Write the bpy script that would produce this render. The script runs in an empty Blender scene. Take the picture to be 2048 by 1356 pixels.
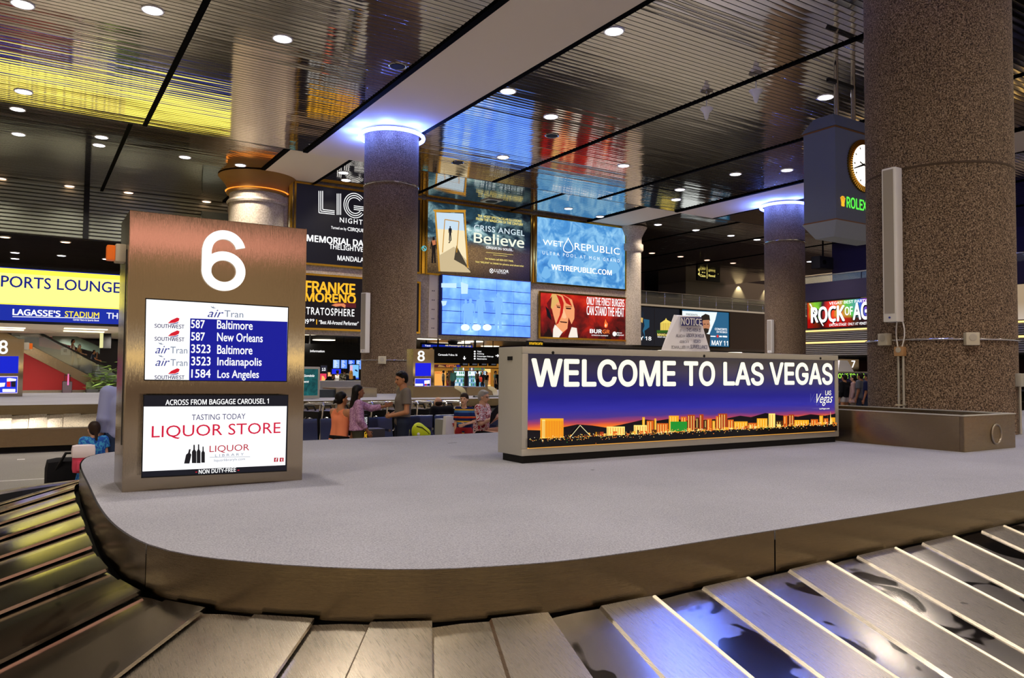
import bpy, bmesh, math, random
import numpy as np
from mathutils import Vector, Matrix
random.seed(7)
C = bpy.context.scene.collection
SC = bpy.context.scene
RAD = math.radians

# ------------------------------------------------------------------ camera
EYE = 1.70
FPX = 1534.0
YAW, PITCH, ROLL = RAD(32.37), RAD(2.38), RAD(0.463)
FW = np.array([math.sin(YAW)*math.cos(PITCH), math.cos(YAW)*math.cos(PITCH), math.sin(PITCH)])
_r = np.array([math.cos(YAW), -math.sin(YAW), 0.0]); _u = np.cross(_r, FW)
RT = _r*math.cos(ROLL)+_u*math.sin(ROLL)
UP = -_r*math.sin(ROLL)+_u*math.cos(ROLL)
cd = bpy.data.cameras.new('camera'); cam = bpy.data.objects.new('camera', cd); C.objects.link(cam)
cd.sensor_width = 36.0; cd.lens = FPX/2048*36.0; cd.clip_start = 0.05; cd.clip_end = 400
cam.matrix_world = Matrix(((RT[0], UP[0], -FW[0], 0), (RT[1], UP[1], -FW[1], 0), (RT[2], UP[2], -FW[2], EYE), (0, 0, 0, 1)))
SC.camera = cam

# ------------------------------------------------------------------ world and view
w = bpy.data.worlds.new('world'); SC.world = w; w.use_nodes = True
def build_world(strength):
    """stand-in for the unseen terminal: made-up colour bands for ambient light and steel reflections"""
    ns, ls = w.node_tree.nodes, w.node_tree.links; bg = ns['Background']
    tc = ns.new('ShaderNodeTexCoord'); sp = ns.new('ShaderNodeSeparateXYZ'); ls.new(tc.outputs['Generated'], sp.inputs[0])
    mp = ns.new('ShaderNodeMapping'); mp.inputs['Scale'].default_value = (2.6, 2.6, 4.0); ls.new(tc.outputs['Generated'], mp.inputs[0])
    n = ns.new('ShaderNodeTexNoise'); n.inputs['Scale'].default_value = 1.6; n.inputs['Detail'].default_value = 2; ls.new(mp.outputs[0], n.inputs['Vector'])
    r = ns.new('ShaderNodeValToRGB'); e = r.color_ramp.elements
    stops = ((.0, (.5, .42, .33)), (.235, (.55, .46, .36)), (.25, (2.0, 1.5, .6)), (.27, (1.4, 1.1, .6)), (.29, (.55, .5, .46)), (.36, (.26, .19, .12)), (.60, (.30, .21, .13)), (.63, (1.2, .55, .5)), (.70, (.9, .45, .38)), (.74, (.36, .28, .22)), (1.0, (.22, .18, .15)))  # amber and pink stops invented for reflections in the steel pillar
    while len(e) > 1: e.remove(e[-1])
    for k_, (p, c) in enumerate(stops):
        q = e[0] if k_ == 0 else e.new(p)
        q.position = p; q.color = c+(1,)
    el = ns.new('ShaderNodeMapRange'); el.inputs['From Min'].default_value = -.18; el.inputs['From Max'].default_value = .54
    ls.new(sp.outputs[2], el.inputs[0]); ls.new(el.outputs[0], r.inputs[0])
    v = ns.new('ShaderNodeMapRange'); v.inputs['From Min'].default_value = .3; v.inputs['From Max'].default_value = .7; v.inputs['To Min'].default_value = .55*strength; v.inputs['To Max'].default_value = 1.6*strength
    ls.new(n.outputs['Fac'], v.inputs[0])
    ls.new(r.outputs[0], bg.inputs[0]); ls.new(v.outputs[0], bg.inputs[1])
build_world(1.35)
SC.view_settings.view_transform = 'Standard'; SC.view_settings.look = 'None'
SC.view_settings.gamma = 1.0; SC.view_settings.use_curve_mapping = False
SC.view_settings.exposure = 0.0
SC.cycles.sample_clamp_indirect = 6.0
SC.cycles.max_bounces = 6

# hall dimensions
Z_NEAR, Z_FAR, Y_STEP, Y_WALL = 10.2, 10.9, 29.4, 36.9
DECK = 0.89

def lamp(x, y, z, watts, size=0.18, color=(1, .9, .78), angle=125):  # serves the downlights and the lamps added without fixtures
    d = bpy.data.lights.new('downlight_and_fill_lamp', 'SPOT'); d.energy = watts*2.35; d.color = color
    d.spot_size = RAD(angle); d.spot_blend = 1.0; d.shadow_soft_size = size
    o = bpy.data.objects.new('downlight_and_fill_lamp', d); o.location = (x, y, z); C.objects.link(o)
    return o

# ------------------------------------------------------------------ projection helper: a photo pixel on a plane of the hall
def ray(px, py): return FW+RT*(px-1024)/FPX-UP*(py-678)/FPX
def at(px, py, X=None, Y=None, Z=None):
    d = ray(px, py)
    t = X/d[0] if X is not None else (Y/d[1] if Y is not None else (Z-EYE)/d[2])
    p = d*t
    return Vector((p[0], p[1], p[2]+EYE))

# ------------------------------------------------------------------ materials
def lin(c):
    if isinstance(c, str):
        c = tuple(int(c[i:i+2], 16)/255 for i in (0, 2, 4))
    return tuple((v/12.92 if v <= .04045 else ((v+.055)/1.055)**2.4) for v in c[:3])+(1.0,)
MATS = {}
def pbr(name, col, rough=.6, metal=0.0, spec=.5, emit=None, es=1.0):
    if name in MATS: return MATS[name]
    m = bpy.data.materials.new(name); m.use_nodes = True
    b = m.node_tree.nodes['Principled BSDF']
    b.inputs['Base Color'].default_value = lin(col); b.inputs['Roughness'].default_value = rough
    b.inputs['Metallic'].default_value = metal; b.inputs['Specular IOR Level'].default_value = spec
    if emit is not None:
        b.inputs['Emission Color'].default_value = lin(emit); b.inputs['Emission Strength'].default_value = es
    MATS[name] = m
    return m
def glow(col, s=1.0, rough=.35):
    """lit graphic: dark base with its own light"""
    return pbr('glow_%s_%.2f' % (col, s), '000000', rough, 0, .25, col, s)
def nt(m): return m.node_tree.nodes, m.node_tree.links, m.node_tree.nodes['Principled BSDF']
def N(ns, t, **k):
    n = ns.new(t)
    for a, v in k.items(): setattr(n, a, v)
    return n
def ramp(ns, stops, interp='LINEAR'):
    r = ns.new('ShaderNodeValToRGB'); r.color_ramp.interpolation = interp
    e = r.color_ramp.elements
    while len(e) > 1: e.remove(e[-1])
    for i, (p, c) in enumerate(stops):
        q = e[0] if i == 0 else e.new(p)
        q.position = p; q.color = lin(c) if isinstance(c, (str, tuple)) else (c, c, c, 1)
    return r
def coords(ns, ls, scale=(1, 1, 1), kind='Object'):
    t = ns.new('ShaderNodeTexCoord'); mp = ns.new('ShaderNodeMapping'); mp.inputs['Scale'].default_value = scale
    ls.new(t.outputs[kind], mp.inputs['Vector']); return mp.outputs[0]
def noise(ns, ls, vec, scale=5, detail=3, rough=.5, dist=0):
    n = ns.new('ShaderNodeTexNoise'); n.inputs['Scale'].default_value = scale; n.inputs['Detail'].default_value = detail
    n.inputs['Roughness'].default_value = rough; n.inputs['Distortion'].default_value = dist
    ls.new(vec, n.inputs['Vector']); return n.outputs['Fac']
def mathn(ns, ls, op, a, b=None, c=None):
    n = ns.new('ShaderNodeMath'); n.operation = op
    for i, v in enumerate((a, b, c)):
        if v is None: continue
        if hasattr(v, 'is_linked') or hasattr(v, 'links'): ls.new(v, n.inputs[i])
        else: n.inputs[i].default_value = v
    return n.outputs[0]
def bump(ns, ls, b, h, strength=.3, dist=.01):
    n = ns.new('ShaderNodeBump'); n.inputs['Strength'].default_value = strength; n.inputs['Distance'].default_value = dist
    ls.new(h, n.inputs['Height']); ls.new(n.outputs[0], b.inputs['Normal'])

def m_speckle(name, cols, scale, rough=.85, bs=.5, bd=.02):
    m = pbr(name, '808080', rough); ns, ls, b = nt(m)
    v = coords(ns, ls); f = noise(ns, ls, v, scale, 2, .6); g = noise(ns, ls, v, .9, 3, .6)
    r = ramp(ns, cols); ls.new(f, r.inputs[0])
    mx = N(ns, 'ShaderNodeMixRGB', blend_type='MULTIPLY'); mx.inputs[0].default_value = .35
    r2 = ramp(ns, [(.3, .65), (.7, 1.15)]); ls.new(g, r2.inputs[0])
    ls.new(r.outputs[0], mx.inputs[1]); ls.new(r2.outputs[0], mx.inputs[2]); ls.new(mx.outputs[0], b.inputs['Base Color'])
    bump(ns, ls, b, f, bs, bd); return m
def m_brushed(name, col, rough=.28, stretch=(1, 1, 60), scale=8, amt=.12, bstr=.06):
    m = pbr(name, col, rough, 1.0); ns, ls, b = nt(m)
    v = coords(ns, ls, stretch); f = noise(ns, ls, v, scale, 4, .65)
    mr = ns.new('ShaderNodeMapRange'); mr.inputs['To Min'].default_value = max(.03, rough-amt); mr.inputs['To Max'].default_value = rough+amt
    ls.new(f, mr.inputs[0]); ls.new(mr.outputs[0], b.inputs['Roughness'])
    bump(ns, ls, b, f, bstr, .01); return m

def m_ceiling():
    """polished linear metal pans: slats along X with a dark reveal between them"""
    m = pbr('mirror_slat_ceiling', '9a958c', .07, 1.0); ns, ls, b = nt(m)
    tc = ns.new('ShaderNodeTexCoord'); sp = ns.new('ShaderNodeSeparateXYZ'); ls.new(tc.outputs['Object'], sp.inputs[0])
    y = mathn(ns, ls, 'DIVIDE', sp.outputs[1], .19)
    fr = mathn(ns, ls, 'FRACT', y); fl = mathn(ns, ls, 'FLOOR', y)
    gap = mathn(ns, ls, 'LESS_THAN', fr, .14)
    cb = ns.new('ShaderNodeCombineXYZ')
    ls.new(mathn(ns, ls, 'MULTIPLY', sp.outputs[0], .22), cb.inputs[0]); ls.new(mathn(ns, ls, 'MULTIPLY', fl, 3.7), cb.inputs[1])
    wav = noise(ns, ls, cb.outputs[0], 1.0, 2, .5)
    # each slat is tilted a touch on its own and slightly bowed across
    tilt = mathn(ns, ls, 'MULTIPLY', mathn(ns, ls, 'SUBTRACT', wav, .5), mathn(ns, ls, 'SUBTRACT', fr, .5))
    c2 = mathn(ns, ls, 'SUBTRACT', fr, .58); bow = mathn(ns, ls, 'MULTIPLY', mathn(ns, ls, 'MULTIPLY', c2, c2), .10)
    h = mathn(ns, ls, 'ADD', mathn(ns, ls, 'MULTIPLY', tilt, .42), bow)
    bump(ns, ls, b, h, 1.0, .042)
    mx = N(ns, 'ShaderNodeMixRGB'); mx.inputs[1].default_value = lin('d6cec2'); mx.inputs[2].default_value = lin('0c0b0a')
    ls.new(gap, mx.inputs[0]); ls.new(mx.outputs[0], b.inputs['Base Color'])
    ls.new(mathn(ns, ls, 'ADD', mathn(ns, ls, 'MULTIPLY', gap, .5), .06), b.inputs['Roughness'])
    return m

def m_plate(name, base, dark, lo, hi, wear=.555, grain=(160, 4, 4), bs=.02):
    """scuffed stainless plate: brushed grain plus polished smears with edges of their own"""
    m = pbr(name, base, .3, 1.0); ns, ls, b = nt(m)
    gv = coords(ns, ls, grain); g = noise(ns, ls, gv, 2, 4, .7)
    v = coords(ns, ls, (1, 1, 1)); s = noise(ns, ls, v, 3.2, 2, .5, .8)
    st = ramp(ns, [(wear, 0.0), (wear+.03, 1.0)]); ls.new(s, st.inputs[0])
    mr = ns.new('ShaderNodeMapRange'); mr.inputs['To Min'].default_value = lo; mr.inputs['To Max'].default_value = hi
    ls.new(g, mr.inputs[0])
    ra = mathn(ns, ls, 'SUBTRACT', mr.outputs[0], mathn(ns, ls, 'MULTIPLY', st.outputs[0], lo*.6))
    ls.new(ra, b.inputs['Roughness'])
    mx = N(ns, 'ShaderNodeMixRGB'); mx.inputs[1].default_value = lin(base); mx.inputs[2].default_value = lin(dark)
    ls.new(mathn(ns, ls, 'MULTIPLY', st.outputs[0], .75), mx.inputs[0]); ls.new(mx.outputs[0], b.inputs['Base Color'])
    if bs: bump(ns, ls, b, g, bs, .01)
    return m

M_CEIL = m_ceiling()
M_PLATE_P = m_plate('conveyor_plate_polished', 'b8b0a2', '8a8276', .09, .20, .62, (5, 150, 5), .012)
M_COL = m_speckle('exposed_aggregate', [(.36, '1c140e'), (.46, '604b38'), (.58, '8a745e'), (.72, 'b29d86')], 58, .9, .5, .015)
M_CARPET = m_speckle('grey_deck_carpet', [(.3, '706f75'), (.7, '9a999f')], 120, .95, .3, .004)
M_STEEL = m_brushed('brushed_steel', 'a39a8c', .30, (1, 1, 60), 6)
M_STEELH = m_brushed('brushed_steel_band', '94836a', .20, (2.0, 2.0, 110), 5, .06, .30)
M_SKIRT = m_brushed('brushed_skirt_steel', '82755f', .15, (1.0, 1.0, 140), 5, .05, .12)
M_PLATE_A = m_plate('conveyor_plate_steel', 'd0c5b3', 'b0a698', .23, .33, .72, (220, 5, 5), 0)
M_PLATE_B = m_plate('conveyor_plate_scuffed', 'b8b0a6', '4e4a48', .17, .29, .555, (220, 5, 5), 0)
M_ALU = pbr('satin_aluminium', 'b9b6ac', .45, .55)
M_BEIGE = pbr('beige_plaster', 'eadccb', .9)
M_STONE = m_speckle('travertine_cladding', [(.3, 'a59580'), (.7, 'd0c2ad')], 14, .7, .1, .01)
M_BLACK = pbr('black_matte', '0b0b0c', .6, 0, .25)
M_VOID = pbr('black_reveal', '020202', .9, 0, .05)
M_DARK = pbr('dark_grey', '232224', .6)
M_RUBBER = pbr('black_rubber', '101010', .5)
M_CREAM = pbr('cream_lip_strip', 'f3ead2', .35)
M_WHITE = pbr('white_paint', 'e6e4e2', .5)
M_OFFW = pbr('ivory_plastic', 'c9c1ab', .5)
M_GOLD = pbr('polished_brass', 'c79a3a', .18, 1.0)
M_FLOOR = m_speckle('grey_terrazzo_floor', [(.3, '6f6c66'), (.7, '97938c')], 60, .45, .05, .003)
M_CHROME = pbr('chrome', 'd0d0d0', .12, 1.0)
M_ORANGE = pbr('orange_lens', 'd8620c', .3, 0, .5, 'd8620c', .35)
M_NAVYV = pbr('navy_vinyl', '1e2742', .4)
M_MAROON = pbr('maroon_wall', '3b1a24', .8)
M_RED = pbr('red_wall', '9c1418', .7)
M_WOODT = pbr('warm_wood', 'b07a35', .6)
M_GLASS = pbr('rail_glass', 'd8e2e2', .05, 0, .5)
_b = M_GLASS.node_tree.nodes['Principled BSDF']; _b.inputs['Transmission Weight'].default_value = .9

# ------------------------------------------------------------------ objects
def tag(o, label=None, cat=None, group=None, kind=None):
    if label: o['label'] = label
    if cat: o['category'] = cat
    if group: o['group'] = group
    if kind: o['kind'] = kind
    return o
def root(name, label, cat, loc=(0, 0, 0), rz=0.0, group=None):
    o = bpy.data.objects.new(name, None); C.objects.link(o); o.location = loc; o.rotation_euler = (0, 0, rz)
    o.empty_display_size = .1
    return tag(o, label, cat, group)
def copy_tree(o, parent=None):
    c = o.copy(); C.objects.link(c); c.parent = parent
    for ch in list(o.children): copy_tree(ch, c)
    return c
class MB:
    def __init__(s): s.v = []; s.f = []; s.mi = []; s.cur = 0
    def add(s, vs, fs):
        n = len(s.v); s.v += [tuple(map(float, v)) for v in vs]
        for f in fs: s.f.append([i+n for i in f]); s.mi.append(s.cur)
        return s
    def mat(s, i): s.cur = i; return s
    def box(s, a, b, rot=None, c=None):
        x0, y0, z0 = a; x1, y1, z1 = b
        vs = [(x0, y0, z0), (x1, y0, z0), (x1, y1, z0), (x0, y1, z0), (x0, y0, z1), (x1, y0, z1), (x1, y1, z1), (x0, y1, z1)]
        if rot is not None:
            c = Vector(c) if c is not None else Vector(((x0+x1)/2, (y0+y1)/2, (z0+z1)/2))
            vs = [tuple(rot@(Vector(v)-c)+c) for v in vs]
        return s.add(vs, [(0, 3, 2, 1), (4, 5, 6, 7), (0, 1, 5, 4), (1, 2, 6, 5), (2, 3, 7, 6), (3, 0, 4, 7)])
    def bbox(s, a, b, r=.01):
        """box with chamfered vertical-plane edges (bevel through bmesh)"""
        bm = bmesh.new(); bmesh.ops.create_cube(bm, size=1)
        for v in bm.verts: v.co = Vector([(a[i]+b[i])/2+v.co[i]*(b[i]-a[i]) for i in range(3)])
        bmesh.ops.bevel(bm, geom=list(bm.edges), offset=r, segments=2, affect='EDGES', profile=.7)
        bm.verts.index_update()
        s.add([v.co for v in bm.verts], [[v.index for v in f.verts] for f in bm.faces]); bm.free(); return s
    def lathe(s, prof, c=(0, 0, 0), n=32, a0=0, a1=2*math.pi, axis='Z', caps=True):
        full = abs(a1-a0-2*math.pi) < 1e-6; m = n if full else n+1
        vs = []
        for r, z in prof:
            for i in range(m):
                a = a0+(a1-a0)*i/n; p = (r*math.cos(a), r*math.sin(a), z)
                if axis == 'Y': p = (p[0], p[2], p[1])
                if axis == 'X': p = (p[2], p[0], p[1])
                vs.append((p[0]+c[0], p[1]+c[1], p[2]+c[2]))
        fs = []
        for k in range(len(prof)-1):
            for i in range(n):
                j = (i+1) % m; q = [k*m+i, k*m+j, (k+1)*m+j, (k+1)*m+i]
                fs.append(q if axis != 'Y' else q[::-1])
        if caps and full:
            f0 = list(range(m)); f1 = [(len(prof)-1)*m+i for i in range(m)]
            if prof[0][0] > 1e-5: fs.append(f0[::-1] if axis != 'Y' else f0)
            if prof[-1][0] > 1e-5: fs.append(f1 if axis != 'Y' else f1[::-1])
        return s.add(vs, fs)
    def tube(s, pts, r, n=8, closed=False):
        pts = [Vector(p) for p in pts]; L = len(pts); rr = r if isinstance(r, (list, tuple)) else [r]*L
        vs = []; up = Vector((0, 0, 1)); prev = None
        for i, p in enumerate(pts):
            t = (pts[(i+1) % L]-pts[i-1]) if closed else (pts[min(i+1, L-1)]-pts[max(i-1, 0)])
            t.normalize()
            if prev is None: a = t.cross(up) if abs(t.z) < .95 else t.cross(Vector((1, 0, 0)))
            else: a = prev-t*prev.dot(t)
            if a.length < 1e-6: a = t.orthogonal()
            a.normalize(); prev = a; b2 = t.cross(a)
            for k in range(n):
                g = 2*math.pi*k/n; vs.append(p+(a*math.cos(g)+b2*math.sin(g))*rr[i])
        fs = []
        for i in range(L if closed else L-1):
            for k in range(n):
                i2 = (i+1) % L
                fs.append((i*n+k, i*n+(k+1) % n, i2*n+(k+1) % n, i2*n+k))
        if not closed:
            fs.append(tuple(range(n))[::-1]); fs.append(tuple((L-1)*n+k for k in range(n)))
        return s.add(vs, fs)
    def cyl(s, a, b, r, n=12): return s.tube([a, b], r, n)
    def sphere(s, c, r, n=12, m=8):
        rr = r if isinstance(r, (tuple, list)) else (r, r, r)
        vs = [(c[0], c[1], c[2]-rr[2])]
        for j in range(1, m):
            t = math.pi*j/m
            for i in range(n):
                a = 2*math.pi*i/n; vs.append((c[0]+rr[0]*math.sin(t)*math.cos(a), c[1]+rr[1]*math.sin(t)*math.sin(a), c[2]-rr[2]*math.cos(t)))
        vs.append((c[0], c[1], c[2]+rr[2])); fs = []
        for i in range(n): fs.append((0, 1+(i+1) % n, 1+i))
        for j in range(m-2):
            for i in range(n):
                o = 1+j*n; fs.append((o+i, o+(i+1) % n, o+n+(i+1) % n, o+n+i))
        o = 1+(m-2)*n; top = len(vs)-1
        for i in range(n): fs.append((o+i, o+(i+1) % n, top))
        return s.add(vs, fs)
    def prism(s, poly, z0, z1, axis='Z'):
        """extrude a polygon: axis Z -> poly in XY; axis Y -> poly in XZ extruded over Y; axis X -> poly in YZ"""
        n = len(poly)
        def P(p, h): return (p[0], p[1], h) if axis == 'Z' else ((p[0], h, p[1]) if axis == 'Y' else (h, p[0], p[1]))
        vs = [P(p, z0) for p in poly]+[P(p, z1) for p in poly]
        fs = [tuple(range(n))[::-1], tuple(range(n, 2*n))]+[(i, (i+1) % n, n+(i+1) % n, n+i) for i in range(n)]
        return s.add(vs, fs)
    def build(s, name, mats, parent=None, smooth=None, label=None):
        me = bpy.data.meshes.new(name); me.from_pydata(s.v, [], s.f)
        ms = mats if isinstance(mats, (list, tuple)) else [mats]
        for m in ms: me.materials.append(m)
        if len(ms) > 1: me.polygons.foreach_set('material_index', s.mi)
        bm = bmesh.new(); bm.from_mesh(me); bmesh.ops.recalc_face_normals(bm, faces=bm.faces)
        bm.to_mesh(me); bm.free()
        if smooth:
            for p in me.polygons: p.use_smooth = True
            if smooth < 179: me.set_sharp_from_angle(angle=RAD(smooth))
        o = bpy.data.objects.new(name, me); C.objects.link(o)
        if parent is not None: o.parent = parent
        if label: o['label'] = label
        return o
def struct(name, mb, m, smooth=None):
    return tag(mb.build(name, m, None, smooth), kind='structure')

# ------------------------------------------------------------------ lettering
def bundled(fn):
    try: return bpy.data.fonts.load(bpy.utils.system_resource('DATAFILES', path='fonts')+'/'+fn)
    except Exception: return None
FONT_GROT, FONT_SANS = bundled('Inter.woff2'), bundled('NotoSansHebrew-Regular.woff2')
def text_mesh(s, bold=.02, shear=0.0, space=1.0):
    cu = bpy.data.curves.new('lettering', 'FONT'); cu.body = s
    ft = FONT_GROT if s in ('WELCOME', 'TO', 'LAS', 'VEGAS', '8', '7', '13') else (FONT_SANS if bold >= .03 else None)
    if ft: cu.font = ft
    heavy = max(0.0, bold-.004)*.6; cu.offset = 0.0; cu.shear = shear; cu.resolution_u = 3; cu.space_character = space; cu.fill_mode = 'FRONT'
    o = bpy.data.objects.new('lettering', cu); C.objects.link(o)
    dg = bpy.context.evaluated_depsgraph_get(); me = bpy.data.meshes.new_from_object(o.evaluated_get(dg))
    bpy.data.objects.remove(o); bpy.data.curves.remove(cu)
    if heavy > 0:      # a heavier weight: the same outlines laid over each other, shifted by the extra stroke
        bm = bmesh.new(); bm.from_mesh(me); base = list(bm.faces)
        for q_, (dx, dy) in enumerate(((heavy, 0), (-heavy, 0), (0, heavy*.8), (0, -heavy*.8), (heavy*.7, heavy*.55), (-heavy*.7, heavy*.55), (heavy*.7, -heavy*.55), (-heavy*.7, -heavy*.55))):
            g = bmesh.ops.duplicate(bm, geom=base)
            bmesh.ops.translate(bm, verts=[e for e in g['geom'] if isinstance(e, bmesh.types.BMVert)], vec=(dx, dy, (q_+1)*.0002))
        bm.to_mesh(me); bm.free()
    return me
def bounds(me):
    n = len(me.vertices); a = np.empty(n*3); me.vertices.foreach_get('co', a); a = a.reshape(-1, 3)
    return a
def put_text(s, parent, m, x0, x1, z0, z1, y, bold=.02, shear=0.0, space=1.0, prefix=None, name='lettering', thick=.0):
    """set the line so that it (or its prefix) fills x0..x1, z0..z1 of the parent's XZ plane, reading from -Y"""
    me = text_mesh(s, bold, shear, space); a = bounds(me)
    if len(a) == 0: return None
    ref = a
    if prefix:
        m2 = text_mesh(prefix, bold, shear, space); ref = bounds(m2).copy(); bpy.data.meshes.remove(m2)
    mn, mxx = ref.min(0), ref.max(0)
    X = x0+(a[:, 0]-mn[0])/(mxx[0]-mn[0])*(x1-x0); Zc = z0+(a[:, 1]-mn[1])/(mxx[1]-mn[1])*(z1-z0)
    out = np.stack([X, y-a[:, 2], Zc], 1)
    me.vertices.foreach_set('co', out.ravel()); me.update(); me.materials.clear(); me.materials.append(m)
    o = bpy.data.objects.new(name, me); C.objects.link(o); o.parent = parent
    if thick:
        md = o.modifiers.new('thickness', 'SOLIDIFY'); md.thickness = thick; md.offset = 0
    return o

class Panel:
    """a flat upright face in the hall: local x to the reader's right, z up, -y towards the reader"""
    def __init__(s, r, axis='Y', y=0.0):
        s.r = r; s.O = Vector(r.location); s.axis = axis; s.y = y; s.k = 0
    def L(s, px, py):
        if s.axis == 'Y': p = at(px, py, Y=s.O.y+s.y); return (p.x-s.O.x, p.z-s.O.z)
        p = at(px, py, X=s.O.x+s.y); return (s.O.y-p.y, p.z-s.O.z)
    def step(s):
        s.k += 1; return s.y-.004-.0015*s.k
    def text(s, st, xl, xr, yt, yb, m, bold=.02, shear=0.0, space=1.0, prefix=None, name='lettering'):
        """xl..xr, top and base line measured at the middle of the line"""
        xm = (xl+xr)/2; ym = (yt+yb)/2
        x0 = s.L(xl, ym)[0]; x1 = s.L(xr, ym)[0]; z1 = s.L(xm, yt)[1]; z0 = s.L(xm, yb)[1]
        return put_text(st, s.r, m, x0, x1, z0, z1, s.step(), bold, shear, space, prefix, name)
    def poly(s, name, polys, m, parent=None):
        """polys: list of pixel outlines"""
        y = s.step(); mb = MB(); o = None
        for pl in polys:
            q = [s.L(*p) for p in pl]; mb.add([(a, y, b) for a, b in q], [list(range(len(q)))])
            if len(polys) <= 24: o = mb.build(name, m, parent or s.r); mb = MB()
        if len(polys) > 24: o = tag(mb.build(name, m, parent or s.r), kind='stuff')
        return o
    def strip(s, name, lines, wpx, m):
        y = s.step(); o = None
        for ln in lines:
            mb = MB(); q = [Vector(s.L(*p)) for p in ln]
            for a, b in zip(q, q[1:]):
                d = (b-a).normalized(); n = Vector((-d.y, d.x))*wpx/2
                mb.add([(p.x, y, p.y) for p in (a-n, b-n, b+n, a+n)], [(0, 1, 2, 3)])
            o = mb.build(name, m, s.r)
        return o
# ================================================================== the hall shell
struct('floor', MB().box((-60, -40, -.2), (110, 110, 0)), M_FLOOR)
BEAMS = [(9.06, 11.71), (28.9, 31.6)]
JOINTS = [-1.6, 3.3, 17.58, 23.6, 36.6, 42.0]
def ceil_bay(x0, x1, y0, y1, z): struct('ceiling', MB().box((x0, y0, z), (x1, y1, z+.12)), M_CEIL)
xs = [-24, 9.06, 11.71, 28.9, 31.6, 52]
for x0, x1 in ((-24, 9.06), (11.71, 28.9), (31.6, 52)):
    ceil_bay(x0, x1, -14, Y_STEP, Z_NEAR)
ceil_bay(-24, 9.06, Y_STEP, 45, Z_FAR); ceil_bay(11.71, 28.9, Y_STEP, Y_WALL, Z_FAR); ceil_bay(31.6, 62, Y_STEP, 62, Z_FAR)
struct('trim_1', MB().box((9.06, -14, Z_NEAR-.05), (11.71, Y_STEP, Z_NEAR+.2)), M_BEIGE)
struct('trim_2', MB().box((28.9, -14, Z_NEAR-.05), (31.6, Y_STEP, Z_NEAR+.2)), M_BEIGE)
struct('trim_3', MB().box((9.06, Y_STEP, Z_FAR-.05), (11.71, Y_WALL, Z_FAR+.2)), M_BEIGE)
struct('trim_4', MB().box((28.9, Y_STEP, Z_FAR-.05), (31.6, 44, Z_FAR+.2)), M_BEIGE)
k = 5
def reveal(x, y0, y1, z, wd=.07):
    global k
    struct('trim_%d' % k, MB().box((x-wd, y0, z-.035), (x+wd, y1, z+.02)), M_VOID); k += 1
for x in JOINTS: reveal(x, -14, Y_STEP, Z_NEAR)
for x in (9.0, 11.77, 28.84, 31.66): reveal(x, -14, Y_STEP, Z_NEAR-.02, .09)
for x in (-1.6, 3.1): reveal(x, Y_STEP, 45, Z_FAR)
for x in (17.0, 23.3): reveal(x, Y_STEP, Y_WALL, Z_FAR)
for x in (36.6, 42.0, 48): reveal(x, Y_STEP, 62, Z_FAR)
for x in (9.0, 11.77, 28.84, 31.66): reveal(x, Y_STEP, Y_WALL if x > 9.5 and x < 31 else 44, Z_FAR-.02, .09)
# closing riser between the two ceiling levels
struct('trim_%d' % k, MB().box((-24, Y_STEP-.02, Z_NEAR), (62, Y_STEP+.06, Z_FAR+.2)), M_DARK); k += 1

# billboard wall over the open lower hall
struct('wall_back', MB().box((9.6, Y_WALL, 3.42), (32.6, Y_WALL+.9, 11.1)), M_STONE)
# lower hall behind it: soffit, rear wall
struct('ceiling', MB().box((9.6, Y_WALL+.9, 3.75), (33.2, 66, 4.0)), pbr('soffit_metal', '8a8074', .25, .8))
struct('wall_rear', MB().box((-30, 66, 0), (95, 66.4, 12)), M_DARK)
# left: slatted bulkhead stepping down to a lower slatted ceiling, slab edge below
struct('wall_bulkhead', MB().box((-30, 45, 8.3), (9.7, 45.3, 11.1)), pbr('dark_slat_bulkhead', '4a4a42', .3, .8))
mbs = MB()
for i in range(14): mbs.box((-30, 44.9, 8.34+i*.19), (9.7, 45, 8.46+i*.19))
struct('trim_%d' % k, mbs, pbr('bulkhead_slats', '8f9384', .4, .4)); k += 1
struct('trim_%d' % k, MB().box((2.3, 44.8, 8.3), (2.55, 45, 11)), M_BLACK); k += 1
struct('ceiling', MB().box((-30, 45.3, 8.3), (9.7, 58, 8.42)), M_CEIL)
struct('trim_%d' % k, MB().box((8.0, 44.75, 8.9), (9.4, 44.98, 10.4)), pbr('grey_panel', '57605c', .5)); k += 1
struct('wall_left', MB().box((-30, 58, 0), (9.7, 58.3, 11)), pbr('back_wall_dark', '3a3436', .7))
struct('trim_%d' % k, MB().box((-30, 44.2, 3.55), (9.6, 57, 4.35)), M_BEIGE); k += 1
struct('wall_side', MB().box((9.4, Y_WALL, 3.6), (9.7, 58, 11)), M_STONE)
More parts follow.
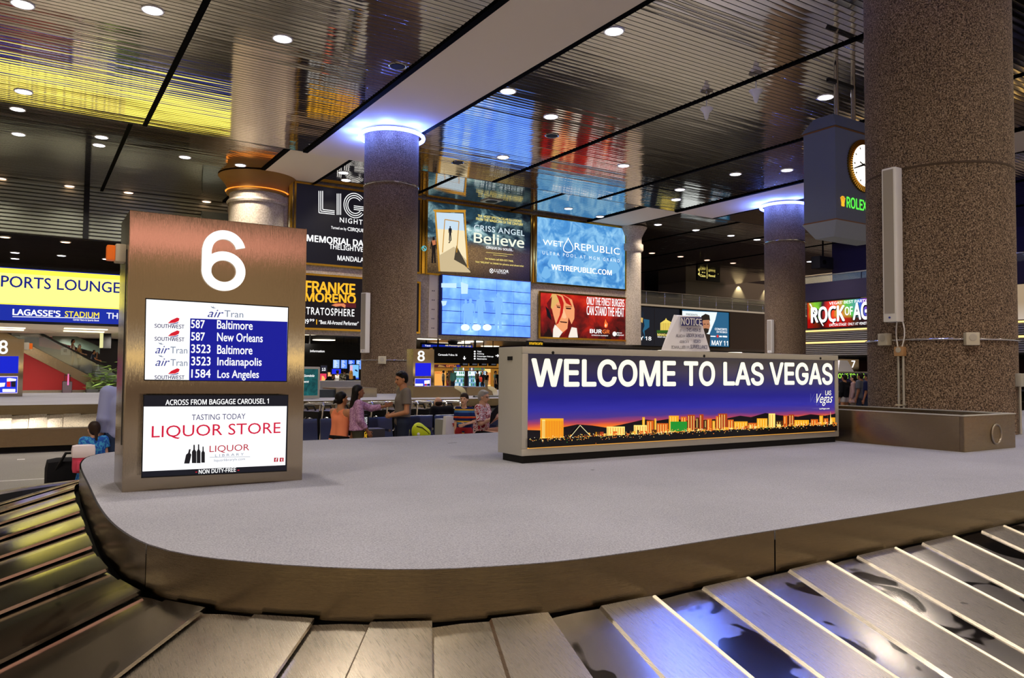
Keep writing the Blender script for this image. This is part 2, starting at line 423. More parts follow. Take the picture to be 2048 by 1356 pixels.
# pilasters with flared capitals at both ends of the billboard wall
def pilaster(x, y, label, glowc):
    p = root('wall_pilaster', label, 'pilaster', (x, y, 0))
    if not glowc:
        MB().lathe([(.62, 3.4), (.62, 9.3)], n=32).build('shaft', M_STONE, p, 40)
        MB().lathe([(.68, 9.3), (.76, 9.4), (.76, 9.75), (.66, 9.8), (.66, 10.2), (.80, 10.5), (1.0, 10.84)], n=32).build('capital', M_STONE, p, 40); return
    MB().lathe([(1.28, 3.4), (1.28, 10.05)], n=40).build('shaft', M_STONE, p, 40)
    MB().lathe([(1.36, 9.5), (1.40, 9.6), (1.34, 9.7)], n=40, caps=False).build('shaft_band', M_STONE, p, 40)
    MB().lathe([(1.40, 10.0), (1.44, 10.06), (1.36, 10.12), (1.38, 10.3), (1.46, 10.45), (1.66, 10.7), (1.80, 10.86)], n=40).build('capital', pbr('capital_plaster', '96703c', .9, 0, .1), p, 40)
    MB().lathe([(1.40, 10.12), (1.47, 10.14), (1.40, 10.16)], n=40, caps=False).build('cove_light', glow('ff9430', 1.6), p)
pilaster(9.2, 37.5, 'wide stone pilaster with orange lit flared capital left of the billboards', 1)
pilaster(32.35, 36.95, 'stone pilaster with flared capital at right end of the billboard wall', 0)

# ================================================================== round columns
def column(x, y, R, zb, label, ring=True, band=8.2, seam=None):
    c = root('concrete_column', label, 'column', (x, y, 0))
    MB().lathe([(R, zb), (R, Z_NEAR-.06)], n=96).build('shaft', M_COL, c, 40)
    MB().lathe([(R+.004, band-.03), (R+.018, band-.02), (R+.018, band+.02), (R+.004, band+.03)], n=96, caps=False).build('metal_band', M_CHROME, c, 30)
    if ring:
        MB().tube([((R+.16)*math.cos(t), (R+.16)*math.sin(t), Z_NEAR-.20) for t in np.linspace(0, 2*math.pi, 64, endpoint=False)], .07, 10, True).build('neon_ring', glow('5a6cff', 13.0), c, 60)
    return c
COLR = .96
BIGC = (11.25, 6.1)
big = column(BIGC[0], BIGC[1], COLR, DECK+.002, 'massive brown aggregate column in front right, rising beside the steel trough', True)
column(10.85, 25.25, COLR, DECK+.002, 'brown aggregate column with blue neon ring, behind the standing man', True)
column(31.85, 24.9, COLR, DECK+.002, 'distant brown aggregate column with blue neon ring, behind the long lightbox', True)
MB().lathe([(COLR+.002, 4.55), (COLR+.003, 4.56), (COLR+.003, 4.575), (COLR+.002, 4.585)], n=96, caps=False).build('pour_joint', pbr('dark_pour_joint', '4a3a2c', .95), big)  # dark brown ring marking the pour seam
for (x, y) in (BIGC, (10.85, 25.25), (31.85, 24.9)):
    for a in range(9):
        t = 2*math.pi*a/9
        d = bpy.data.lights.new('neon_lamp', 'POINT'); d.energy = 62; d.color = (.10, .20, 1.0); d.shadow_soft_size = .12
        o = bpy.data.objects.new('neon_lamp', d); o.location = (x+1.34*math.cos(t), y+1.34*math.sin(t), Z_NEAR-.36); C.objects.link(o)
# ---- fittings on columns: hit the cylinder from a photo pixel
def on_col(px, py, cx, cy, R=COLR):
    d = ray(px, py); a = d[0]**2+d[1]**2; b = -2*(d[0]*cx+d[1]*cy); c = cx*cx+cy*cy-R*R
    disc = b*b-4*a*c
    t = (-b-math.sqrt(max(disc, 0)))/(2*a)
    return Vector((d[0]*t, d[1]*t, d[2]*t+EYE)), math.atan2(d[1]*t-cy, d[0]*t-cx)
def column_speaker(p0, p1, cx, cy, label, w_=.2, dep=.17, side=None):
    """tall line speaker standing off the column; p0/p1 top and bottom pixels on its axis"""
    (q, ang), (q2, _) = on_col(*p0, cx, cy), on_col(*p1, cx, cy)
    if side is not None: ang = side
    R = COLR
    s = root('column_speaker', label, 'speaker', (cx, cy, 0), ang-math.pi/2)
    z1, z0 = q.z, q2.z
    MB().bbox((-w_/2, R+.05, z0), (w_/2, R+.05+dep, z1), .02).build('cabinet', M_WHITE, s, 40)
    MB().box((-w_/2+.025, R+.05+dep, z0+.12), (w_/2-.025, R+.056+dep, z1-.03)).build('grille', pbr('grille_cloth', 'a39b92', .8), s)
    MB().cyl((0, R+.05+dep, z0+.06), (0, R+.06+dep, z0+.06), .014).build('badge', pbr('blue_badge', '2c3c9c', .4), s)
    mb = MB()
    for z in (z0+.25, z1-.25): mb.box((-.05, R-.01, z-.05), (.05, R+.06, z+.05))
    mb.build('bracket', M_ALU, s)
    return s
column_speaker((1795, 340), (1799, 645), *BIGC, 'tall white line speaker on the massive front column')
C1 = (10.85, 25.25); C2 = (31.85, 24.9)
column_speaker((727, 588), (727, 706), *C1, 'slim white line speaker on left edge of the column behind the man', .26, .2, RAD(-160))
column_speaker((833, 588), (833, 708), *C1, 'slim white line speaker on right edge of the column behind the man', .26, .2, RAD(28))
column_speaker((1545, 640), (1545, 706), *C2, 'white line speaker on the distant column behind the notice', .26, .2)

def ring_conduit(cx, cy, z, a0, a1, label):
    c = root('conduit', label, 'conduit', (cx, cy, z))
    MB().tube([((COLR+.018)*math.cos(t), (COLR+.018)*math.sin(t), 0) for t in np.linspace(a0, a1, 60)], .014, 8).build('pipe', M_CHROME, c, 60)
q, aR = on_col(1940, 678, *BIGC); zc = q.z
ring_conduit(*BIGC, zc, RAD(120), RAD(330), 'thin metal conduit wrapped round the massive front column')
q1, _ = on_col(770, 720, *C1)
ring_conduit(*C1, q1.z, RAD(150), RAD(390), 'thin metal conduit wrapped round the column behind the man')
def wall_box(px, py, cx, cy, sz, m, label, name='junction_box', cat='box', ang=None, lens=False):
    q, a = on_col(px, py, cx, cy)
    if ang is not None: a = ang
    b = root(name, label, cat, (cx, cy, q.z), a-math.pi/2)
    MB().bbox((-sz/2, COLR+.0, -sz/2), (sz/2, COLR+.09, sz/2), .012).build('housing', m, b, 40)
    MB().lathe([(sz*.3, .0), (sz*.3, .006), (sz*.22, .008)], (0, COLR+.088, .02), 20, axis='Y').build('cover', pbr('box_cover', 'b9b2a4', .5), b)
    return b
wall_box(1940, 678, *BIGC, .17, M_OFFW, 'small ivory box on right of the massive front column', 'alarm_box')
wall_box(1737, 682, *BIGC, .17, M_OFFW, 'small ivory box at left edge of the massive front column', 'alarm_box', ang=RAD(166))
wall_box(765, 720, *C1, .26, M_OFFW, 'small ivory box on column behind the man', 'alarm_box')
jb = wall_box(1804, 703, *BIGC, .13, pbr('tan_metal_box', 'b48a5c', .5), 'tan junction box under the tall speaker on the front column')
q, a = on_col(1804, 703, *BIGC); zj = q.z
rc = root('riser_conduit', 'pair of metal conduits dropping from the tan junction box', 'conduit', (BIGC[0], BIGC[1], 0), a-math.pi/2)
for dx in (-.035, .035): MB().cyl((dx, COLR+.03, .95), (dx, COLR+.03, zj-.06), .016).build('pipe', M_ALU, rc, 60)
MB().box((-.08, COLR, 1.26), (.08, COLR+.05, 1.28)).build('strap', M_CHROME, rc)
cb = root('speaker_cable', 'two white cables from the tall speaker to the tan box', 'cable', (BIGC[0], BIGC[1], 0), a-math.pi/2)
for dx, bow in ((-.03, -.04), (.03, .02)):
    MB().tube([(dx+bow*math.sin(math.pi*t), COLR+.05, zj+.06+t*.40) for t in np.linspace(0, 1, 9)], .009, 6).build('cable', M_WHITE, cb, 60)
q, a2 = on_col(2038, 760, *BIGC)
sb = root('outlet_box', 'grey outlet box with conduit at right edge of front column', 'box', (BIGC[0], BIGC[1], 0), RAD(-79)-math.pi/2)
MB().bbox((-.08, COLR-.005, q.z-.09), (.08, COLR+.07, q.z+.09), .01).build('housing', M_ALU, sb, 40)
MB().cyl((.0, COLR+.03, .9), (.0, COLR+.03, q.z-.08), .018).build('pipe', M_ALU, sb, 60)

# ================================================================== recessed downlights
W_, O_ = 'ffffff', 'ffb58a'
DL = [(45, 8), (305, 20), (565, 77), (47, 183), (35, 218), (37, 268), (203, 274), (198, 290), (370, 314), (481, 330), (692, 360), (687, 345),
      (1228, 62), (1016, 182), (1102, 233), (1006, 314), (1247, 331), (1651, 194), (1574, 340), (1471, 348), (1360, 379), (1352, 399), (1137, 417),
      (1200, 433), (1253, 428), (1316, 449), (1392, 460), (1462, 471), (1514, 479), (1628, 460)]
DLO = [(2, 357), (139, 372), (257, 385), (413, 403), (1304, 506), (1361, 513), (1414, 520), (1466, 526)]
dlsrc = {}
def downlight(p, warm=False, lit=True, label='', group=''):
    key = (warm, lit)
    if key not in dlsrc:
        r_ = root('downlight', label, 'ceiling light', p, 0, group)
        MB().lathe([(.20, 0), (.24, -.025), (.26, -.02), (.26, .0)], n=24).build('trim_ring', M_CHROME if not lit else M_WHITE, r_, 40)
        MB().lathe([(.0, -.028), (.205, -.028), (.205, -.008)], n=24, caps=False).build('lens', (glow('ffc9a4', 4.0) if warm else glow('f4f2ff', 5.0)) if lit else M_BLACK, r_, 30)
        dlsrc[key] = r_; return r_
    o = copy_tree(dlsrc[key]); o.location = p; o['label'] = label; o['group'] = group
    return o
pts = []
for px, py in DL:
    p = at(px, py, Z=Z_NEAR); z = Z_NEAR
    if p.y > Y_STEP: p = at(px, py, Z=Z_FAR); z = Z_FAR
    p.z = z; pts.append(p)
def bay(p):
    if p.y < Y_STEP:
        if p.x < 9: return 'left ceiling bay, near the camera side'
        return 'middle ceiling bay, between the two beams' if p.x < 29 else 'right ceiling bay'
    if p.x < 9: return 'raised left ceiling near the sports sign'
    return 'raised ceiling strip above the billboards' if p.x < 31.7 else 'far right ceiling beyond the billboard wall'
for p in pts:
    downlight(p, False, True, 'white recessed downlight in the '+bay(p), 'white downlights in the '+bay(p))
    lamp(p.x, p.y, p.z-.06, 700)
for px, py in DLO:
    p = at(px, py, Z=Z_FAR); side = 'far left' if px < 600 else 'far right'
    p.z = Z_FAR
    downlight(p, True, True, 'warm orange recessed downlight in row at the '+side+' ceiling edge', 'orange downlights at the '+side)
    if px < 600: lamp(p.x, 43.2, Z_FAR-.06, 420)
for px, py in ((795, 132), (1104, 271), (915, 325)):
    p = at(px, py, Z=Z_NEAR)
    downlight(p, False, False, {795: 'unlit recessed fixture left of the near beam', 1104: 'unlit recessed fixture below the red ceiling reflection', 915: 'unlit recessed fixture right of the neon column'}[px], 'unlit ceiling fixtures')
for i, (px, py) in enumerate(((10, 474), (131, 484))):
    p = at(px, py, Z=8.3); downlight(p, True, True, 'warm downlight in the lower left ceiling above the sports sign', 'orange downlights above the sports sign')
for i, (px, py) in enumerate(((30, 505), (123, 511), (213, 518), (30, 517))):
    p = at(px, py, Z=8.3); downlight(p, False, True, 'small white downlight in the lower left ceiling above the sports sign', 'white downlights above the sports sign')
# unseen downlights overhead, outside the picture; outer ones added to brighten the hall
for x, y in ((-3, 3), (2, 1), (6, 2.5), (1, 7), (13.5, 1.5), (16, 6), (20, 2), (-6, 9), (6, -3), (14, -4), (-2, -4), (-6, 20), (-12, 12), (26, -2), (34, -3)):
    downlight(Vector((x, y, Z_NEAR)), False, True, 'unseen white recessed downlight overhead', 'downlights overhead'); lamp(x, y, Z_NEAR-.06, 700)
# white hanging antenna cones
for i, (px, py) in enumerate(((1413, 222), (1512, 187))):
    p = at(px, py, Z=Z_NEAR-.35)
    a = root('ceiling_antenna', ('white cone antenna hanging under the mirrored ceiling, left of the pair', 'white cone antenna hanging under the mirrored ceiling, right of the pair')[i], 'antenna', p, 0, 'cone antennas')
    MB().lathe([(.03, -.28), (.06, -.22), (.09, -.08), (.20, .06), (.20, .09), (.02, .10)], n=20).build('cone', M_WHITE, a, 50)
    MB().cyl((0, 0, .09), (0, 0, .36), .02).build('stem', M_WHITE, a)

p = at(983, 401, Z=Z_FAR); q_ = root('ceiling_speaker', 'dark square speaker in the raised ceiling above the illusionist billboard', 'speaker', (p.x, p.y, Z_FAR))
MB().bbox((-.45, -.45, -.06), (.45, .45, 0), .02).build('frame', M_ALU, q_, 30); MB().lathe([(.0, -.09), (.3, -.08), (.34, -.06)], n=24, caps=False).build('cone', M_BLACK, q_, 40)
# ================================================================== baggage carousels
def catmull(pts, step=.05):
    P = [Vector((p[0], p[1])) for p in pts]; n = len(P); out = []
    for i in range(n):
        a, b, c, d = P[i-1], P[i], P[(i+1) % n], P[(i+2) % n]
        m = max(1, int((c-b).length/step))
        for k in range(m):
            t = k/m
            out.append(.5*((2*b)+(c-a)*t+(2*a-5*b+4*c-d)*t*t+(3*b-a-3*c+d)*t**3))
    return out
def rounded(x0, y0, x1, y1, r, n=14):
    """rounded rectangle, clockwise seen from above starting on the near side at the right"""
    out = []
    for cx, cy, a0 in ((x0+r, y0+r, 270), (x0+r, y1-r, 180), (x1-r, y1-r, 90), (x1-r, y0+r, 0)):
        for i in range(n+1):
            t = RAD(a0-90*i/n); out.append((cx+r*math.cos(t), cy+r*math.sin(t)))
    return out
class Track:
    """closed outline walked clockwise (near side right to left, then up the left side)"""
    def __init__(s, pts):
        P = [Vector((p[0], p[1])) for p in pts]; s.P = []
        for i in range(len(P)):
            a, b = P[i], P[(i+1) % len(P)]; m = max(1, int((b-a).length/.06))
            s.P += [a.lerp(b, k/m) for k in range(m)]
        n = len(s.P); s.n = n; s.Nn = []
        for i in range(n):
            t = s.P[(i+3) % n]-s.P[i-3]; t.normalize(); s.Nn.append(Vector((-t.y, t.x))*-1 if False else Vector((t.y*-1, t.x))*1.0)
        # make normals point outward
        c = sum(s.P, Vector((0, 0)))/n
        if (s.P[0]-c).dot(s.Nn[0]) < 0: s.Nn = [-q for q in s.Nn]
    def off(s, d): return [p+q*d for p, q in zip(s.P, s.Nn)]
    def seams(s, d, pitch, start):
        """indices (float) spaced evenly along the offset path, beginning nearest to point start"""
        Q = s.off(d); i0 = min(range(s.n), key=lambda i: (Q[i]-Vector(start)).length)
        out = [float(i0)]; acc = 0.0; want = pitch
        for k in range(s.n):
            i = (i0+k) % s.n; j = (i+1) % s.n; l = (Q[j]-Q[i]).length
            while acc+l >= want:
                out.append(i0+k+(want-acc)/l); want += pitch
            acc += l
        cnt = round(acc/pitch)
        return out[:cnt+1], i0
    def pt(s, f, d):
        i = int(math.floor(f)) % s.n; j = (i+1) % s.n; t = f-math.floor(f)
        p = s.P[i].lerp(s.P[j], t); q = s.Nn[i].lerp(s.Nn[j], t); q.normalize()
        return p+q*d
def ring(mb, A, za, B, zb):
    n = len(A); mb.add([(p.x, p.y, za) for p in A]+[(p.x, p.y, zb) for p in B], [(i, (i+1) % n, n+(i+1) % n, n+i) for i in range(n)])
Z_IN, Z_OUT, W_PL = .665, .345, 1.12

def plate_mesh(tr, f0, f1, skew, lip=.030, nr=9):
    """one overlapping plate: raised leading lip at f0, crease in the middle, tail tucked under the next plate"""
    prof = [(0, lip*.45), (0.0, lip), (.10, lip*1.02), (.50, lip*.86), (.52, lip*.46), (.75, lip*.42), (1.04, lip*.0)]
    mb = MB(); rows = []
    nu = len(prof)
    for k in range(nr+1):
        v = k/nr; d = .045+v*(W_PL-.045); z = Z_IN+(Z_OUT-Z_IN)*v
        for u, h in prof:
            uu = u+(skew*v*.5 if 0 < u < 1 else 0)
            p = tr.pt(f0+(f1-f0)*uu, d); rows.append((p.x, p.y, z+h))
    vs = rows
    for k in range(nr):
        for i in range(nu-1):
            mb.mat(1 if i in (4, 5) else 0)
            mb.add([], []); mb.f.append([k*nu+i, k*nu+i+1, (k+1)*nu+i+1, (k+1)*nu+i]); mb.mi.append(mb.cur)
    mb.v = [tuple(map(float, v)) for v in vs]
    return mb
def carousel(name, label, outline, pitch, start, plate_count, joints=(), skip=lambda p: False, strip_where=lambda p: False):
    c = root(name, label, 'baggage carousel', (0, 0, 0)); tr = Track(outline)
    P = tr.P
    deck = MB().prism([(p.x, p.y) for p in P], DECK-.05, DECK).build('deck', M_CARPET, c)
    # skirt: steel bands between the joints, a dark gap below them
    cuts = sorted([min(range(tr.n), key=lambda i: (P[i]-Vector(j)).length) for j in joints])
    segs = list(zip(cuts, cuts[1:]+[cuts[0]+tr.n])) if cuts else [(0, tr.n)]
    for a, b in segs:
        mb = MB(); I = list(range(a, b+1))
        Q = [tr.pt(float(i % tr.n), .012) for i in I]
        if cuts:
            Q[0] = Q[0].lerp(Q[1], .05); Q[-1] = Q[-1].lerp(Q[-2], .05)
        m = len(Q)
        mb.add([(p.x, p.y, .678) for p in Q]+[(p.x, p.y, DECK-.0005) for p in Q], [(i, i+1, m+i+1, m+i) for i in range(m-1)])
        mb.build('skirt_band', M_SKIRT, c, 40)
    mb = MB(); ring(mb, tr.off(-.02), .3, tr.off(-.02), DECK-.05); mb.build('inner_drum', M_BLACK, c)
    mb = MB(); ring(mb, tr.off(.0), Z_IN-.05, tr.off(W_PL+.05), Z_OUT-.06); mb.build('plate_bed', M_BLACK, c)
    # outer rim: dark inner face, rounded steel top, panel and kick
    mb = MB(); ring(mb, tr.off(W_PL+.03), Z_OUT-.06, tr.off(W_PL+.03), .455); mb.build('rim_lining', M_RUBBER, c)
    mb = MB()
    prof = [(W_PL+.03, .455), (W_PL+.045, .475), (W_PL+.09, .482), (W_PL+.135, .475), (W_PL+.15, .45)]
    for (a, za), (b, zb) in zip(prof, prof[1:]): ring(mb, tr.off(a), za, tr.off(b), zb)
    mb.build('rim', M_STEEL, c, 60)
    mb = MB(); ring(mb, tr.off(W_PL+.148), .46, tr.off(W_PL+.148), .12); mb.build('outer_panel', M_STEELH, c, 60)
    mb = MB(); ring(mb, tr.off(W_PL+.06), .12, tr.off(W_PL+.06), 0.0); mb.build('kick_plate', M_BLACK, c, 60)
    fs, i0 = tr.seams(.58, pitch, start); n = 0
    for a, b in zip(fs, fs[1:]):
        mid = tr.pt((a+b)/2, .6)
        if skip(mid): continue
        if n >= plate_count: break
        pm = plate_mesh(tr, a, b, .16 if n % 2 else .08)
        po = pm.build('conveyor_plate', [M_PLATE_P, M_PLATE_P] if mid.x < .75 and mid.y > 3.0 and mid.y < 12 else [M_PLATE_A, M_PLATE_B if strip_where(mid) else M_PLATE_A], c, 30)
        # cream edge along the raised lip
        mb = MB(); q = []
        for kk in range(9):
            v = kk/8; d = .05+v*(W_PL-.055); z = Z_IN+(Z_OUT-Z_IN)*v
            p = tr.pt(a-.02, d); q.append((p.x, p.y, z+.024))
        if strip_where(mid): mb.tube(q, .012, 6); mb.build('lip_strip', M_CREAM, po, 60)
        n += 1
    return c, tr
OUT6 = [(19.0, 2.66), (12, 2.655), (8, 2.655), (4, 2.65), (2.9, 2.65), (2.35, 2.655), (1.88, 2.70), (1.40, 2.86), (1.06, 3.10), (.82, 3.34), (.64, 3.58),
        (.505, 3.90), (.425, 4.40), (.395, 5.07), (.40, 6.07), (.405, 6.9), (.43, 7.5), (.53, 8.03), (.76, 8.34), (1.1, 8.52), (1.7, 8.62), (2.7, 8.66), (5, 8.66), (12, 8.66), (19, 8.66),
        (20.6, 8.2), (21.4, 7.0), (21.6, 5.6), (21.4, 4.2), (20.6, 3.1)]
OUT6 = [tuple(p) for p in catmull(OUT6, .12)]
# start on the strip seen on the near straight and walk right to left
car6, tr6 = carousel('baggage_carousel', 'steel plate baggage carousel in the foreground with grey carpeted deck', OUT6, .63, (9.335, 2.07), 34,
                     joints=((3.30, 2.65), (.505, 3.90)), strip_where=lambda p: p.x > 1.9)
mb = MB()
for (px, py, L_, wd, an) in ((780, 884, .5, .010, -.55), (905, 886, .12, .03, .1), (830, 876, .09, .03, 0), (1185, 940, .03, .03, 0), (905, 875, .10, .012, .1)):
    p = at(px, py, Z=DECK); d = Vector((math.cos(an), math.sin(an), 0)); n_ = Vector((-d.y, d.x, 0))
    q = [p-d*L_/2-n_*wd/2, p+d*L_/2-n_*wd/2, p+d*L_/2+n_*wd/2, p-d*L_/2+n_*wd/2]
    mb.add([(v.x, v.y, DECK+.001) for v in q], [(0, 1, 2, 3)])
mb.build('scuff_mark', pbr('scuff', '3a3634', .9), car6)

OUT8 = rounded(-14, 19.35, 21, 28.2, 2.2)
carousel('baggage_carousel', 'baggage carousel in the middle distance behind the people and the luggage carts', OUT8, .63, (10.5, 18.8), 40)
OUT7 = rounded(24.0, 18.6, 50, 26.5, 1.6)

# ================================================================== numbered carousel pillar
SX0, SX1, SY0, SY1, SZ = .553, 1.735, 5.587, 6.12, 2.739
def steel_pillar(name, label, x0, x1, y0, y1, z0, z1):
    r_ = root(name, label, 'sign pillar', (x0, y0, z0))
    MB().bbox((0, 0, 0), (x1-x0, y1-y0, z1-z0), .006).build('body', M_PILLAR, r_, 30)
    return r_, Panel(r_, 'Y', 0.0)
M_PILLAR = m_brushed('brushed_pillar_steel', 'b3a48c', .09, (60, 60, 1.2), 5, .03, .22)
s6, P6 = steel_pillar('carousel_sign', 'tall brushed steel pillar marked 6 standing on the foreground carousel deck', SX0, SX1, SY0, SY1, DECK, SZ)
M_GW = glow('ffffff', 1.15)
def stroke_shape(mb, path, half, closed=False):
    P = [Vector(p) for p in path]; n = len(P); A, B = [], []
    for i in range(n):
        t = (P[(i+1) % n]-P[i-1]) if closed else (P[min(i+1, n-1)]-P[max(i-1, 0)]); t.normalize(); q = Vector((-t.y, t.x))*half
        A.append(P[i]+q); B.append(P[i]-q)
    for y0, y1 in ((-.012, 0.0),):
        vs = [(p.x, y0, p.y) for p in A]+[(p.x, y0, p.y) for p in B]+[(p.x, y1, p.y) for p in A]+[(p.x, y1, p.y) for p in B]
        fs = []
        for i in range(n if closed else n-1):
            j = (i+1) % n; fs += [(i, j, n+j, n+i), (2*n+i, 3*n+i, 3*n+j, 2*n+j), (i, 2*n+i, 2*n+j, j), (n+i, n+j, 3*n+j, 3*n+i)]
        mb.add(vs, fs)
a6 = P6.L(403.5, 521); b6 = P6.L(490.5, 521); zt6 = P6.L(447, 461)[1]; zb6 = P6.L(447, 581.8)[1]
w6, h6 = b6[0]-a6[0], zt6-zb6; U = lambda x, y: (a6[0]+x*w6, zb6+y*h6)
mb = MB(); hs6 = h6*.073
stroke_shape(mb, [U(.5+.395*math.cos(t), .325+.252*math.sin(t)) for t in np.linspace(0, 2*math.pi, 56, endpoint=False)], hs6, True)
stroke_shape(mb, [U(.5+.385*math.cos(t), .665+.262*math.sin(t)) for t in np.linspace(RAD(12), RAD(165), 30)]+[U(.105, .66-.36*k_/6) for k_ in range(7)], hs6)
mb.build('numeral', pbr('white_acrylic', 'f4f4f6', .3, 0, .5, 'ffffff', .72), s6)
mbp = MB()
for i in range(5):
    mbp.cyl((-.001, .08+i*.01, .3), (-.003, .08+i*.01, 1.6), .002, 6)
mbp.build('side_vent', M_DARK, s6)
P6.poly('upper_bezel', [[(290.6, 596), (577.2, 613.5), (573.6, 764), (287.6, 761.2)]], M_BLACK)
P6.poly('upper_screen', [[(292.4, 598.5), (575.4, 615.6), (572.0, 762), (289.4, 759)]], glow('fdfdff', 1.1))
P6.poly('upper_screen', [[(380, 636.8), (574.4, 643.6), (572.0, 762), (377.6, 760.6)]], glow('0a1596', 1.0))
def c2(x, y): return (200+x/2.259, 400+y/2.259)
def t2(P, s, xa, xb, ya, yb, m, **k):
    a = c2(xa, ya); b = c2(xb, yb); return P.text(s, a[0], b[0], a[1], b[1], m, **k)
M_W1 = glow('ffffff', 1.15); M_NVY = glow('1a1a58', 1.0); M_GRY = glow('76849c', 1.0); M_RD = glow('d81a30', 1.0); M_BLU = glow('1c2a8a', 1.0)
for num, city, ya, yb, x2 in (('587', 'Baltimore', 542, 580, 688), ('587', 'New Orleans', 598, 636, 733), ('3523', 'Baltimore', 653, 692, 686), ('3523', 'Indianapolis', 708, 748, 727), ('1584', 'Los Angeles', 765, 803, 714)):
    t2(P6, num, 410, 472 if num == '587' else 497, ya, yb, M_W1, bold=.025)
    t2(P6, city, 527, x2, ya+4, yb+(12 if city[0] in 'I' or 'g' in city else 5), M_W1, bold=.025)
for ya in (562, 620, 792): t2(P6, 'SOUTHWEST', 244, 378, ya, ya+18, M_NVY, bold=.03)
for ya in (532, 590, 760):
    P6.poly('airline_mark', [[c2(303, ya+26), c2(318, ya+12), c2(345, ya), c2(356, ya+4), c2(352, ya+16), c2(335, ya+24)]], M_RD)
    P6.poly('airline_mark', [[c2(305, ya+29), c2(330, ya+27), c2(352, ya+20), c2(348, ya+26), c2(326, ya+31)]], M_BLU)
for ya, xa, xb in ((660, 246, 390), (716, 246, 390), (498, 480, 640)):
    t2(P6, 'air', xa, xa+(xb-xa)*.45, ya, ya+34, M_BLU, bold=-.012, shear=.35)
    t2(P6, 'Tran', xa+(xb-xa)*.47, xb, ya+4, ya+34, M_GRY, bold=-.012)
    P6.poly('airline_mark', [[c2(xa+12, ya-16), c2(xa+40, ya-6), c2(xa+20, ya-8)], [c2(xa+24, ya-20), c2(xa+30, ya-6), c2(xa+26, ya-6)]], M_GRY)
P6.poly('lower_bezel', [[(284.6, 788.6), (572.8, 788.8), (569.4, 941), (280.2, 954.4)]], M_BLACK)
P6.poly('lower_screen', [[(286.2, 790.5), (571.6, 790.8), (568.3, 939), (281.8, 952.2)]], glow('10131f', 1.0))
P6.poly('lower_screen', [[(285.4, 812.5), (569.2, 811.6), (566.2, 928.5), (282.8, 941)]], glow('fdfdff', 1.1))
t2(P6, 'ACROSS FROM BAGGAGE CAROUSEL 1', 290, 753, 898, 922, M_W1, bold=.03)
t2(P6, 'TASTING TODAY', 408, 648, 965, 990, glow('2a2a66', 1.0), bold=.0)
t2(P6, 'LIQUOR STORE', 228, 805, 1010, 1070, glow('d4123c', 1.0), bold=-.004)
t2(P6, 'LIQUOR', 487, 665, 1103, 1137, glow('b81a30', 1.0), bold=-.012)
t2(P6, 'L I B R A R Y', 512, 640, 1142, 1153, M_GRY, bold=-.01)
P6.strip('rule', [[c2(487, 1158), c2(668, 1156)]], .0025, M_GRY)
t2(P6, 'liquorlibrarylv.com', 507, 645, 1163, 1178, M_GRY, bold=.0)
bt = []
def bottle(x, y0, y1, wd, lean=0):
    h = y1-y0; q = [(-.5, 0), (.5, 0), (.5, .62), (.18, .74), (.16, 1), (-.16, 1), (-.18, .74), (-.5, .62)]
    bt.append([c2(x+a*wd+lean*b, y1-b*h) for a, b in q])
bottle(384, 1122, 1186, 24, 14); bottle(417, 1102, 1184, 20); bottle(437, 1100, 1184, 17); bottle(457, 1110, 1182, 16)
P6.poly('bottle_graphic', bt, glow('15151c', 1.0))
P6.poly('social_icon', [[c2(775, 1160), c2(793, 1160), c2(792, 1178), c2(774, 1179)], [c2(800, 1160), c2(818, 1160), c2(817, 1178), c2(799, 1178)]], glow('b01830', 1.0))
t2(P6, 'f', 780, 788, 1162, 1177, M_W1); t2(P6, 't', 805, 812, 1163, 1176, M_W1)
t2(P6, 'NON DUTY-FREE', 437, 603, 1208, 1227, M_W1, bold=.03)
P6.poly('dash', [[c2(422, 1222), c2(430, 1221.5), c2(430, 1225), c2(422, 1225.5)], [c2(610, 1214), c2(618, 1213.5), c2(618, 1217), c2(610, 1217.5)]], M_RD)
# alarm strobe on the pillar's left side
al = root('alarm_strobe', 'ivory box with orange strobe lens fixed to left side of the 6 pillar', 'alarm light', (SX0, SY0+.20, 2.47))
MB().bbox((-.065, -.07, -.06), (-.001, .06, .06), .010).build('housing', M_OFFW, al, 40)
MB().bbox((-.115, -.05, -.05), (-.065, .04, .05), .010).build('lens', M_ORANGE, al, 40)

# ================================================================== long illuminated welcome box
WX0, WX1, WY, WZ0, WZ1 = 3.675, 8.16, 5.625, .957, 1.915
wb = root('welcome_lightbox', 'long aluminium lightbox reading WELCOME TO LAS VEGAS on the carpeted deck', 'illuminated sign', (WX0, WY, DECK))
z0, z1, L_ = WZ0-DECK, WZ1-DECK, WX1-WX0
MB().box((.03, .03, 0), (L_-.03, .36, z0+.01)).build('kick_base', M_BLACK, wb)
MB().bbox((0, .02, z0), (L_, .40, z1), .008).build('housing', M_ALU, wb, 30)
mb = MB(); fw_ = .062
for a, b in (((0, 0, z0), (L_, .03, z0+fw_)), ((0, 0, z1-fw_), (L_, .03, z1)), ((0, 0, z0+fw_), (fw_, .03, z1-fw_)), ((L_-fw_, 0, z0+fw_), (L_, .03, z1-fw_))): mb.bbox(a, b, .008)
mb.build('face_frame', M_ALU, wb, 30)
PW = Panel(wb, 'Y', .012)
def c6(x, y): return (980+x/2.7676, 600+y/2.7676)
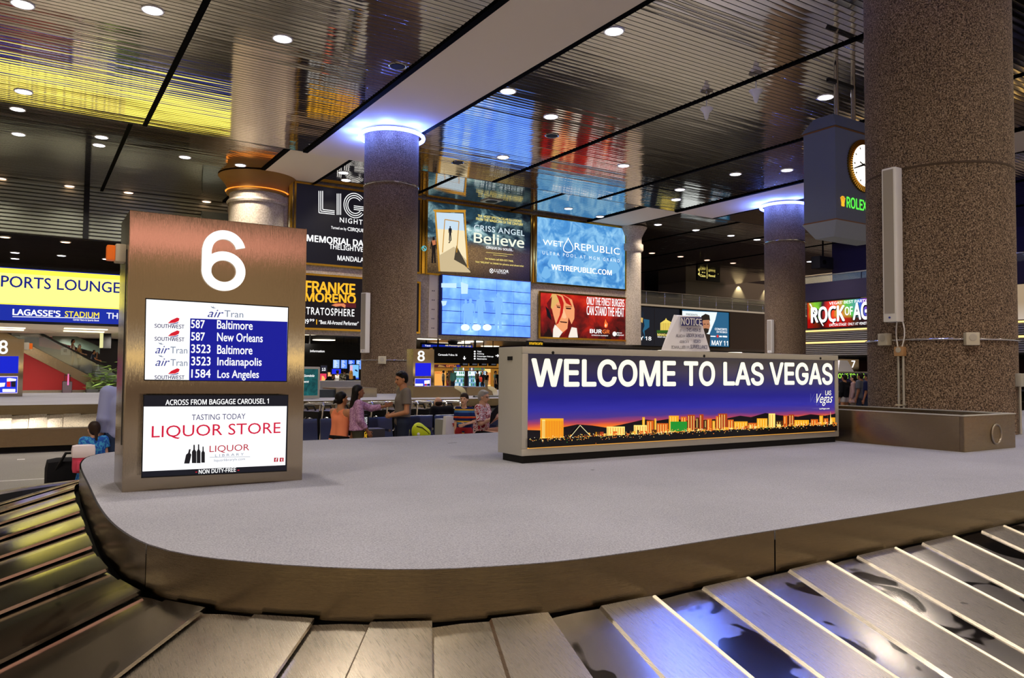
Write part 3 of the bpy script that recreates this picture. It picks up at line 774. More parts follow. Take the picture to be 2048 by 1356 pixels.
# printed night sky: navy to violet to a sunset band
m = pbr('sunset_print', '000000', .08, 0, .25); ns, ls, b = nt(m)
tc = ns.new('ShaderNodeTexCoord'); sp = ns.new('ShaderNodeSeparateXYZ'); ls.new(tc.outputs['Object'], sp.inputs[0])
nz = noise(ns, ls, coords(ns, ls, (.8, 1, 7)), 2.2, 4, .6)
hz = mathn(ns, ls, 'ADD', mathn(ns, ls, 'DIVIDE', mathn(ns, ls, 'SUBTRACT', sp.outputs[2], .12), .80), mathn(ns, ls, 'MULTIPLY', mathn(ns, ls, 'SUBTRACT', nz, .5), .07))
rp = ramp(ns, [(.0, 'ffb444'), (.19, 'f8922e'), (.235, 'e8642c'), (.275, 'a8405a'), (.33, '4c3688'), (.42, '322e9c'), (.55, '201e84'), (.75, '121058'), (1.0, '06062a')])
ls.new(hz, rp.inputs[0]); ls.new(rp.outputs[0], b.inputs['Emission Color']); b.inputs['Emission Strength'].default_value = 1.05
y = .012
MB().add([(fw_, y, z0+fw_), (L_-fw_, y, z0+fw_), (L_-fw_, y, z1-fw_), (fw_, y, z1-fw_)], [(0, 1, 2, 3)]).build('print', m, wb)
M_LET = glow('fffbe2', 1.15, .1)
for s_, xa, xb, ya, yb in (('WELCOME', 226, 1027, 328, 481), ('TO', 1070, 1243, 338, 477), ('LAS', 1288, 1512, 343, 475), ('VEGAS', 1543, 1892, 346, 471)):
    a, c_ = c6(xa, ya), c6(xb, yb); PW.text(s_, a[0], c_[0], a[1], c_[1], M_LET, bold=.045)
# mountains, ground and the lit skyline
ridge = [(203, 719), (300, 722), (420, 700), (480, 688), (560, 694), (640, 706), (720, 690), (800, 672), (850, 660), (920, 668), (1000, 655), (1100, 668), (1200, 662), (1310, 654), (1380, 640), (1440, 648), (1520, 625), (1600, 638), (1700, 645), (1770, 632), (1850, 640), (1908, 628)]
PW.poly('mountain_graphic', [[c6(*p) for p in ridge]+[c6(1908, 722), c6(203, 818)]], glow('130f14', 1.0, .1))
rs = random.Random(3)
def bld(x0, x1, yt, yb): return [c6(x0, yb), c6(x1, yb), c6(x1, yt), c6(x0, yt)]
base = lambda x: 775-(x-203)*(775-690)/1700
cols = {'gold': ('f2a622', []), 'amber': ('d8621a', []), 'pale': ('fce27a', []), 'brick': ('a83c16', []), 'dim': ('4a2812', [])}
cols['gold'][1].append(bld(274, 402, 655, 768)); wins = {k_: [] for k_ in cols}; cols['pale'][1].append(bld(283, 300, 662, 764))
for i in range(14): wins['amber'].append(bld(276+i*9, 279+i*9, 668, 760))
for x0, x1, yt, ck in ((640, 740, 700, 'pale'), (790, 862, 692, 'pale'), (838, 852, 648, 'gold'), (862, 900, 668, 'amber'), (905, 915, 655, 'gold'), (918, 980, 682, 'amber'), (985, 1040, 640, 'gold'), (1050, 1082, 645, 'amber'),
                       (1086, 1128, 635, 'brick'), (1132, 1150, 650, 'dim'), (1152, 1175, 632, 'brick'), (1178, 1192, 662, 'dim'), (1195, 1222, 656, 'amber'), (1226, 1240, 668, 'gold'), (1244, 1272, 642, 'amber'), (1256, 1306, 628, 'brick'), (1310, 1342, 662, 'amber'),
                       (1346, 1420, 672, 'gold'), (1424, 1470, 680, 'amber'), (1472, 1530, 655, 'gold'), (1536, 1572, 628, 'pale'), (1576, 1615, 668, 'dim'), (1618, 1640, 640, 'amber'), (1646, 1676, 633, 'brick'), (1680, 1760, 664, 'gold'), (1770, 1810, 660, 'amber'), (1818, 1838, 640, 'gold'), (1842, 1866, 655, 'amber'), (1878, 1905, 650, 'gold')):
    cols[ck][1].append(bld(x0, x1, yt, base((x0+x1)/2)))
    for q in range(max(1, int((x1-x0)/14))):
        xx = x0+3+q*14; wins['pale' if ck != 'pale' else 'amber'].append(bld(xx, xx+3, yt+6, base(xx)-6))
for i in range(90):
    x0 = 420+rs.random()*1480; wd_ = rs.uniform(6, 26); h_ = rs.uniform(8, 34)*(1-.3*x0/1900); ck = rs.choice(('gold', 'amber', 'amber', 'dim', 'pale', 'brick')); yb_ = base(x0)+3
    wins[ck].append(bld(x0, x0+wd_, yb_-h_, yb_))
for ck, (hx, pl) in cols.items():
    if pl: PW.poly('building_graphic', pl, glow(hx, 1.1, .1))
for ck, (hx, pl) in cols.items():
    if wins[ck]: PW.poly('window_lights', wins[ck], glow(hx, 1.1, .1))
PW.poly('skyline_graphic', [bld(988, 1080, 672, 726)], glow('1f8c2c', 1.1, .1))
PW.poly('skyline_graphic', [[c6(1868, 690), c6(1871, 640), c6(1872, 615), c6(1874, 640), c6(1878, 690)]], glow('ffd884', 1.1, .1))
PW.poly('pyramid_graphic', [[c6(430, 760), c6(545, 752), c6(487, 692)]], glow('141013', 1.0, .1))
PW.strip('pyramid_graphic', [[c6(430, 760), c6(487, 692), c6(545, 752)]], .006, glow('e8dca8', 1.1, .1))
gr = [(203, 768), (600, 752), (1000, 730), (1400, 712), (1908, 684)]
PW.poly('foreground_graphic', [[c6(*p) for p in gr]+[c6(1908, 722), c6(203, 818)]], glow('0d0a0a', 1.0, .1))
lt = {'ffd060': [], 'ff8a30': [], 'fff4c8': [], '3a9c3a': []}
for i in range(900):
    x = 205+rs.random()**.85*1700; d = abs(rs.gauss(0, 1))*13; yb = base(x)-4+d*(1-(x-203)/3400)-rs.random()*16
    sz = rs.choice((2.2, 2.8, 3.6)); lt[rs.choices(list(lt), (5, 4, 2, .5))[0]].append([c6(x, yb), c6(x+sz, yb), c6(x+sz, yb-sz), c6(x, yb-sz)])
for hx, pl in lt.items(): PW.poly('city_lights', pl, glow(hx, 1.2, .1))
a, c_ = c6(1790, 512), c6(1880, 585); PW.text('Vegas', a[0], c_[0], a[1]+2, c_[1], M_LET, bold=.0, shear=.45)
a, c_ = c6(1838, 500), c6(1870, 527); PW.text('LAS', a[0], c_[0], a[1], c_[1], M_LET, bold=.02)
a, c_ = c6(1805, 596), c6(1860, 606); PW.text('LasVegas.com', a[0], c_[0], a[1], c_[1], M_LET, bold=.02)
PF = Panel(wb, 'Y', 0.0)
for x_, y_ in ((348, 292), (1185, 310), (1829, 323)):
    q = PF.L(*c6(x_, y_)); MB().lathe([(.014, 0), (.014, .006)], (q[0], -.005, q[1]), 16, axis='Y').build('lock', M_BLACK, wb)
MB().bbox((-.006, .16, z1-.12), (.002, .24, z1-.085), .003).build('latch', M_BLACK, wb)

# ---- folded paper notice standing on the lightbox
def notice(x, y, z, sc, label, group=None):
    n_ = root('notice_sign', label, 'notice', (x, y, z), RAD(-8), group)
    h, wt, wd, dp = .29*sc, .20*sc, .40*sc, .13*sc
    paper = pbr('notice_card', 'dcdbe4', .6)
    # three faced tent: front-right panel and left panel folded back
    A = Vector((-wd/2, 0, 0)); B = Vector((wd/2, 0, 0)); A2 = Vector((-wt/2+.01, dp*.55, h)); B2 = Vector((wt/2, dp*.55, h))
    return n_, paper, h, wt, wd, dp
nx = at(1360, 704, Y=WY+.2).x
n_, paper, h, wt, wd, dp = notice(nx+.12, WY+.06, WZ1, 1.0, 'white folded tent card reading NOTICE on top of the lightbox')
n_.rotation_euler = (0, 0, 0)
Pn = Panel(n_, 'Y', .05)
def cn(x, y): return (1240+x/4.096, 420+y/4.096)
mb = MB()
f3 = [(535, 1160), (735, 1158), (662, 868), (487, 868)]
q = [Pn.L(*cn(*p)) for p in f3]
l3 = [Pn.L(*cn(*p)) for p in ((396, 1152), (470, 856))]
yb_ = [.045, .045, .065, .065]
mb.add([(q[i][0], yb_[i], q[i][1]) for i in range(4)]+[(l3[0][0], .16, .0), (l3[1][0], .10, l3[1][1]), (q[1][0]-.02, .24, 0), (q[2][0], .12, q[2][1])],
       [(0, 1, 2, 3), (4, 0, 3, 5), (1, 6, 7, 2), (6, 4, 5, 7), (3, 2, 7, 5)])
mb.build('card', paper, n_)
Pn2 = Panel(n_, 'Y', .045)
hb = [(492, 878), (662, 878), (678, 948), (498, 948)]
Pn2.k = 1
Pn2.poly('header_band', [[cn(*p) for p in hb]], pbr('notice_navy', '26246a', .6))
for s_, xa, xb, ya, yb, mm, bo in (('NOTICE', 496, 664, 886, 944, M_WHITE, .03), ('THIS AREA IS', 538, 655, 968, 998, None, .03), ('UNDER 24 HOUR', 538, 682, 1014, 1044, None, .03), ('VIDEO', 594, 652, 1062, 1090, None, .03), ('SURVEILLANCE', 568, 708, 1106, 1138, None, .03)):
    a, c_ = cn(xa, ya), cn(xb, yb); Pn2.text(s_, a[0], c_[0], a[1], c_[1], mm or pbr('notice_ink', '2c2a5c', .7), bold=bo)
# show-through of the far face on the folded side
Pn3 = Panel(n_, 'Y', .10); Pn3.k = 4
ink2 = pbr('show_through_ink', 'b2b0bd', .7)
def side_text(s_, xa, xb, ya, yb):
    a, c_ = cn(xa, ya), cn(xb, yb); o = Pn3.text(s_, a[0], c_[0], a[1], c_[1], ink2, bold=.02)
    me = o.data; co = bounds(me); x0_, x1_ = co[:, 0].min(), co[:, 0].max(); co[:, 0] = x0_+x1_-co[:, 0]
    # lay the letters on the folded panel's plane
    P0 = Vector((q[0][0], .045, q[0][1])); P1 = Vector((l3[0][0], .16, 0)); P2 = Vector((q[3][0], .065, q[3][1])); nn = (P1-P0).cross(P2-P0)
    for i_ in range(len(co)):
        co[i_, 1] = P0.y-((co[i_, 0]-P0.x)*nn.x+(co[i_, 2]-P0.z)*nn.z)/nn.y-.004
    me.vertices.foreach_set('co', co.ravel()); me.update()
for s_, xa, xb, ya, yb in (('AREA IS', 470, 512, 978, 1000), ('24 HOUR', 446, 522, 1020, 1044), ('VIDEO', 470, 522, 1070, 1092), ('SURVEILLANCE', 424, 540, 1112, 1138)): side_text(s_, xa, xb, ya, yb)

# ================================================================== steel trough beside the front column
tx0, tx1, ty0, ty1, tz = 8.285, 9.36, 4.25, 6.6, 1.262
tg = root('steel_trough', 'open brushed stainless steel trough between the lightbox and front column', 'steel trough', (tx0, ty0, DECK))
hT = tz-DECK; lx, ly = tx1-tx0, ty1-ty0
mb = MB(); t_ = .05
for a, b in (((0, 0, 0), (lx, t_, hT)), ((0, ly-t_, 0), (lx, ly, hT)), ((0, t_, 0), (t_, ly-t_, hT)), ((lx-t_, t_, 0), (lx, ly-t_, hT))): mb.bbox(a, b, .006)
mb.build('walls', M_STEELH, tg, 30)
MB().box((t_, t_, .02), (lx-t_, ly-t_, .05)).build('bottom', M_DARK, tg)
mb = MB()
for a, b in (((-.008, -.008, hT), (lx+.008, t_, hT+.012)), ((-.008, ly-t_, hT), (lx+.008, ly+.008, hT+.012)), ((-.008, t_, hT), (t_, ly-t_, hT+.012)), ((lx-t_, t_, hT), (lx+.008, ly-t_, hT+.012))): mb.bbox(a, b, .004)
mb.build('rim', M_ALU, tg, 30)
qx = at(1992, 868, Y=ty0)
MB().tube([(qx.x-tx0+.10*math.cos(t), -.006, qx.z-DECK+.105*math.sin(t)) for t in np.linspace(0, 2*math.pi, 40, endpoint=False)], .010, 8, True).build('port_ring', M_STEEL, tg, 60)
MB().lathe([(.095, 0), (.095, .004)], (qx.x-tx0, -.005, qx.z-DECK), 32, axis='Y').build('port_cover', M_STEELH, tg, 30)

# ================================================================== hanging clock
CX, CY = 17.37, 12.0
ck = root('hanging_clock', 'blue-grey hanging clock tower with gold rimmed lit dial, by the front column', 'clock', (CX, CY, 0))
M_CLK = pbr('clock_grey', '5b616c', .55)
cw, cdp = 2.2, .95
zb_, zt_ = at(1670, 436, Y=CY).z, at(1670, 253, Y=CY).z
def clock_box(a, z0, z1, ins0, ins1):
    mb = MB(); v = []
    for z, s_ in ((z0, ins0), (z1, ins1)):
        v += [(s_, s_, z), (cw-s_, s_, z), (cw-s_, cdp-s_, z), (s_, cdp-s_, z)]
    mb.add(v, [(0, 3, 2, 1), (4, 5, 6, 7), (0, 1, 5, 4), (1, 2, 6, 5), (2, 3, 7, 6), (3, 0, 4, 7)]); return mb
clock_box(0, zb_, zt_, 0, 0).build('body', M_CLK, ck)
clock_box(0, zt_+.04, zt_+.42, -.04, .18).build('cap', M_CLK, ck)
clock_box(0, zb_-.42, zb_-.04, .20, -.04).build('foot', pbr('clock_light_grey', '8b9096', .5), ck)
for z in (zt_, zb_-.04): clock_box(0, z, z+.04, -.01, -.01).build('bronze_line', pbr('bronze', '7a5230', .4, .6), ck)
PC = Panel(ck, 'Y', 0.0)
dc = PC.L(1726, 333); dr = abs(PC.L(1726, 281)[1]-PC.L(1726, 385)[1])/2
mb = MB(); nF = 60
for i in range(nF):
    a0, a1 = 2*math.pi*i/nF, 2*math.pi*(i+.62)/nF; vs = []
    for r_, yy in ((dr*.80, -.05), (dr, -.03)):
        for a_ in (a0, a1): vs += [(dc[0]+r_*math.cos(a_), yy-.03, dc[1]+r_*math.sin(a_)), (dc[0]+r_*math.cos(a_), 0, dc[1]+r_*math.sin(a_))]
    mb.add(vs, [(0, 2, 6, 4), (0, 4, 5, 1), (2, 3, 7, 6), (4, 6, 7, 5), (0, 1, 3, 2)])
mb.build('fluted_bezel', M_GOLD, ck)
MB().lathe([(dr*.99, 0), (dr*.98, .03), (dr*.8, .045)], (dc[0], -.045, dc[1]), 60, axis='Y').build('bezel_ring', M_GOLD, ck, 40)
MB().lathe([(dr*.80, 0), (dr*.80, .01)], (dc[0], -.075, dc[1]), 60, axis='Y').build('dial', glow('fff6ea', 1.5), ck)
def hand(pa, pb, wd):
    a, b_ = Vector(PC.L(*pa)), Vector(PC.L(*pb)); d = (b_-a).normalized(); n2 = Vector((-d.y, d.x))*wd
    MB().add([(p.x, -.085, p.y) for p in (a-n2, b_-n2*.4, b_+n2*.4, a+n2)], [(0, 1, 2, 3)]).build('clock_hand', M_BLACK, ck)
hand((1724, 330), (1702, 338), .03); hand((1714, 325), (1748, 352), .02)
mb = MB()
for i in range(12):
    a_ = math.pi*i/6; r0, r1 = dr*.66, dr*.74; d = Vector((math.cos(a_), math.sin(a_))); n2 = Vector((-d.y, d.x))*.018
    mb.add([(dc[0]+p.x, -.087, dc[1]+p.y) for p in (d*r0-n2, d*r1-n2, d*r1+n2, d*r0+n2)], [(0, 1, 2, 3)])
mb.build('hour_marks', M_DARK, ck)
PC.text('ROLEX', 1693, 1733, 397, 419, glow('5cff4a', 1.3), .035)
cc = PC.L(1685, 402); cr = .085; mb = MB()
for i in range(5):
    a_ = RAD(90+(i-2)*24); tip = (cc[0]+cr*1.35*math.cos(a_), cc[1]-.02+cr*1.6*math.sin(a_)); l = cc[0]-cr*.55+cr*.22*(4-i)+.0
    bx = cc[0]+(2-i)*cr*.24
    mb.add([(bx-.016, -.012, cc[1]-.09), (bx+.016, -.012, cc[1]-.09), (tip[0]+.012, -.012, tip[1]), (tip[0]-.012, -.012, tip[1])], [(0, 1, 2, 3)])
    mb.lathe([(.018, 0), (.018, .004)], (tip[0], -.014, tip[1]), 10, axis='Y')
mb.add([(cc[0]-.06, -.012, cc[1]-.14), (cc[0]+.06, -.012, cc[1]-.14), (cc[0]+.075, -.012, cc[1]-.085), (cc[0]-.075, -.012, cc[1]-.085)], [(0, 1, 2, 3)])
mb.build('crown_emblem', glow('ffb428', 1.2), ck)
mb = MB()
for dx in (.75, 1.5): mb.cyl((dx, cdp/2, zt_+.4), (dx, cdp/2, Z_NEAR), .06)
mb.build('hanger_rod', M_CHROME, ck, 60)
MB().box((.4, cdp/2-.05, Z_NEAR-.75), (1.9, cdp/2+.05, Z_NEAR-.66)).build('cross_bar', M_BLACK, ck)
# ================================================================== billboards on the back wall
BY = 36.8
def billboard(name, label, x0, x1, z0, z1, bg, frame=M_GOLD, cat='billboard', y=BY, dep=.3, fwid=.10, plain='panel'):
    r_ = root(name, label, cat, (x0, y, z0))
    w_, h_ = x1-x0, z1-z0
    MB().box((-.02, .0, -.02), (w_+.02, dep, h_+.02)).build('housing', M_BLACK, r_)
    mb = MB()
    for a, b in (((-fwid, -.06, -fwid), (w_+fwid, .02, 0)), ((-fwid, -.06, h_), (w_+fwid, .02, h_+fwid)), ((-fwid, -.06, 0), (0, .02, h_)), ((w_, -.06, 0), (w_+fwid, .02, h_))): mb.box(a, b)
    mb.build('frame', frame, r_)
    MB().add([(0, -.004, 0), (w_, -.004, 0), (w_, -.004, h_), (0, -.004, h_)], [(0, 1, 2, 3)]).build(plain, bg, r_)
    return r_, Panel(r_, 'Y', -.004)
WH = glow('ffffff', 1.2); YEL = glow('f6e27a', 1.2); BLK = glow('121018', .6)
# ---- nightclub board (mostly behind the column)
r_, P = billboard('billboard', 'black nightclub billboard with triple-line white letters, partly hidden by the column', 10.86, 17.45, 6.89, 10.72, glow('14121a', 1.0), plain='print')
def c3(x, y): return (560+x/3.767, 340+y/3.767)
lines = []
for k in range(3):
    o = k*14
    lines += [[c3(293+o, 158), c3(293+o, 322-o*.9), c3(411, 334-o*.9)], [c3(430+o*.95, 178), c3(430+o*.95, 338)]]
P.strip('lettering', lines, .038, WH)
arcs = []
gx, gz = P.L(*c3(563, 268))
for k in range(3):
    R_ = .62-k*.11; arcs.append([(gx+R_*.92*math.cos(t), gz+R_*math.sin(t)) for t in np.linspace(RAD(42), RAD(322), 40)])
y = P.step()
def local_strip(name, lns, wd, m, par, y):
    o = None
    for ln in lns:
        mb = MB(); q = [Vector(p) for p in ln]
        for a, b in zip(q, q[1:]):
            d = (b-a).normalized(); n2 = Vector((-d.y, d.x))*wd/2
            mb.add([(p.x, y, p.y) for p in (a-n2, b-n2, b+n2, a+n2)], [(0, 1, 2, 3)])
        o = mb.build(name, m, par)
    return o
sx = gx+.64
for k in range(3): arcs.append([(gx-.05, gz-.02-k*.09), (gx+.52, gz-.02-k*.09)])
HT = .62
for k in range(3):
    arcs += [[(sx+.25+k*.10, gz-HT), (sx+.25+k*.10, gz+HT)], [(sx+.95+k*.10, gz-HT), (sx+.95+k*.10, gz+HT)], [(sx+.45, gz+.09-k*.09), (sx+.95, gz+.09-k*.09)],
             [(sx+1.35, gz+HT-k*.10), (sx+2.2, gz+HT-k*.10)], [(sx+1.68+k*.10, gz-HT), (sx+1.68+k*.10, gz+HT-.2)]]
local_strip('lettering', arcs, .038, WH, r_, y)
for s_, pre, xa, xb, ya, yb, bo, sp_ in (('NIGHTCLUB', 'NIGHT', 450, 622, 366, 404, .02, 1.25), ('Turned on by', None, 384, 500, 428, 455, .02, 1), ('CIRQUE DU SOLEIL', 'CIRQU', 508, 614, 436, 468, .035, 1),
                                    ('MEMORIAL DAY', 'MEMORIAL D', 200, 588, 505, 556, .05, 1), ('THELIGHTVEGAS.COM', 'THELIGHT', 370, 580, 566, 604, .035, 1), ('MANDALAY BAY', 'MANDAL', 432, 604, 650, 688, .03, 1)):
    a, b = c3(xa, ya), c3(xb, yb); P.text(s_, a[0], b[0], a[1], b[1], WH, bo, 0, sp_, pre)
# ---- headliner board
r_, P = billboard('billboard', 'black billboard with FRANKIE MORENO in yellow letters below the nightclub board', 10.86, 17.45, 3.72, 6.28, glow('130e14', 1.0), plain='print')
YO = glow('f6b428', 1.2)
for s_, xa, xb, ya, yb, m_, bo, sp_ in (('FRANKIE', 190, 567, 845, 930, YO, .05, .95), ('MORENO', 184, 572, 930, 1000, YO, .05, .95), ('STRATOSPHERE', 170, 560, 1040, 1096, WH, .02, 1.15),
                                    ('39', 178, 216, 1122, 1160, WH, .02, 1), ('.99', 214, 258, 1122, 1142, WH, .02, 1)):
    a, b = c3(xa, ya), c3(xb, yb); P.text(s_, a[0], b[0], a[1], b[1], m_, bo, 0, sp_)
a, b = c3(293, 1136), c3(572, 1166); P.text('\u201cBest All-Around Performer\u201d', a[0], b[0], a[1], b[1], WH, .02, 0, 1, '\u201cBest All-Around Performe')
P.poly('print_detail', [[c3(272, 1126), c3(278, 1126), c3(278, 1164), c3(272, 1164)]], YO)
P.poly('print_detail', [[c3(400, 1004), c3(440, 996), c3(480, 1000), c3(572, 1004), c3(572, 1040), c3(500, 1034), c3(430, 1030)]], glow('5a1820', 1.0))
P.poly('print_detail', [[c3(386, 1018), c3(420, 1006), c3(480, 1006), c3(494, 1018), c3(490, 1040), c3(460, 1024), c3(420, 1030)]], glow('e88a5a', 1.0))
# ---- illusion show board
m = pbr('storm_and_sand_print', '000000', .3, 0, .3); ns, ls, b = nt(m)
tc = ns.new('ShaderNodeTexCoord'); sp = ns.new('ShaderNodeSeparateXYZ'); ls.new(tc.outputs['Object'], sp.inputs[0])
zz = mathn(ns, ls, 'DIVIDE', sp.outputs[2], 3.85); xx = mathn(ns, ls, 'DIVIDE', sp.outputs[0], 6.6)
cl = noise(ns, ls, coords(ns, ls, (.5, 1, .7)), 1.6, 5, .6, .6)
r1 = ramp(ns, [(.36, '141a24'), (.5, '2e4e5e'), (.62, '9cc4c8'), (.7, 'e8f4f0')]); ls.new(cl, r1.inputs[0])
sn = noise(ns, ls, coords(ns, ls, (3, 1, 12)), 3, 4, .7)
r2 = ramp(ns, [(.3, '2a1e14'), (.55, '8a6c48'), (.8, 'd8b880')]); ls.new(sn, r2.inputs[0])
def mix(f, a, c, bt='MIX'):
    q = N(ns, 'ShaderNodeMixRGB', blend_type=bt)
    for i, v in ((0, f), (1, a), (2, c)):
        if hasattr(v, 'links'): ls.new(v, q.inputs[i])
        elif isinstance(v, (int, float)): q.inputs[i].default_value = v
        else: q.inputs[i].default_value = lin(v)
    return q.outputs[0]
hzf = ramp(ns, [(.40, 0.0), (.52, 1.0)]); ls.new(zz, hzf.inputs[0])
art = mix(hzf.outputs[0], r2.outputs[0], r1.outputs[0])
vx = ramp(ns, [(.0, .9), (.45, 1.0), (.75, .45), (1.0, .16)]); ls.new(xx, vx.inputs[0])
vz = ramp(ns, [(.0, .25), (.25, .9), (.8, 1.0), (1.0, .6)]); ls.new(zz, vz.inputs[0])
art = mix(1.0, mix(1.0, art, vx.outputs[0], 'MULTIPLY'), vz.outputs[0], 'MULTIPLY')
ls.new(art, b.inputs['Emission Color']); b.inputs['Emission Strength'].default_value = 1.1
r_, P = billboard('billboard', 'illusionist show billboard with tilted gold frame above the video wall', 17.92, 24.53, 6.89, 10.73, m, plain='print')
def c4(x, y): return (830+x/4.238, 380+y/4.238)
SANDW = glow('e8d8b0', 1.2); GF = glow('b8842a', 1.2)
P.poly('print_detail', [[c4(178, 190), c4(408, 200), c4(440, 640), c4(215, 640)]], glow('bcd0e0', 1.2))
P.poly('print_detail', [[c4(188, 330), c4(418, 345), c4(442, 640), c4(216, 660)]], SANDW)
P.poly('print_detail', [[c4(195, 560), c4(330, 480), c4(440, 600), c4(470, 700), c4(215, 690)]], glow('c8b48c', 1.1))
P.poly('print_detail', [[c4(350, 470), c4(440, 640), c4(480, 700), c4(420, 640), c4(330, 590)]], glow('4a4234', 1.0))
P.strip('print_detail', [[c4(172, 180), c4(420, 184), c4(446, 660)], [c4(172, 180), c4(206, 690)], [c4(155, 174), c4(430, 176)]], .10, GF)
P.strip('print_detail', [[c4(232, 530), c4(252, 250), c4(372, 268), c4(352, 530)]], .05, GF)
def figure(P, cx, y0, y1, m, f=c4, wd=1.0):
    h = y1-y0; q = [(-.03, 0), (.03, 0), (.045, .07), (.03, .13), (.10, .17), (.13, .45), (.10, .48), (.08, .30), (.07, .55), (.09, 1), (.02, 1), (0, .6), (-.02, 1), (-.09, 1), (-.07, .55), (-.08, .30), (-.10, .48), (-.13, .45), (-.10, .17), (-.03, .13), (-.045, .07)]
    P.poly('print_figure', [[f(cx+a*h*wd, y0+b_*h) for a, b_ in q]], m)
figure(P, 297, 306, 430, glow('1a1a22', 1.0)); figure(P, 157, 398, 620, glow('1c1614', 1.0), wd=1.0)
P.poly('print_figure', [[c4(280, 450), c4(298, 422), c4(306, 424), c4(292, 452)]], glow('6a5c44', 1.0))
P.poly('print_figure', [[c4(140, 430), c4(172, 424), c4(176, 462), c4(150, 470)]], glow('c87850', 1.0))
for s_, xa, xb, ya, yb, m_, bo, sp_ in (('THE MOST SPECTACULAR ILLUSIONS', 530, 902, 232, 252, YEL, .03, 1), ('FROM THE MAGICIAN OF THE CENTURY', 516, 914, 258, 280, YEL, .03, 1), ('CRISS ANGEL', 498, 926, 318, 366, glow('cfe0e8', 1.1), .025, 1.1),
                                    ('Believe', 496, 924, 380, 470, glow('e8ecd8', 1.15), .03, 1.0), ('CIRQUE DU SOLEIL.', 600, 830, 488, 512, WH, .03, 1), ('For tickets call 800-557-7428,', 592, 832, 584, 602, YEL, .03, 1),
                                    ('Text "BELIEVE" to 34846 for photos and show info!', 508, 918, 620, 638, YEL, .03, 1), ('LUXOR', 672, 792, 674, 700, WH, .02, 1.05), ('LAS VEGAS', 696, 768, 702, 710, WH, .02, 1.1)):
    a, b_ = c4(xa, ya), c4(xb, yb); P.text(s_, a[0], b_[0], a[1], b_[1], m_, bo, 0, sp_)
P.strip('rule', [[c4(598, 528), c4(830, 550)], [c4(660, 550), c4(780, 562)]], .02, YEL)
q = P.L(*c4(646, 686)); local_strip('emblem', [[(q[0]+.12*math.cos(t), q[1]+.12*math.sin(t)) for t in np.linspace(0, 2*math.pi, 30)], [(q[0]-.08, q[1]+.08), (q[0]+.08, q[1]-.08)], [(q[0]+.08, q[1]+.08), (q[0]-.08, q[1]-.08)]], .03, WH, r_, P.step())
# ---- pool club board
m = pbr('blue_crowd_print', '000000', .3, 0, .3); ns, ls, b = nt(m)
v1 = noise(ns, ls, coords(ns, ls), 1.1, 6, .6, 1.2)
r1 = ramp(ns, [(.25, '2f6fb4'), (.45, '4a90cf'), (.6, '86bfe8'), (.8, 'b4dcf4')]); ls.new(v1, r1.inputs[0]); ls.new(r1.outputs[0], b.inputs['Emission Color']); b.inputs['Emission Strength'].default_value = 1.1
r_, P = billboard('billboard', 'light blue pool club billboard with white lettering, top right of the wall', 24.97, 31.69, 6.88, 10.71, m, plain='print')
for s_, xa, xb, ya, yb, m_, bo, sp_ in (('WET', 1082, 1256, 428, 474, WH, .01, 1.05), ('REPUBLIC', 1352, 1735, 470, 528, WH, .01, 1.05), ('ULTRA POOL AT MGM GRAND', 1080, 1735, 552, 580, glow('e8f4ff', 1.1), .02, 1.6), ('WETREPUBLIC.COM', 1155, 1668, 654, 700, WH, .05, 1)):
    a, b_ = c4(xa, ya), c4(xb, yb); P.text(s_, a[0], b_[0], a[1], b_[1], m_, bo, 0, sp_)
drop = [(math.sin(t)*(1-math.cos(t))*.5, -math.cos(t)) for t in np.linspace(0, 2*math.pi, 40)]
P.strip('emblem', [[c4(1298+60*a*1.05, 467-62*b_) for a, b_ in [(p[0], -p[1]) for p in drop]]], .055, WH)
figs = []
for cx, cy, s_ in ((1180, 600, 120), (1380, 650, 140), (1520, 520, 130), (1680, 640, 120), (1110, 700, 90)):
    figs.append([c4(cx+s_*.4*math.cos(t)*(1+.3*math.sin(3*t)), cy+s_*.6*math.sin(t)) for t in np.linspace(0, 2*math.pi, 18, endpoint=False)])
P2 = Panel(r_, 'Y', -.004); P2.k = -1
P2.poly('print_detail', figs, glow('74b2e2', 1.1))
# ---- burger board
m = pbr('red_smoke_print', '000000', .3, 0, .3); ns, ls, b = nt(m)
v1 = noise(ns, ls, coords(ns, ls), .9, 5, .6, .5); tc = ns.new('ShaderNodeTexCoord'); sp = ns.new('ShaderNodeSeparateXYZ'); ls.new(tc.outputs['Object'], sp.inputs[0])
f1 = mathn(ns, ls, 'ADD', v1, mathn(ns, ls, 'MULTIPLY', mathn(ns, ls, 'SUBTRACT', sp.outputs[2], 1.25), .13))
r1 = ramp(ns, [(.3, '1c0608'), (.45, '6a1010'), (.6, 'a81a12'), (.8, 'd83418')]); ls.new(f1, r1.inputs[0]); ls.new(r1.outputs[0], b.inputs['Emission Color']); b.inputs['Emission Strength'].default_value = 1.1
r_, P = billboard('billboard', 'red burger restaurant billboard with a face behind flame streaks, below the blue one', 25.24, 31.82, 3.70, 6.27, m, plain='print')
P.poly('print_face', [[c4(1180, 890), c4(1260, 890), c4(1330, 930), c4(1352, 1010), c4(1350, 1090), c4(1320, 1150), c4(1250, 1210), c4(1200, 1160), c4(1170, 1050), c4(1150, 960)]], glow('e89a68', 1.15))
P.poly('print_face', [[c4(1160, 880), c4(1230, 885), c4(1250, 930), c4(1200, 960), c4(1160, 1010), c4(1130, 960)]], glow('dcae64', 1.1))
P.poly('print_face', [[c4(1185, 1140), c4(1250, 1205), c4(1220, 1250), c4(1168, 1248), c4(1170, 1180)], [c4(1312, 1160), c4(1370, 1170), c4(1380, 1250), c4(1300, 1250)]], glow('f0e4d8', 1.1))
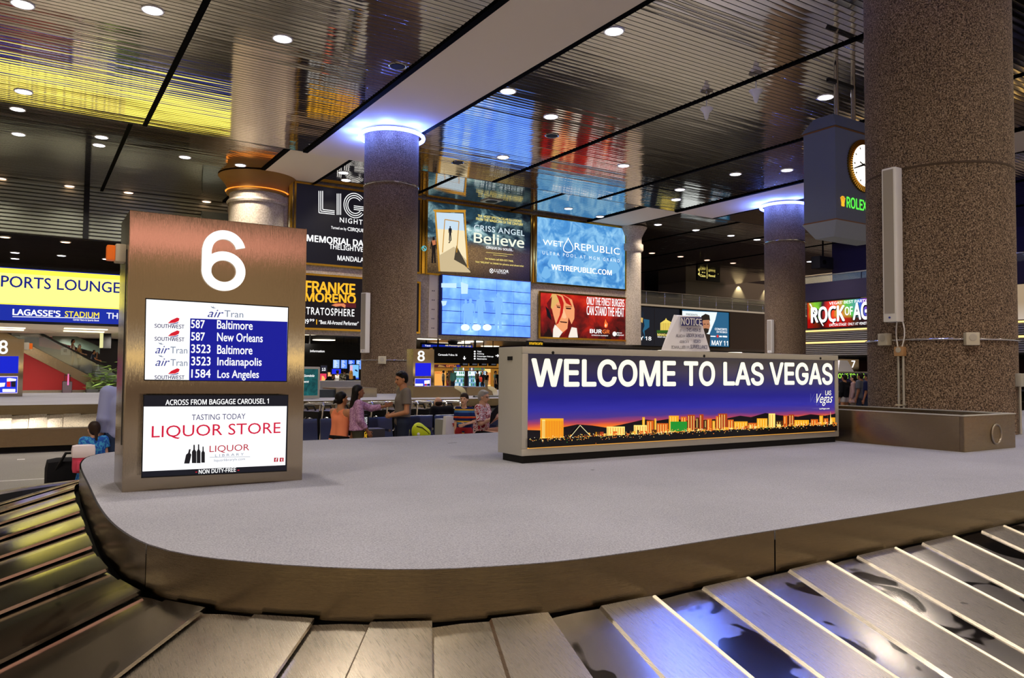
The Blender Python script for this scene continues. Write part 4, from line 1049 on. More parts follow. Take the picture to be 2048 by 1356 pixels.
P.poly('print_face', [[c4(1200, 985), c4(1232, 992), c4(1228, 1002), c4(1202, 996)], [c4(1275, 996), c4(1325, 1000), c4(1320, 1012), c4(1282, 1010)], [c4(1225, 1112), c4(1290, 1118), c4(1285, 1128), c4(1232, 1122)]], glow('3a1410', 1.0))
P.poly('print_face', [[c4(1196, 972), c4(1234, 982), c4(1232, 988), c4(1196, 980)], [c4(1272, 984), c4(1330, 986), c4(1328, 993), c4(1274, 992)]], glow('a06030', 1.0))
P.poly('print_face', [[c4(1250, 1010), c4(1262, 1010), c4(1284, 1080), c4(1270, 1090), c4(1246, 1084)]], glow('f4b88a', 1.15))
FR = glow('b81a10', 1.1); FD = glow('6a0e0c', 1.0)
P.poly('flame_graphic', [[c4(1196, 885), c4(1240, 905), c4(1260, 960), c4(1252, 1040), c4(1215, 1130), c4(1190, 1145), c4(1225, 1060), c4(1235, 990), c4(1215, 930)], [c4(1246, 888), c4(1300, 920), c4(1330, 985), c4(1280, 960)]], FR)
P.poly('flame_graphic', [[c4(1300, 1080), c4(1330, 1150), c4(1300, 1240), c4(1240, 1250), c4(1290, 1180)], [c4(1115, 960), c4(1160, 900), c4(1150, 1000), c4(1170, 1060), c4(1140, 1050)]], FD)
P.poly('flame_graphic', [[c4(1105, 985), c4(1130, 1010), c4(1150, 1060), c4(1155, 1105), c4(1120, 1070)]], BLK)
for s_, xa, xb, ya, yb, m_, bo in (('ONLY THE FINEST BURGERS', 1454, 1772, 916, 982, WH, .03), ('CAN STAND THE HEAT', 1454, 1770, 990, 1068, WH, .035), ('BUR', 1480, 1582, 1180, 1215, WH, .05), ('GR', 1586, 1648, 1184, 1217, glow('e87838', 1.1), .05),
                               ('GORDON RAMSAY', 1494, 1636, 1228, 1238, WH, .02), ('planet', 1706, 1752, 1204, 1220, WH, .02), ('hollywood', 1706, 1766, 1222, 1240, WH, .02)):
    a, b_ = c4(xa, ya), c4(xb, yb); P.text(s_, a[0], b_[0], a[1], b_[1], m_, bo)
P.poly('flame_graphic', [[c4(1612, 1092), c4(1622, 1120), c4(1634, 1135), c4(1628, 1160), c4(1614, 1170), c4(1600, 1158), c4(1602, 1130)]], glow('ee6a30', 1.2))
P.poly('flame_graphic', [[c4(1614, 1130), c4(1622, 1148), c4(1614, 1164), c4(1606, 1150)]], glow('ffd0a0', 1.2))
P.poly('emblem', [[c4(1688+16*math.cos(t), 1220+20*math.sin(t)) for t in np.linspace(0, 6.283, 16, endpoint=False)]], WH)
# ---- video wall of twenty-five screens
vw = root('video_wall', 'pale blue video wall of five by five screens under the illusionist billboard', 'video wall', (18.74, 36.55, 3.62))
vwd, vh = 24.42-18.74, 6.82-3.62
MB().box((-.03, .04, -.03), (vwd+.03, .35, vh+.03)).build('housing', pbr('navy_housing', '14206a', .5), vw)
m = pbr('video_picture', '000000', .25, 0, .3); ns, ls, b = nt(m)
tc = ns.new('ShaderNodeTexCoord'); sp = ns.new('ShaderNodeSeparateXYZ'); ls.new(tc.outputs['Generated'], sp.inputs[0])
nz = noise(ns, ls, coords(ns, ls), .9, 3, .5)
m2 = mathn(ns, ls, 'MULTIPLY', nz, 1.0)
r1 = ramp(ns, [(.3, '4a74f0'), (.5, '5c8cfa'), (.65, '78a8ff'), (.8, 'a0c8ff')]); ls.new(m2, r1.inputs[0]); ls.new(r1.outputs[0], b.inputs['Emission Color']); b.inputs['Emission Strength'].default_value = 1.8
g = .035
for i in range(5):
    for j in range(5):
        x0, x1 = vwd*i/5+g/2, vwd*(i+1)/5-g/2; z0, z1 = vh*j/5+g/2, vh*(j+1)/5-g/2
        o = MB().box((x0, 0, z0), (x1, .06, z1)).build('screen', m, vw)
Pv = Panel(vw, 'Y', -.003)
sh = glow('a4ccff', 1.15)
def vfig(cx, y0, y1):
    figure(Pv, cx, y0, y1, glow('6c9cf8', 1.6), c4, 1.1)
for cx, y0, y1 in ((430, 930, 1160), (470, 920, 1190), (555, 880, 1190), (705, 870, 1180)): vfig(cx, y0, y1)
Pv.poly('picture_detail', [[c4(cx+38*math.cos(t), 1165+28*math.sin(t)) for t in np.linspace(0, 6.283, 18, endpoint=False)] for cx in (425, 520, 610)], glow('e0f2ff', 1.25))
Pv.poly('picture_detail', [[c4(222, 790), c4(350, 790), c4(350, 830), c4(222, 826)], [c4(388, 780), c4(450, 800), c4(445, 880), c4(390, 880)], [c4(222, 940), c4(270, 940), c4(260, 975), c4(232, 985)]], glow('bcdcff', 1.25))
# brass columns between the boards
for x, lab in ((17.68, 'brass pier between the nightclub and illusionist billboards'), (24.75, 'brass pier between the illusionist and blue billboards'), (10.58, 'brass pier left of the nightclub billboard')):
    p = root('brass_pier', lab, 'pier', (x, 36.82, 6.8)); MB().bbox((-.10, -.14, 0), (.10, .05, 3.95), .03).build('cladding', M_GOLD, p, 30)
    if x < 20:
        q = Panel(p, 'Y', -.15)
        local_strip('emblem', [[(.13*math.cos(t), 1.35+.13*math.sin(t)) for t in np.linspace(0, 6.283, 20)], [(-.1, 1.4), (.1, 1.3)], [(-.06, 1.45), (.06, 1.25)]], .03, glow('58d0e8', 1.0), p, -.155)
mb = MB()
for j in range(5):
    for dx in (.18, .28): mb.lathe([(.03, 0), (.03, .012)], (dx, -.006, .5+j*.5), 10, axis='Y')
vp = root('perforated_panel', 'stone panel with rows of dark holes left of the video wall', 'wall panel', (18.1, 36.83, 3.45))
MB().box((-.0, 0, 0), (.5, .05, 3.35)).build('slab', M_BEIGE, vp); mb.build('hole', M_DARK, vp)

# ================================================================== sports lounge sign on the left
r_, P = billboard('hanging_sign', 'wide lit yellow and blue SPORTS LOUNGE sign left of the 6 pillar', -3.6, 9.0, 3.82, 6.26, glow('10289c', 1.15), M_BLACK, 'illuminated sign', 42.0, .35, .12, 'blue_band')
def c7(x, y): return (x/2.56, 500+y/2.56)
zt, zm = 6.22-3.82, P.L(*c7(300, 290))[1]
ya = P.step(); MB().add([(.06, ya, zm), (12.54, ya, zm), (12.54, ya, zt), (.06, ya, zt)], [(0, 1, 2, 3)]).build('yellow_band', glow('f2dc3c', 1.9), r_)
ya = P.step(); MB().add([(.06, ya, zm+.05), (12.54, ya, zm+.05), (12.54, ya, zt-.22), (.06, ya, zt-.22)], [(0, 1, 2, 3)]).build('cream_band', glow('f6ea70', 1.9), r_)
for s_, xa, xb, ya, yb, m_, bo, pre in (('SPORTS LOUNGE', -40, 615, 146, 204, glow('0c1c84', 1.0), .028, None), ("LAGASSE'S", 64, 310, 306, 338, WH, .05, None), ('STADIUM', 332, 508, 316, 346, glow('f8e030', 1.2), .025, None), ('Center Race & Sports Book', 374, 507, 354, 366, WH, .03, None), ('THE PALAZZO', 545, 603, 322, 352, WH, .02, 'TH')):
    a, b_ = c7(xa, ya), c7(xb, yb); P.text(s_, a[0], b_[0], a[1], b_[1], m_, bo, 0, 1, pre)
P.strip('rule', [[c7(64, 341), c7(508, 350)]], .03, WH)
# ================================================================== far right: upper gallery and lower hall
def boxthing(name, label, cat, a, b, m, part='body', bev=0):
    r_ = root(name, label, cat, a); s_ = (b[0]-a[0], b[1]-a[1], b[2]-a[2])
    (MB().bbox((0, 0, 0), s_, bev) if bev else MB().box((0, 0, 0), s_)).build(part, m, r_, 30 if bev else None); return r_
GY = 46.0
struct('trim_%d' % k, MB().box((38, GY, 3.55), (95, 66, 3.75)), pbr('soffit_right', '5c5550', .5)); k += 1     # gallery soffit
struct('trim_%d' % k, MB().box((38, GY, 3.75), (95, GY+.3, 7.1)), pbr('gallery_front', '6e6258', .8)); k += 1
struct('trim_%d' % k, MB().box((38, GY-.02, 7.0), (95, GY+.34, 7.15)), M_CHROME); k += 1
struct('wall_gallery', MB().box((38, 62, 3.75), (95, 62.3, 13)), pbr('gallery_back', '2a2028', .8))
struct('trim_%d' % k, MB().box((41.5, 58, 7), (52.5, 58.4, 11.6)), M_MAROON); k += 1
struct('trim_%d' % k, MB().box((56.3, 56, 9.2), (76, 60, 11.4)), pbr('gallery_soffit_plaster', '8c8478', .9)); k += 1
# balustrade
bl = root('balustrade', 'glass and steel balustrade along the upper gallery behind the distant column', 'railing', (38, GY+.15, 7.15))
MB().cyl((0, 0, 1.05), (40, 0, 1.05), .045).build('handrail', M_CHROME, bl, 60)
MB().cyl((0, 0, .62), (40, 0, .62), .02).build('rail', M_CHROME, bl, 60)
mb = MB()
for i in range(20): mb.box((i*2+.03, -.01, .05), (i*2+1.97, .01, .98))
mb.build('glass_panel', M_GLASS, bl)
mb = MB()
for i in range(21): mb.cyl((i*2, 0, 0), (i*2, 0, 1.05), .02, 8)
mb.build('post', M_CHROME, bl, 60)
# scallop lit downlights under gallery soffit: real spots
for px in (1421, 1480, 1535):
    p = at(px, 566, Y=55.8); d = bpy.data.lights.new('scallop_lamp', 'SPOT'); d.energy = 260; d.color = (1, .85, .5); d.spot_size = RAD(80); d.spot_blend = .6
    o = bpy.data.objects.new('scallop_lamp', d); o.location = (p.x, 55.6, 11.2); C.objects.link(o); o.rotation_euler = (RAD(18), 0, 0)
# hanging direction sign
def hang_sign(label, px0, px1, py0, py1, Y, rods, zc, name='direction_sign'):
    p0, p1 = at(px0, py1, Y=Y), at(px1, py0, Y=Y)
    r_ = root(name, label, 'direction sign', (p0.x, Y, p0.z)); w_, h_ = p1.x-p0.x, p1.z-p0.z
    MB().bbox((0, 0, 0), (w_, .2, h_), .01).build('panel', M_BLACK, r_, 30)
    mb = MB()
    for f in rods: mb.cyl((w_*f, .1, h_), (w_*f, .1, zc-p0.z), .05, 8)
    mb.build('hanger', M_BLACK, r_)
    return r_, Panel(r_, 'Y', 0.0)
r_, P = hang_sign('small black direction sign hanging over the upper gallery', 1395, 1440, 534, 560, 50, (.2, .8), Z_FAR)
P.text('Baggage', 1400, 1412, 541, 546, YEL); P.text('Claim', 1400, 1411, 549, 554, YEL); P.text('Gates A', 1418, 1432, 541, 546, YEL); P.text('Monorail', 1417, 1430, 549, 554, YEL)
P.poly('arrow', [[(1395.6, 548), (1399, 544), (1399, 552)], [(1436, 541), (1436, 549), (1439, 545)]], YEL); P.poly('divider', [[(1413.4, 537), (1414.4, 537), (1414.4, 557), (1413.4, 557)]], YEL)
r_, P = hang_sign('black hanging sign half hidden at left of the distant column', 1521, 1545, 533, 553, 50, (.4,), Z_FAR)
P.poly('arrow', [[(1524, 543), (1528, 539), (1528, 547)]], YEL); P.text('Gates', 1529, 1538, 540, 546, YEL)
# projector box hanging right of the distant column
pj = root('ceiling_projector', 'dark boxy projector hanging right of the distant column', 'projector', at(1646, 526, Y=33))
MB().bbox((-.75, -.3, -.42), (.75, .4, .42), .05).build('housing', pbr('projector_grey', '2e2f36', .5), pj, 30)
MB().lathe([(.16, 0), (.18, .1)], (-.3, -.36, 0), 20, axis='Y').build('lens', M_BLACK, pj, 30); MB().cyl((0, 0, .4), (0, 0, Z_FAR-pj.location.z), .06).build('pole', M_BLACK, pj)
for px, py in ((1692, 493), (1619, 503)):
    p = at(px, py, Y=40); downlight(Vector((p.x, 40, Z_FAR)), False, True, 'white recessed downlight in the far right ceiling beyond the billboard wall', 'white downlights in the far right ceiling beyond the billboard wall')
# resort boards on the gallery front
r_, P = billboard('billboard', 'dark resort billboard with glowing hotel picture, on the gallery front', at(1272, 640, Y=45.6).x, at(1359, 640, Y=45.6).x, 3.78, 6.85, glow('0f1420', 1.0), M_BLACK, 'billboard', 45.6, .4, .06, 'print')
def cr(x, y): return (1240+x/4.096, 420+y/4.096)
P.poly('print_detail', [[cr(280, 800), cr(284, 800), cr(284, 1105), cr(280, 1105)]], BLK)
P.poly('print_detail', [[cr(140, 870), cr(165, 850), cr(180, 890), cr(240, 900), cr(240, 960), cr(200, 990), cr(205, 1060), cr(150, 1000)]], glow('1c5a7a', 1.1))
P.poly('print_figure', [[cr(178, 835), cr(192, 835), cr(194, 900), cr(200, 950), cr(185, 990), cr(200, 1030), cr(176, 1080), cr(160, 1000), cr(152, 930), cr(168, 900)]], glow('0c1c2e', 1.0))
P.poly('print_detail', [[cr(170, 880), cr(188, 885), cr(184, 925), cr(168, 915)]], glow('d8b060', 1.0))
a, b_ = cr(90, 1034), cr(256, 1066); P.text('MAY 18', a[0], b_[0], a[1], b_[1], WH, .03)
P.poly('hotel_graphic', [[cr(330, 925), cr(368, 900), cr(376, 885), cr(384, 900), cr(440, 930), cr(445, 985), cr(330, 990)]], glow('e8d060', 1.1))
P.poly('hotel_graphic', [[cr(300, 985), cr(460, 985), cr(460, 1005), cr(300, 1008)]], glow('2c5a18', 1.0))
P.strip('hotel_graphic', [[cr(x, 925), cr(x, 985)] for x in range(342, 440, 14)], .05, glow('a87a2a', 1.0))
a, b_ = cr(305, 1014), cr(478, 1034); P.text('MANDALAY BAY', a[0], b_[0], a[1], b_[1], YEL, .04)
a, b_ = cr(307, 1038), cr(470, 1049); P.text('RESORT AND CASINO, LAS VEGAS', a[0], b_[0], a[1], b_[1], WH, .02)
r_, P = billboard('billboard', 'concert billboard with dark-haired man portrait on white and teal, on the gallery front', at(1363.5, 640, Y=45.5).x, at(1457.5, 640, Y=45.5).x, 3.9, 6.83, glow('1c5a80', 1.15), M_BLACK, 'billboard', 45.5, .5, .06, 'print')
P.poly('print_detail', [[cr(505, 826), cr(795, 838), cr(780, 900), cr(735, 1010), cr(720, 1118), cr(505, 1118)]], glow('e4eef0', 1.15))
P.poly('print_face', [[cr(672, 885), cr(730, 885), cr(738, 950), cr(722, 1000), cr(700, 1015), cr(672, 990)]], glow('b07858', 1.1))
P.poly('print_face', [[cr(665, 870), cr(700, 850), cr(732, 862), cr(738, 910), cr(728, 900), cr(680, 902), cr(668, 930)], [cr(674, 975), cr(700, 968), cr(730, 975), cr(722, 1004), cr(700, 1018), cr(678, 1000)]], glow('1c1614', 1.0))
P.poly('print_face', [[cr(640, 1040), cr(690, 1010), cr(740, 1020), cr(735, 1118), cr(640, 1118)]], glow('2a2220', 1.0))
P.poly('print_face', [[cr(685, 932), cr(700, 932), cr(700, 938), cr(685, 938)], [cr(712, 932), cr(726, 932), cr(726, 938), cr(712, 938)], [cr(692, 985), cr(714, 985), cr(712, 990), cr(694, 990)]], glow('20100c', 1.0))
for s_, xa, xb, ya, yb, m_, bo in (('MAY 11', 750, 884, 1070, 1110, WH, .03), ('CONCERTS', 776, 876, 968, 986, WH, .03), ('ON THE BEACH', 790, 876, 992, 1008, WH, .03), ('PRESENTS', 540, 634, 850, 864, BLK, .03)):
    a, b_ = cr(xa, ya), cr(xb, yb); P.text(s_, a[0], b_[0], a[1], b_[1], m_, bo)
P.poly('emblem', [[cr(740, 1030), cr(782, 1032), cr(782, 1040), cr(740, 1038)], [cr(812, 1030), cr(834, 1031), cr(834, 1042), cr(812, 1041)], [cr(840, 1030), cr(876, 1032), cr(876, 1044), cr(840, 1042)]], WH)
P.poly('emblem', [[cr(798+9*math.cos(t), 1034+12*math.sin(t)) for t in np.linspace(0, 6.28, 14, endpoint=False)]], glow('d83030', 1.1))
# ---- rock show board facing across the hall
RX = 42.0
m = pbr('rainbow_stage_print', '000000', .3, 0, .3); ns, ls, b = nt(m)
tc = ns.new('ShaderNodeTexCoord'); sp = ns.new('ShaderNodeSeparateXYZ'); ls.new(tc.outputs['Object'], sp.inputs[0])
nz = noise(ns, ls, coords(ns, ls, (1, 1, .4)), .8, 3, .5)
f1 = mathn(ns, ls, 'ADD', mathn(ns, ls, 'DIVIDE', sp.outputs[0], 8.0), mathn(ns, ls, 'MULTIPLY', mathn(ns, ls, 'SUBTRACT', nz, .5), .30))
r1 = ramp(ns, [(.0, 'c02010'), (.07, '7ac030'), (.14, '1a1420'), (.2, 'd82818'), (.3, 'e84a20'), (.38, '58b840'), (.48, '2858c8'), (.56, '7a38b0'), (.7, 'e02828'), (.9, 'f0a020')]); ls.new(f1, r1.inputs[0])
r2 = ramp(ns, [(.0, 'c41810'), (.30, 'e03818'), (.42, 'ffffff'), (1.0, 'ffffff')]); ls.new(mathn(ns, ls, 'DIVIDE', sp.outputs[2], 1.65), r2.inputs[0])
q = N(ns, 'ShaderNodeMixRGB', blend_type='MULTIPLY'); q.inputs[0].default_value = 1; ls.new(r1.outputs[0], q.inputs[1]); ls.new(r2.outputs[0], q.inputs[2])
ls.new(q.outputs[0], b.inputs['Emission Color']); b.inputs['Emission Strength'].default_value = 1.2
yA = at(1615, 630, X=RX).y; zA = at(1615, 657, X=RX).z; zB = at(1615, 606, X=RX).z
rk = root('billboard', 'rainbow coloured rock musical billboard between the distant and front columns', 'billboard', (RX, yA, zA), RAD(-90))
Lr = 8.0; hr = zB-zA
MB().box((-.05, .0, -.05), (Lr, .3, hr+.05)).build('housing', M_BLACK, rk)
MB().add([(0, -.004, 0), (Lr-.05, -.004, 0), (Lr-.05, -.004, hr), (0, -.004, hr)], [(0, 1, 2, 3)]).build('print', m, rk)
PR = Panel(rk, 'X', 0.0)
def rtext(s_, x0, x1, z0, z1, m_, bo, sh=0, pre=None): put_text(s_, rk, m_, x0, x1, z0, z1, PR.step()-.004, bo, sh, 1.0, pre)
rx = lambda px: PR.L(px, 640)[0]
rtext('ROCK', rx(1624)+.05, rx(1691)-.05, hr*.16, hr*.78, BLK, .08); rtext('ROCK', rx(1622), rx(1690), hr*.20, hr*.82, WH, .06)
rtext('OF', rx(1690), rx(1706), hr*.42, hr*.74, WH, .04); rtext('AGES', rx(1706)+.04, rx(1738)+.04, hr*.18, hr*.84, BLK, .08, 0, 'AG'); rtext('AGES', rx(1706), rx(1738), hr*.22, hr*.88, WH, .06, 0, 'AG')
rtext("VEGAS' BEST PARTY", rx(1659), rx(1735), hr*.86, hr*.97, WH, .03); rtext('LIVE ON STAGE!  ONLY AT VENETIAN', rx(1659), rx(1742), hr*.04, hr*.14, WH, .02)
y = PR.step()
for (xa, za, xb, zb) in ((rx(1619), .98, rx(1630), .55), (rx(1640), .25, rx(1646), .08), (rx(1662), .3, rx(1668), .12)):
    MB().add([(xa, y, hr*za), (xa+.12, y, hr*za-.05), (xb+.06, y, hr*zb), (xb, y, hr*(zb-.02))], [(0, 1, 2, 3)]).build('lettering', WH, rk)
# ribbed balcony fronts with lit coves under the rock board
bf = root('ribbed_balcony', 'ribbed grey balcony edge with two glowing cove strips under the rainbow billboard', 'balcony', (RX, yA+.3, zA-1.75), RAD(-90))
MB().box((-.0, .02, 0), (16, 3, 1.68)).build('fascia', pbr('balcony_grey', '5a564e', .5), bf)
mb = MB()
for i in range(14): mb.box((0, -.04, .04+i*.115), (16, .02, .09+i*.115))
mb.build('rib', M_ALU, bf)
for z in (1.52, .78): MB().box((0, -.07, z), (16, -.03, z+.09)).build('cove_strip', glow('ffcf78', 2.0), bf)
struct('wall_right', MB().box((RX, -8, zB+.1), (RX+.3, yA+.3, 7.4)), pbr('right_wall_violet', '2c2440', .8))
gl = root('balustrade', 'glass balustrade above the rainbow billboard', 'railing', (RX+.1, yA+.3, 7.3), RAD(-90))
MB().cyl((0, 0, .55), (20, 0, .55), .05).build('handrail', M_CHROME, gl, 60)
mb = MB()
for i in range(10): mb.box((i*2+.03, -.01, .0), (i*2+1.97, .01, .5))
mb.build('glass_panel', M_GLASS, gl)
struct('wall_violet', MB().box((RX+6, -8, 7), (RX+6.3, 33.5, 11)), pbr('violet_wall', '2a2458', .8))
struct('trim_%d' % k, MB().box((RX+1.5, -8, zA-1.8), (RX+20, 40, zA-1.7)), M_DARK); k += 1
struct('wall_under', MB().box((RX+14, -8, 0), (RX+14.3, 45, 3)), M_MAROON)

# ================================================================== lower hall under the billboards: lights, signs, shop
for px, py, Y in ((858, 676, 45), (880, 687, 52), (920, 684, 50), (980, 689, 55), (945, 676, 47), (610, 678, 44), (648, 676, 52), (1290, 699, 50), (1330, 697, 48), (1470, 701, 48)):
    p = at(px, py, Y=Y); d = root('downlight', 'oval downlight in the low soffit of the lower hall', 'ceiling light', (p.x, Y, 3.72 if px < 1280 else 3.53), 0, 'lower hall soffit lights')
    MB().lathe([(0, -.01), (.75 if px < 1280 else .6, -.01), (.78 if px < 1280 else .63, .02)], n=24, caps=False).build('lens', glow('fff3d8', 2.5), d)
    if px != 945: 
        l = lamp(p.x, Y, 3.6, 180)
p = at(906, 680, Y=48); q_ = root('dome_camera', 'black dome camera under the lower hall soffit left of the oval lights', 'camera', (p.x, 48, 3.745)); MB().lathe([(.34, 0), (.34, -.12), (.26, -.16), (.22, -.30), (.10, -.42), (0, -.45)], n=20, caps=False).build('dome', M_BLACK, q_, 50); MB().lathe([(.38, 0), (.38, -.05)], n=20).build('base_ring', M_DARK, q_, 40)
# hanging carousel direction sign and transport sign
r_, P = hang_sign('black hanging sign pointing to carousels and passenger pickup, over the shop', 868, 1012, 697, 726, 41, (.06, .57), 3.75)
def cs(x, y): return (820+x/9.684, 660+y/9.684)
for s_, xa, xb, ya, yb, bo in (('Carousels 9 thru 16', 545, 915, 460, 500, .02), ('Taxi', 1300, 1378, 402, 430, .03), ('Parking', 1300, 1430, 448, 480, .03), ('Passenger Pick-up', 1300, 1612, 498, 532, .03), ('Restrooms', 1300, 1484, 546, 574, .03)):
    a, b_ = cs(xa, ya), cs(xb, yb); P.text(s_, a[0], b_[0], a[1], b_[1], WH, bo)
P.poly('arrow', [[cs(1044, 505), cs(1060, 505), cs(1060, 540), cs(1085, 540), cs(1052, 580), cs(1020, 540), cs(1044, 540)], [cs(1656, 490), cs(1690, 490), cs(1690, 466), cs(1728, 497), cs(1690, 528), cs(1690, 505), cs(1656, 505)]], WH)
P.poly('pictogram', [[cs(1252+18*math.cos(t), y_+16*math.sin(t)) for t in np.linspace(0, 6.28, 12, endpoint=False)] for y_ in (416, 462, 508, 556)], WH)
r_, P = hang_sign('blue strip sign hanging behind the carousel direction sign', 843, 945, 688, 695, 47, (.1,), 3.75)
P.poly('blue_face', [[cs(232, 278), cs(1210, 300), cs(1210, 345), cs(232, 330)]], glow('12289c', 1.0))
a, b_ = cs(285, 288), cs(395, 318); P.text('Taxi', a[0], b_[0], a[1], b_[1], WH, .03)
a, b_ = cs(680, 290), cs(1180, 325); P.text('All Passenger Pick-up', a[0], b_[0], a[1], b_[1], YEL, .03)
r_, P = hang_sign('black Information sign hanging over the desks left of the column', 560, 722, 690, 718, 44, (.36,), 3.75, 'information_sign')
P.text('Information', 620, 649, 700, 704.5, WH, .04)
# yellow cart company sign on a stand by the lightbox
p0 = at(1056, 694, Y=20); sc = root('cart_sign', 'small black sign with yellow lettering peeking above left end of the lightbox', 'sign', (p0.x, 20, 0))
wsc = at(1087, 690, Y=20).x-p0.x; zc0, zc1 = p0.z, at(1056, 681, Y=20).z
MB().bbox((0, 0, zc0-.3), (wsc, .12, zc1), .01).build('panel', M_BLACK, sc, 30); MB().cyl((wsc/2, .06, .9), (wsc/2, .06, zc0-.3), .04).build('post', M_BLACK, sc)
Psc = Panel(sc, 'Y', 0.0); Psc.text('smartecarte', 1058, 1085, 684, 689.5, glow('f8c020', 1.2), .03)
# shop front with lit fridges
SYs = 60.0
shx0 = at(862, 740, Y=SYs).x; shx1 = at(1004, 740, Y=SYs).x
sh = root('shop_front', 'warm wooden shop front under the black carousel direction sign', 'shop front', (shx0, SYs, 0))
wsh = shx1-shx0
Ps = Panel(sh, 'Y', 0.0)
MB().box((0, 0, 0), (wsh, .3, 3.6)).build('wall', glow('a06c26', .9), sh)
ztop = Ps.L(*cs(500, 735))[1]; zfr = Ps.L(*cs(500, 795))[1]
MB().box((0, -.3, ztop-.04), (wsh, .0, ztop+.06)).build('ledge', M_WOODT, sh)
Ps.poly('header', [[cs(470, 668), cs(985, 668), cs(985, 722), cs(470, 722)]], glow('4a1c24', 1.0))
a, b_ = cs(700, 676), cs(860, 716); Ps.text('GIFTS', a[0], b_[0], a[1], b_[1], glow('f08a40', 1.1), .04)
Ps.poly('header_picture', [[cs(560, 672), cs(640, 690), cs(690, 715), cs(540, 715)], [cs(880, 672), cs(900, 715), cs(860, 715)]], glow('a8804a', 1.0))
Ps.poly('header_picture', [[cs(905, 676), cs(978, 676), cs(978, 718), cs(905, 718)]], glow('1c2890', 1.0))
Ps.poly('lit_alcove', [[cs(475, 800), cs(690, 800), cs(690, 1110), cs(475, 1110)]], glow('f0a850', 1.1))
Ps.poly('lit_alcove', [[cs(1430, 740), cs(1560, 740), cs(1560, 1110), cs(1430, 1110)]], glow('f8d080', 1.15))
Ps.poly('doorway', [[cs(1625, 865), cs(1720, 865), cs(1720, 1110), cs(1625, 1110)]], glow('20140c', 1.0))
for y_ in range(850, 1090, 34):
    Ps.poly('shelf', [[cs(1440, y_), cs(1560, y_), cs(1560, y_+6), cs(1440, y_+6)]], glow('8a4a20', 1.0))
Ps.poly('stock', [[cs(1446+24*i, 822+34*j), cs(1462+24*i, 822+34*j), cs(1462+24*i, 848+34*j), cs(1446+24*i, 848+34*j)] for i in range(5) for j in range(7)], glow('d86a28', 1.0))
a, b_ = cs(480, 806), cs(650, 848); Ps.text('SNACKS', a[0], b_[0], a[1], b_[1], glow('d84818', 1.0), .03)
def fridge(xa, xb, label):
    pa, pb = Ps.L(*cs(xa, 805)), Ps.L(*cs(xb, 805))
    f_ = root('drinks_fridge', label, 'fridge', (shx0+pa[0], SYs-.9, 0)); wf = pb[0]-pa[0]
    MB().bbox((0, 0, 0), (wf, .8, zfr+.05), .02).build('cabinet', pbr('fridge_black', '182030', .4), f_, 30)
    MB().box((.06, -.02, zfr-.42), (wf-.06, 0, zfr)).build('lit_header', glow('d4ecff', 1.5), f_)
    MB().box((.12, -.01, .3), (wf-.12, 0, zfr-.5)).build('glass_door', glow('7cb4d0', 1.0), f_)
    mb = MB(); rs = random.Random(int(xa))
    for j in range(5):
        for i in range(int(wf/.18)-1): mb.mat(rs.randrange(3)).box((.16+i*.18, -.03, .35+j*.34), (.27+i*.18, -.012, .58+j*.34))
    mb.build('bottles', [glow('e8f0f4', 1.0), glow('4a8a5a', 1.0), glow('3a5a8a', 1.0)], f_)
fridge(720, 970, 'lit drinks fridge with white header behind the teal shirted shopper'); fridge(1022, 1385, 'wide lit drinks fridge in the middle of the shop front')
for x_ in (27.5, 30, 32.5): lamp(x_, 57.5, 3.6, 300)  # lamps added without fixtures, to brighten the shop and shoppers
lamp(15, 41, 3.4, 250); lamp(17, 38.5, 3.3, 250)
# row of ceiling monitors under the sign
for i, px in enumerate((931, 950, 969, 988)):
    p = at(px, 726, Y=44); m_ = root('monitor', 'small dark monitor hanging below the black sign', 'monitor', (p.x, 44, p.z), 0, 'dark monitors under the black sign')
    MB().bbox((-.28, 0, -.2), (.22, .3, .12), .02).build('casing', M_BLACK, m_, 30); MB().box((-.2, -.01, -.13), (.14, 0, .06)).build('screen', glow('4a4c55', 1.0), m_)
    MB().cyl((0, .15, .1), (0, .15, 3.75-p.z), .03).build('hanger', M_BLACK, m_)

# ================================================================== information hall left of the column
IY = 48.0
ih = struct('wall_desk', MB().box((8, 56, 0), (24.5, 56.3, 3.8)), pbr('desk_wall', '17141a', .7))
def ci(x, y): return (590+x/9.687, 660+y/9.687)
for i, (xa, xb, ya, yb) in enumerate(((738, 864, 548, 745), (888, 1010, 556, 745), (1034, 1158, 560, 750), (1186, 1290, 562, 760))):
    a, b_ = ci(xa, yb), ci(xb, ya); p0, p1 = at(a[0], a[1], Y=IY), at(b_[0], b_[1], Y=IY)
    f_ = root('flight_screen', ('leftmost', 'second', 'third', 'rightmost')[i]+' of the four hanging flight information screens by the column', 'flight screen', (p0.x, IY, p0.z), 0, 'hanging flight information screens')
    w_, h_ = p1.x-p0.x, p1.z-p0.z
    MB().bbox((-.03, .01, -.03), (w_+.03, .15, h_+.03), .01).build('casing', M_BLACK, f_, 30)
    MB().box((0, 0, 0), (w_, .012, h_)).build('screen', glow(('8ab0f0', '5a8af0', '3a6af0', '6a9af8')[i], 1.2), f_)
    mb = MB()
    for j in range(7): mb.box((.06, -.006, .08+j*h_/8), (w_*(.45+.07*((j*3+i) % 5)), -.001, .08+j*h_/8+h_*.05))
    mb.build('text_rows', glow('f0f8ff', 1.2), f_)
    MB().cyl((w_/2, .08, h_), (w_/2, .08, 3.75-p0.z), .03).build('hanger', M_BLACK, f_)
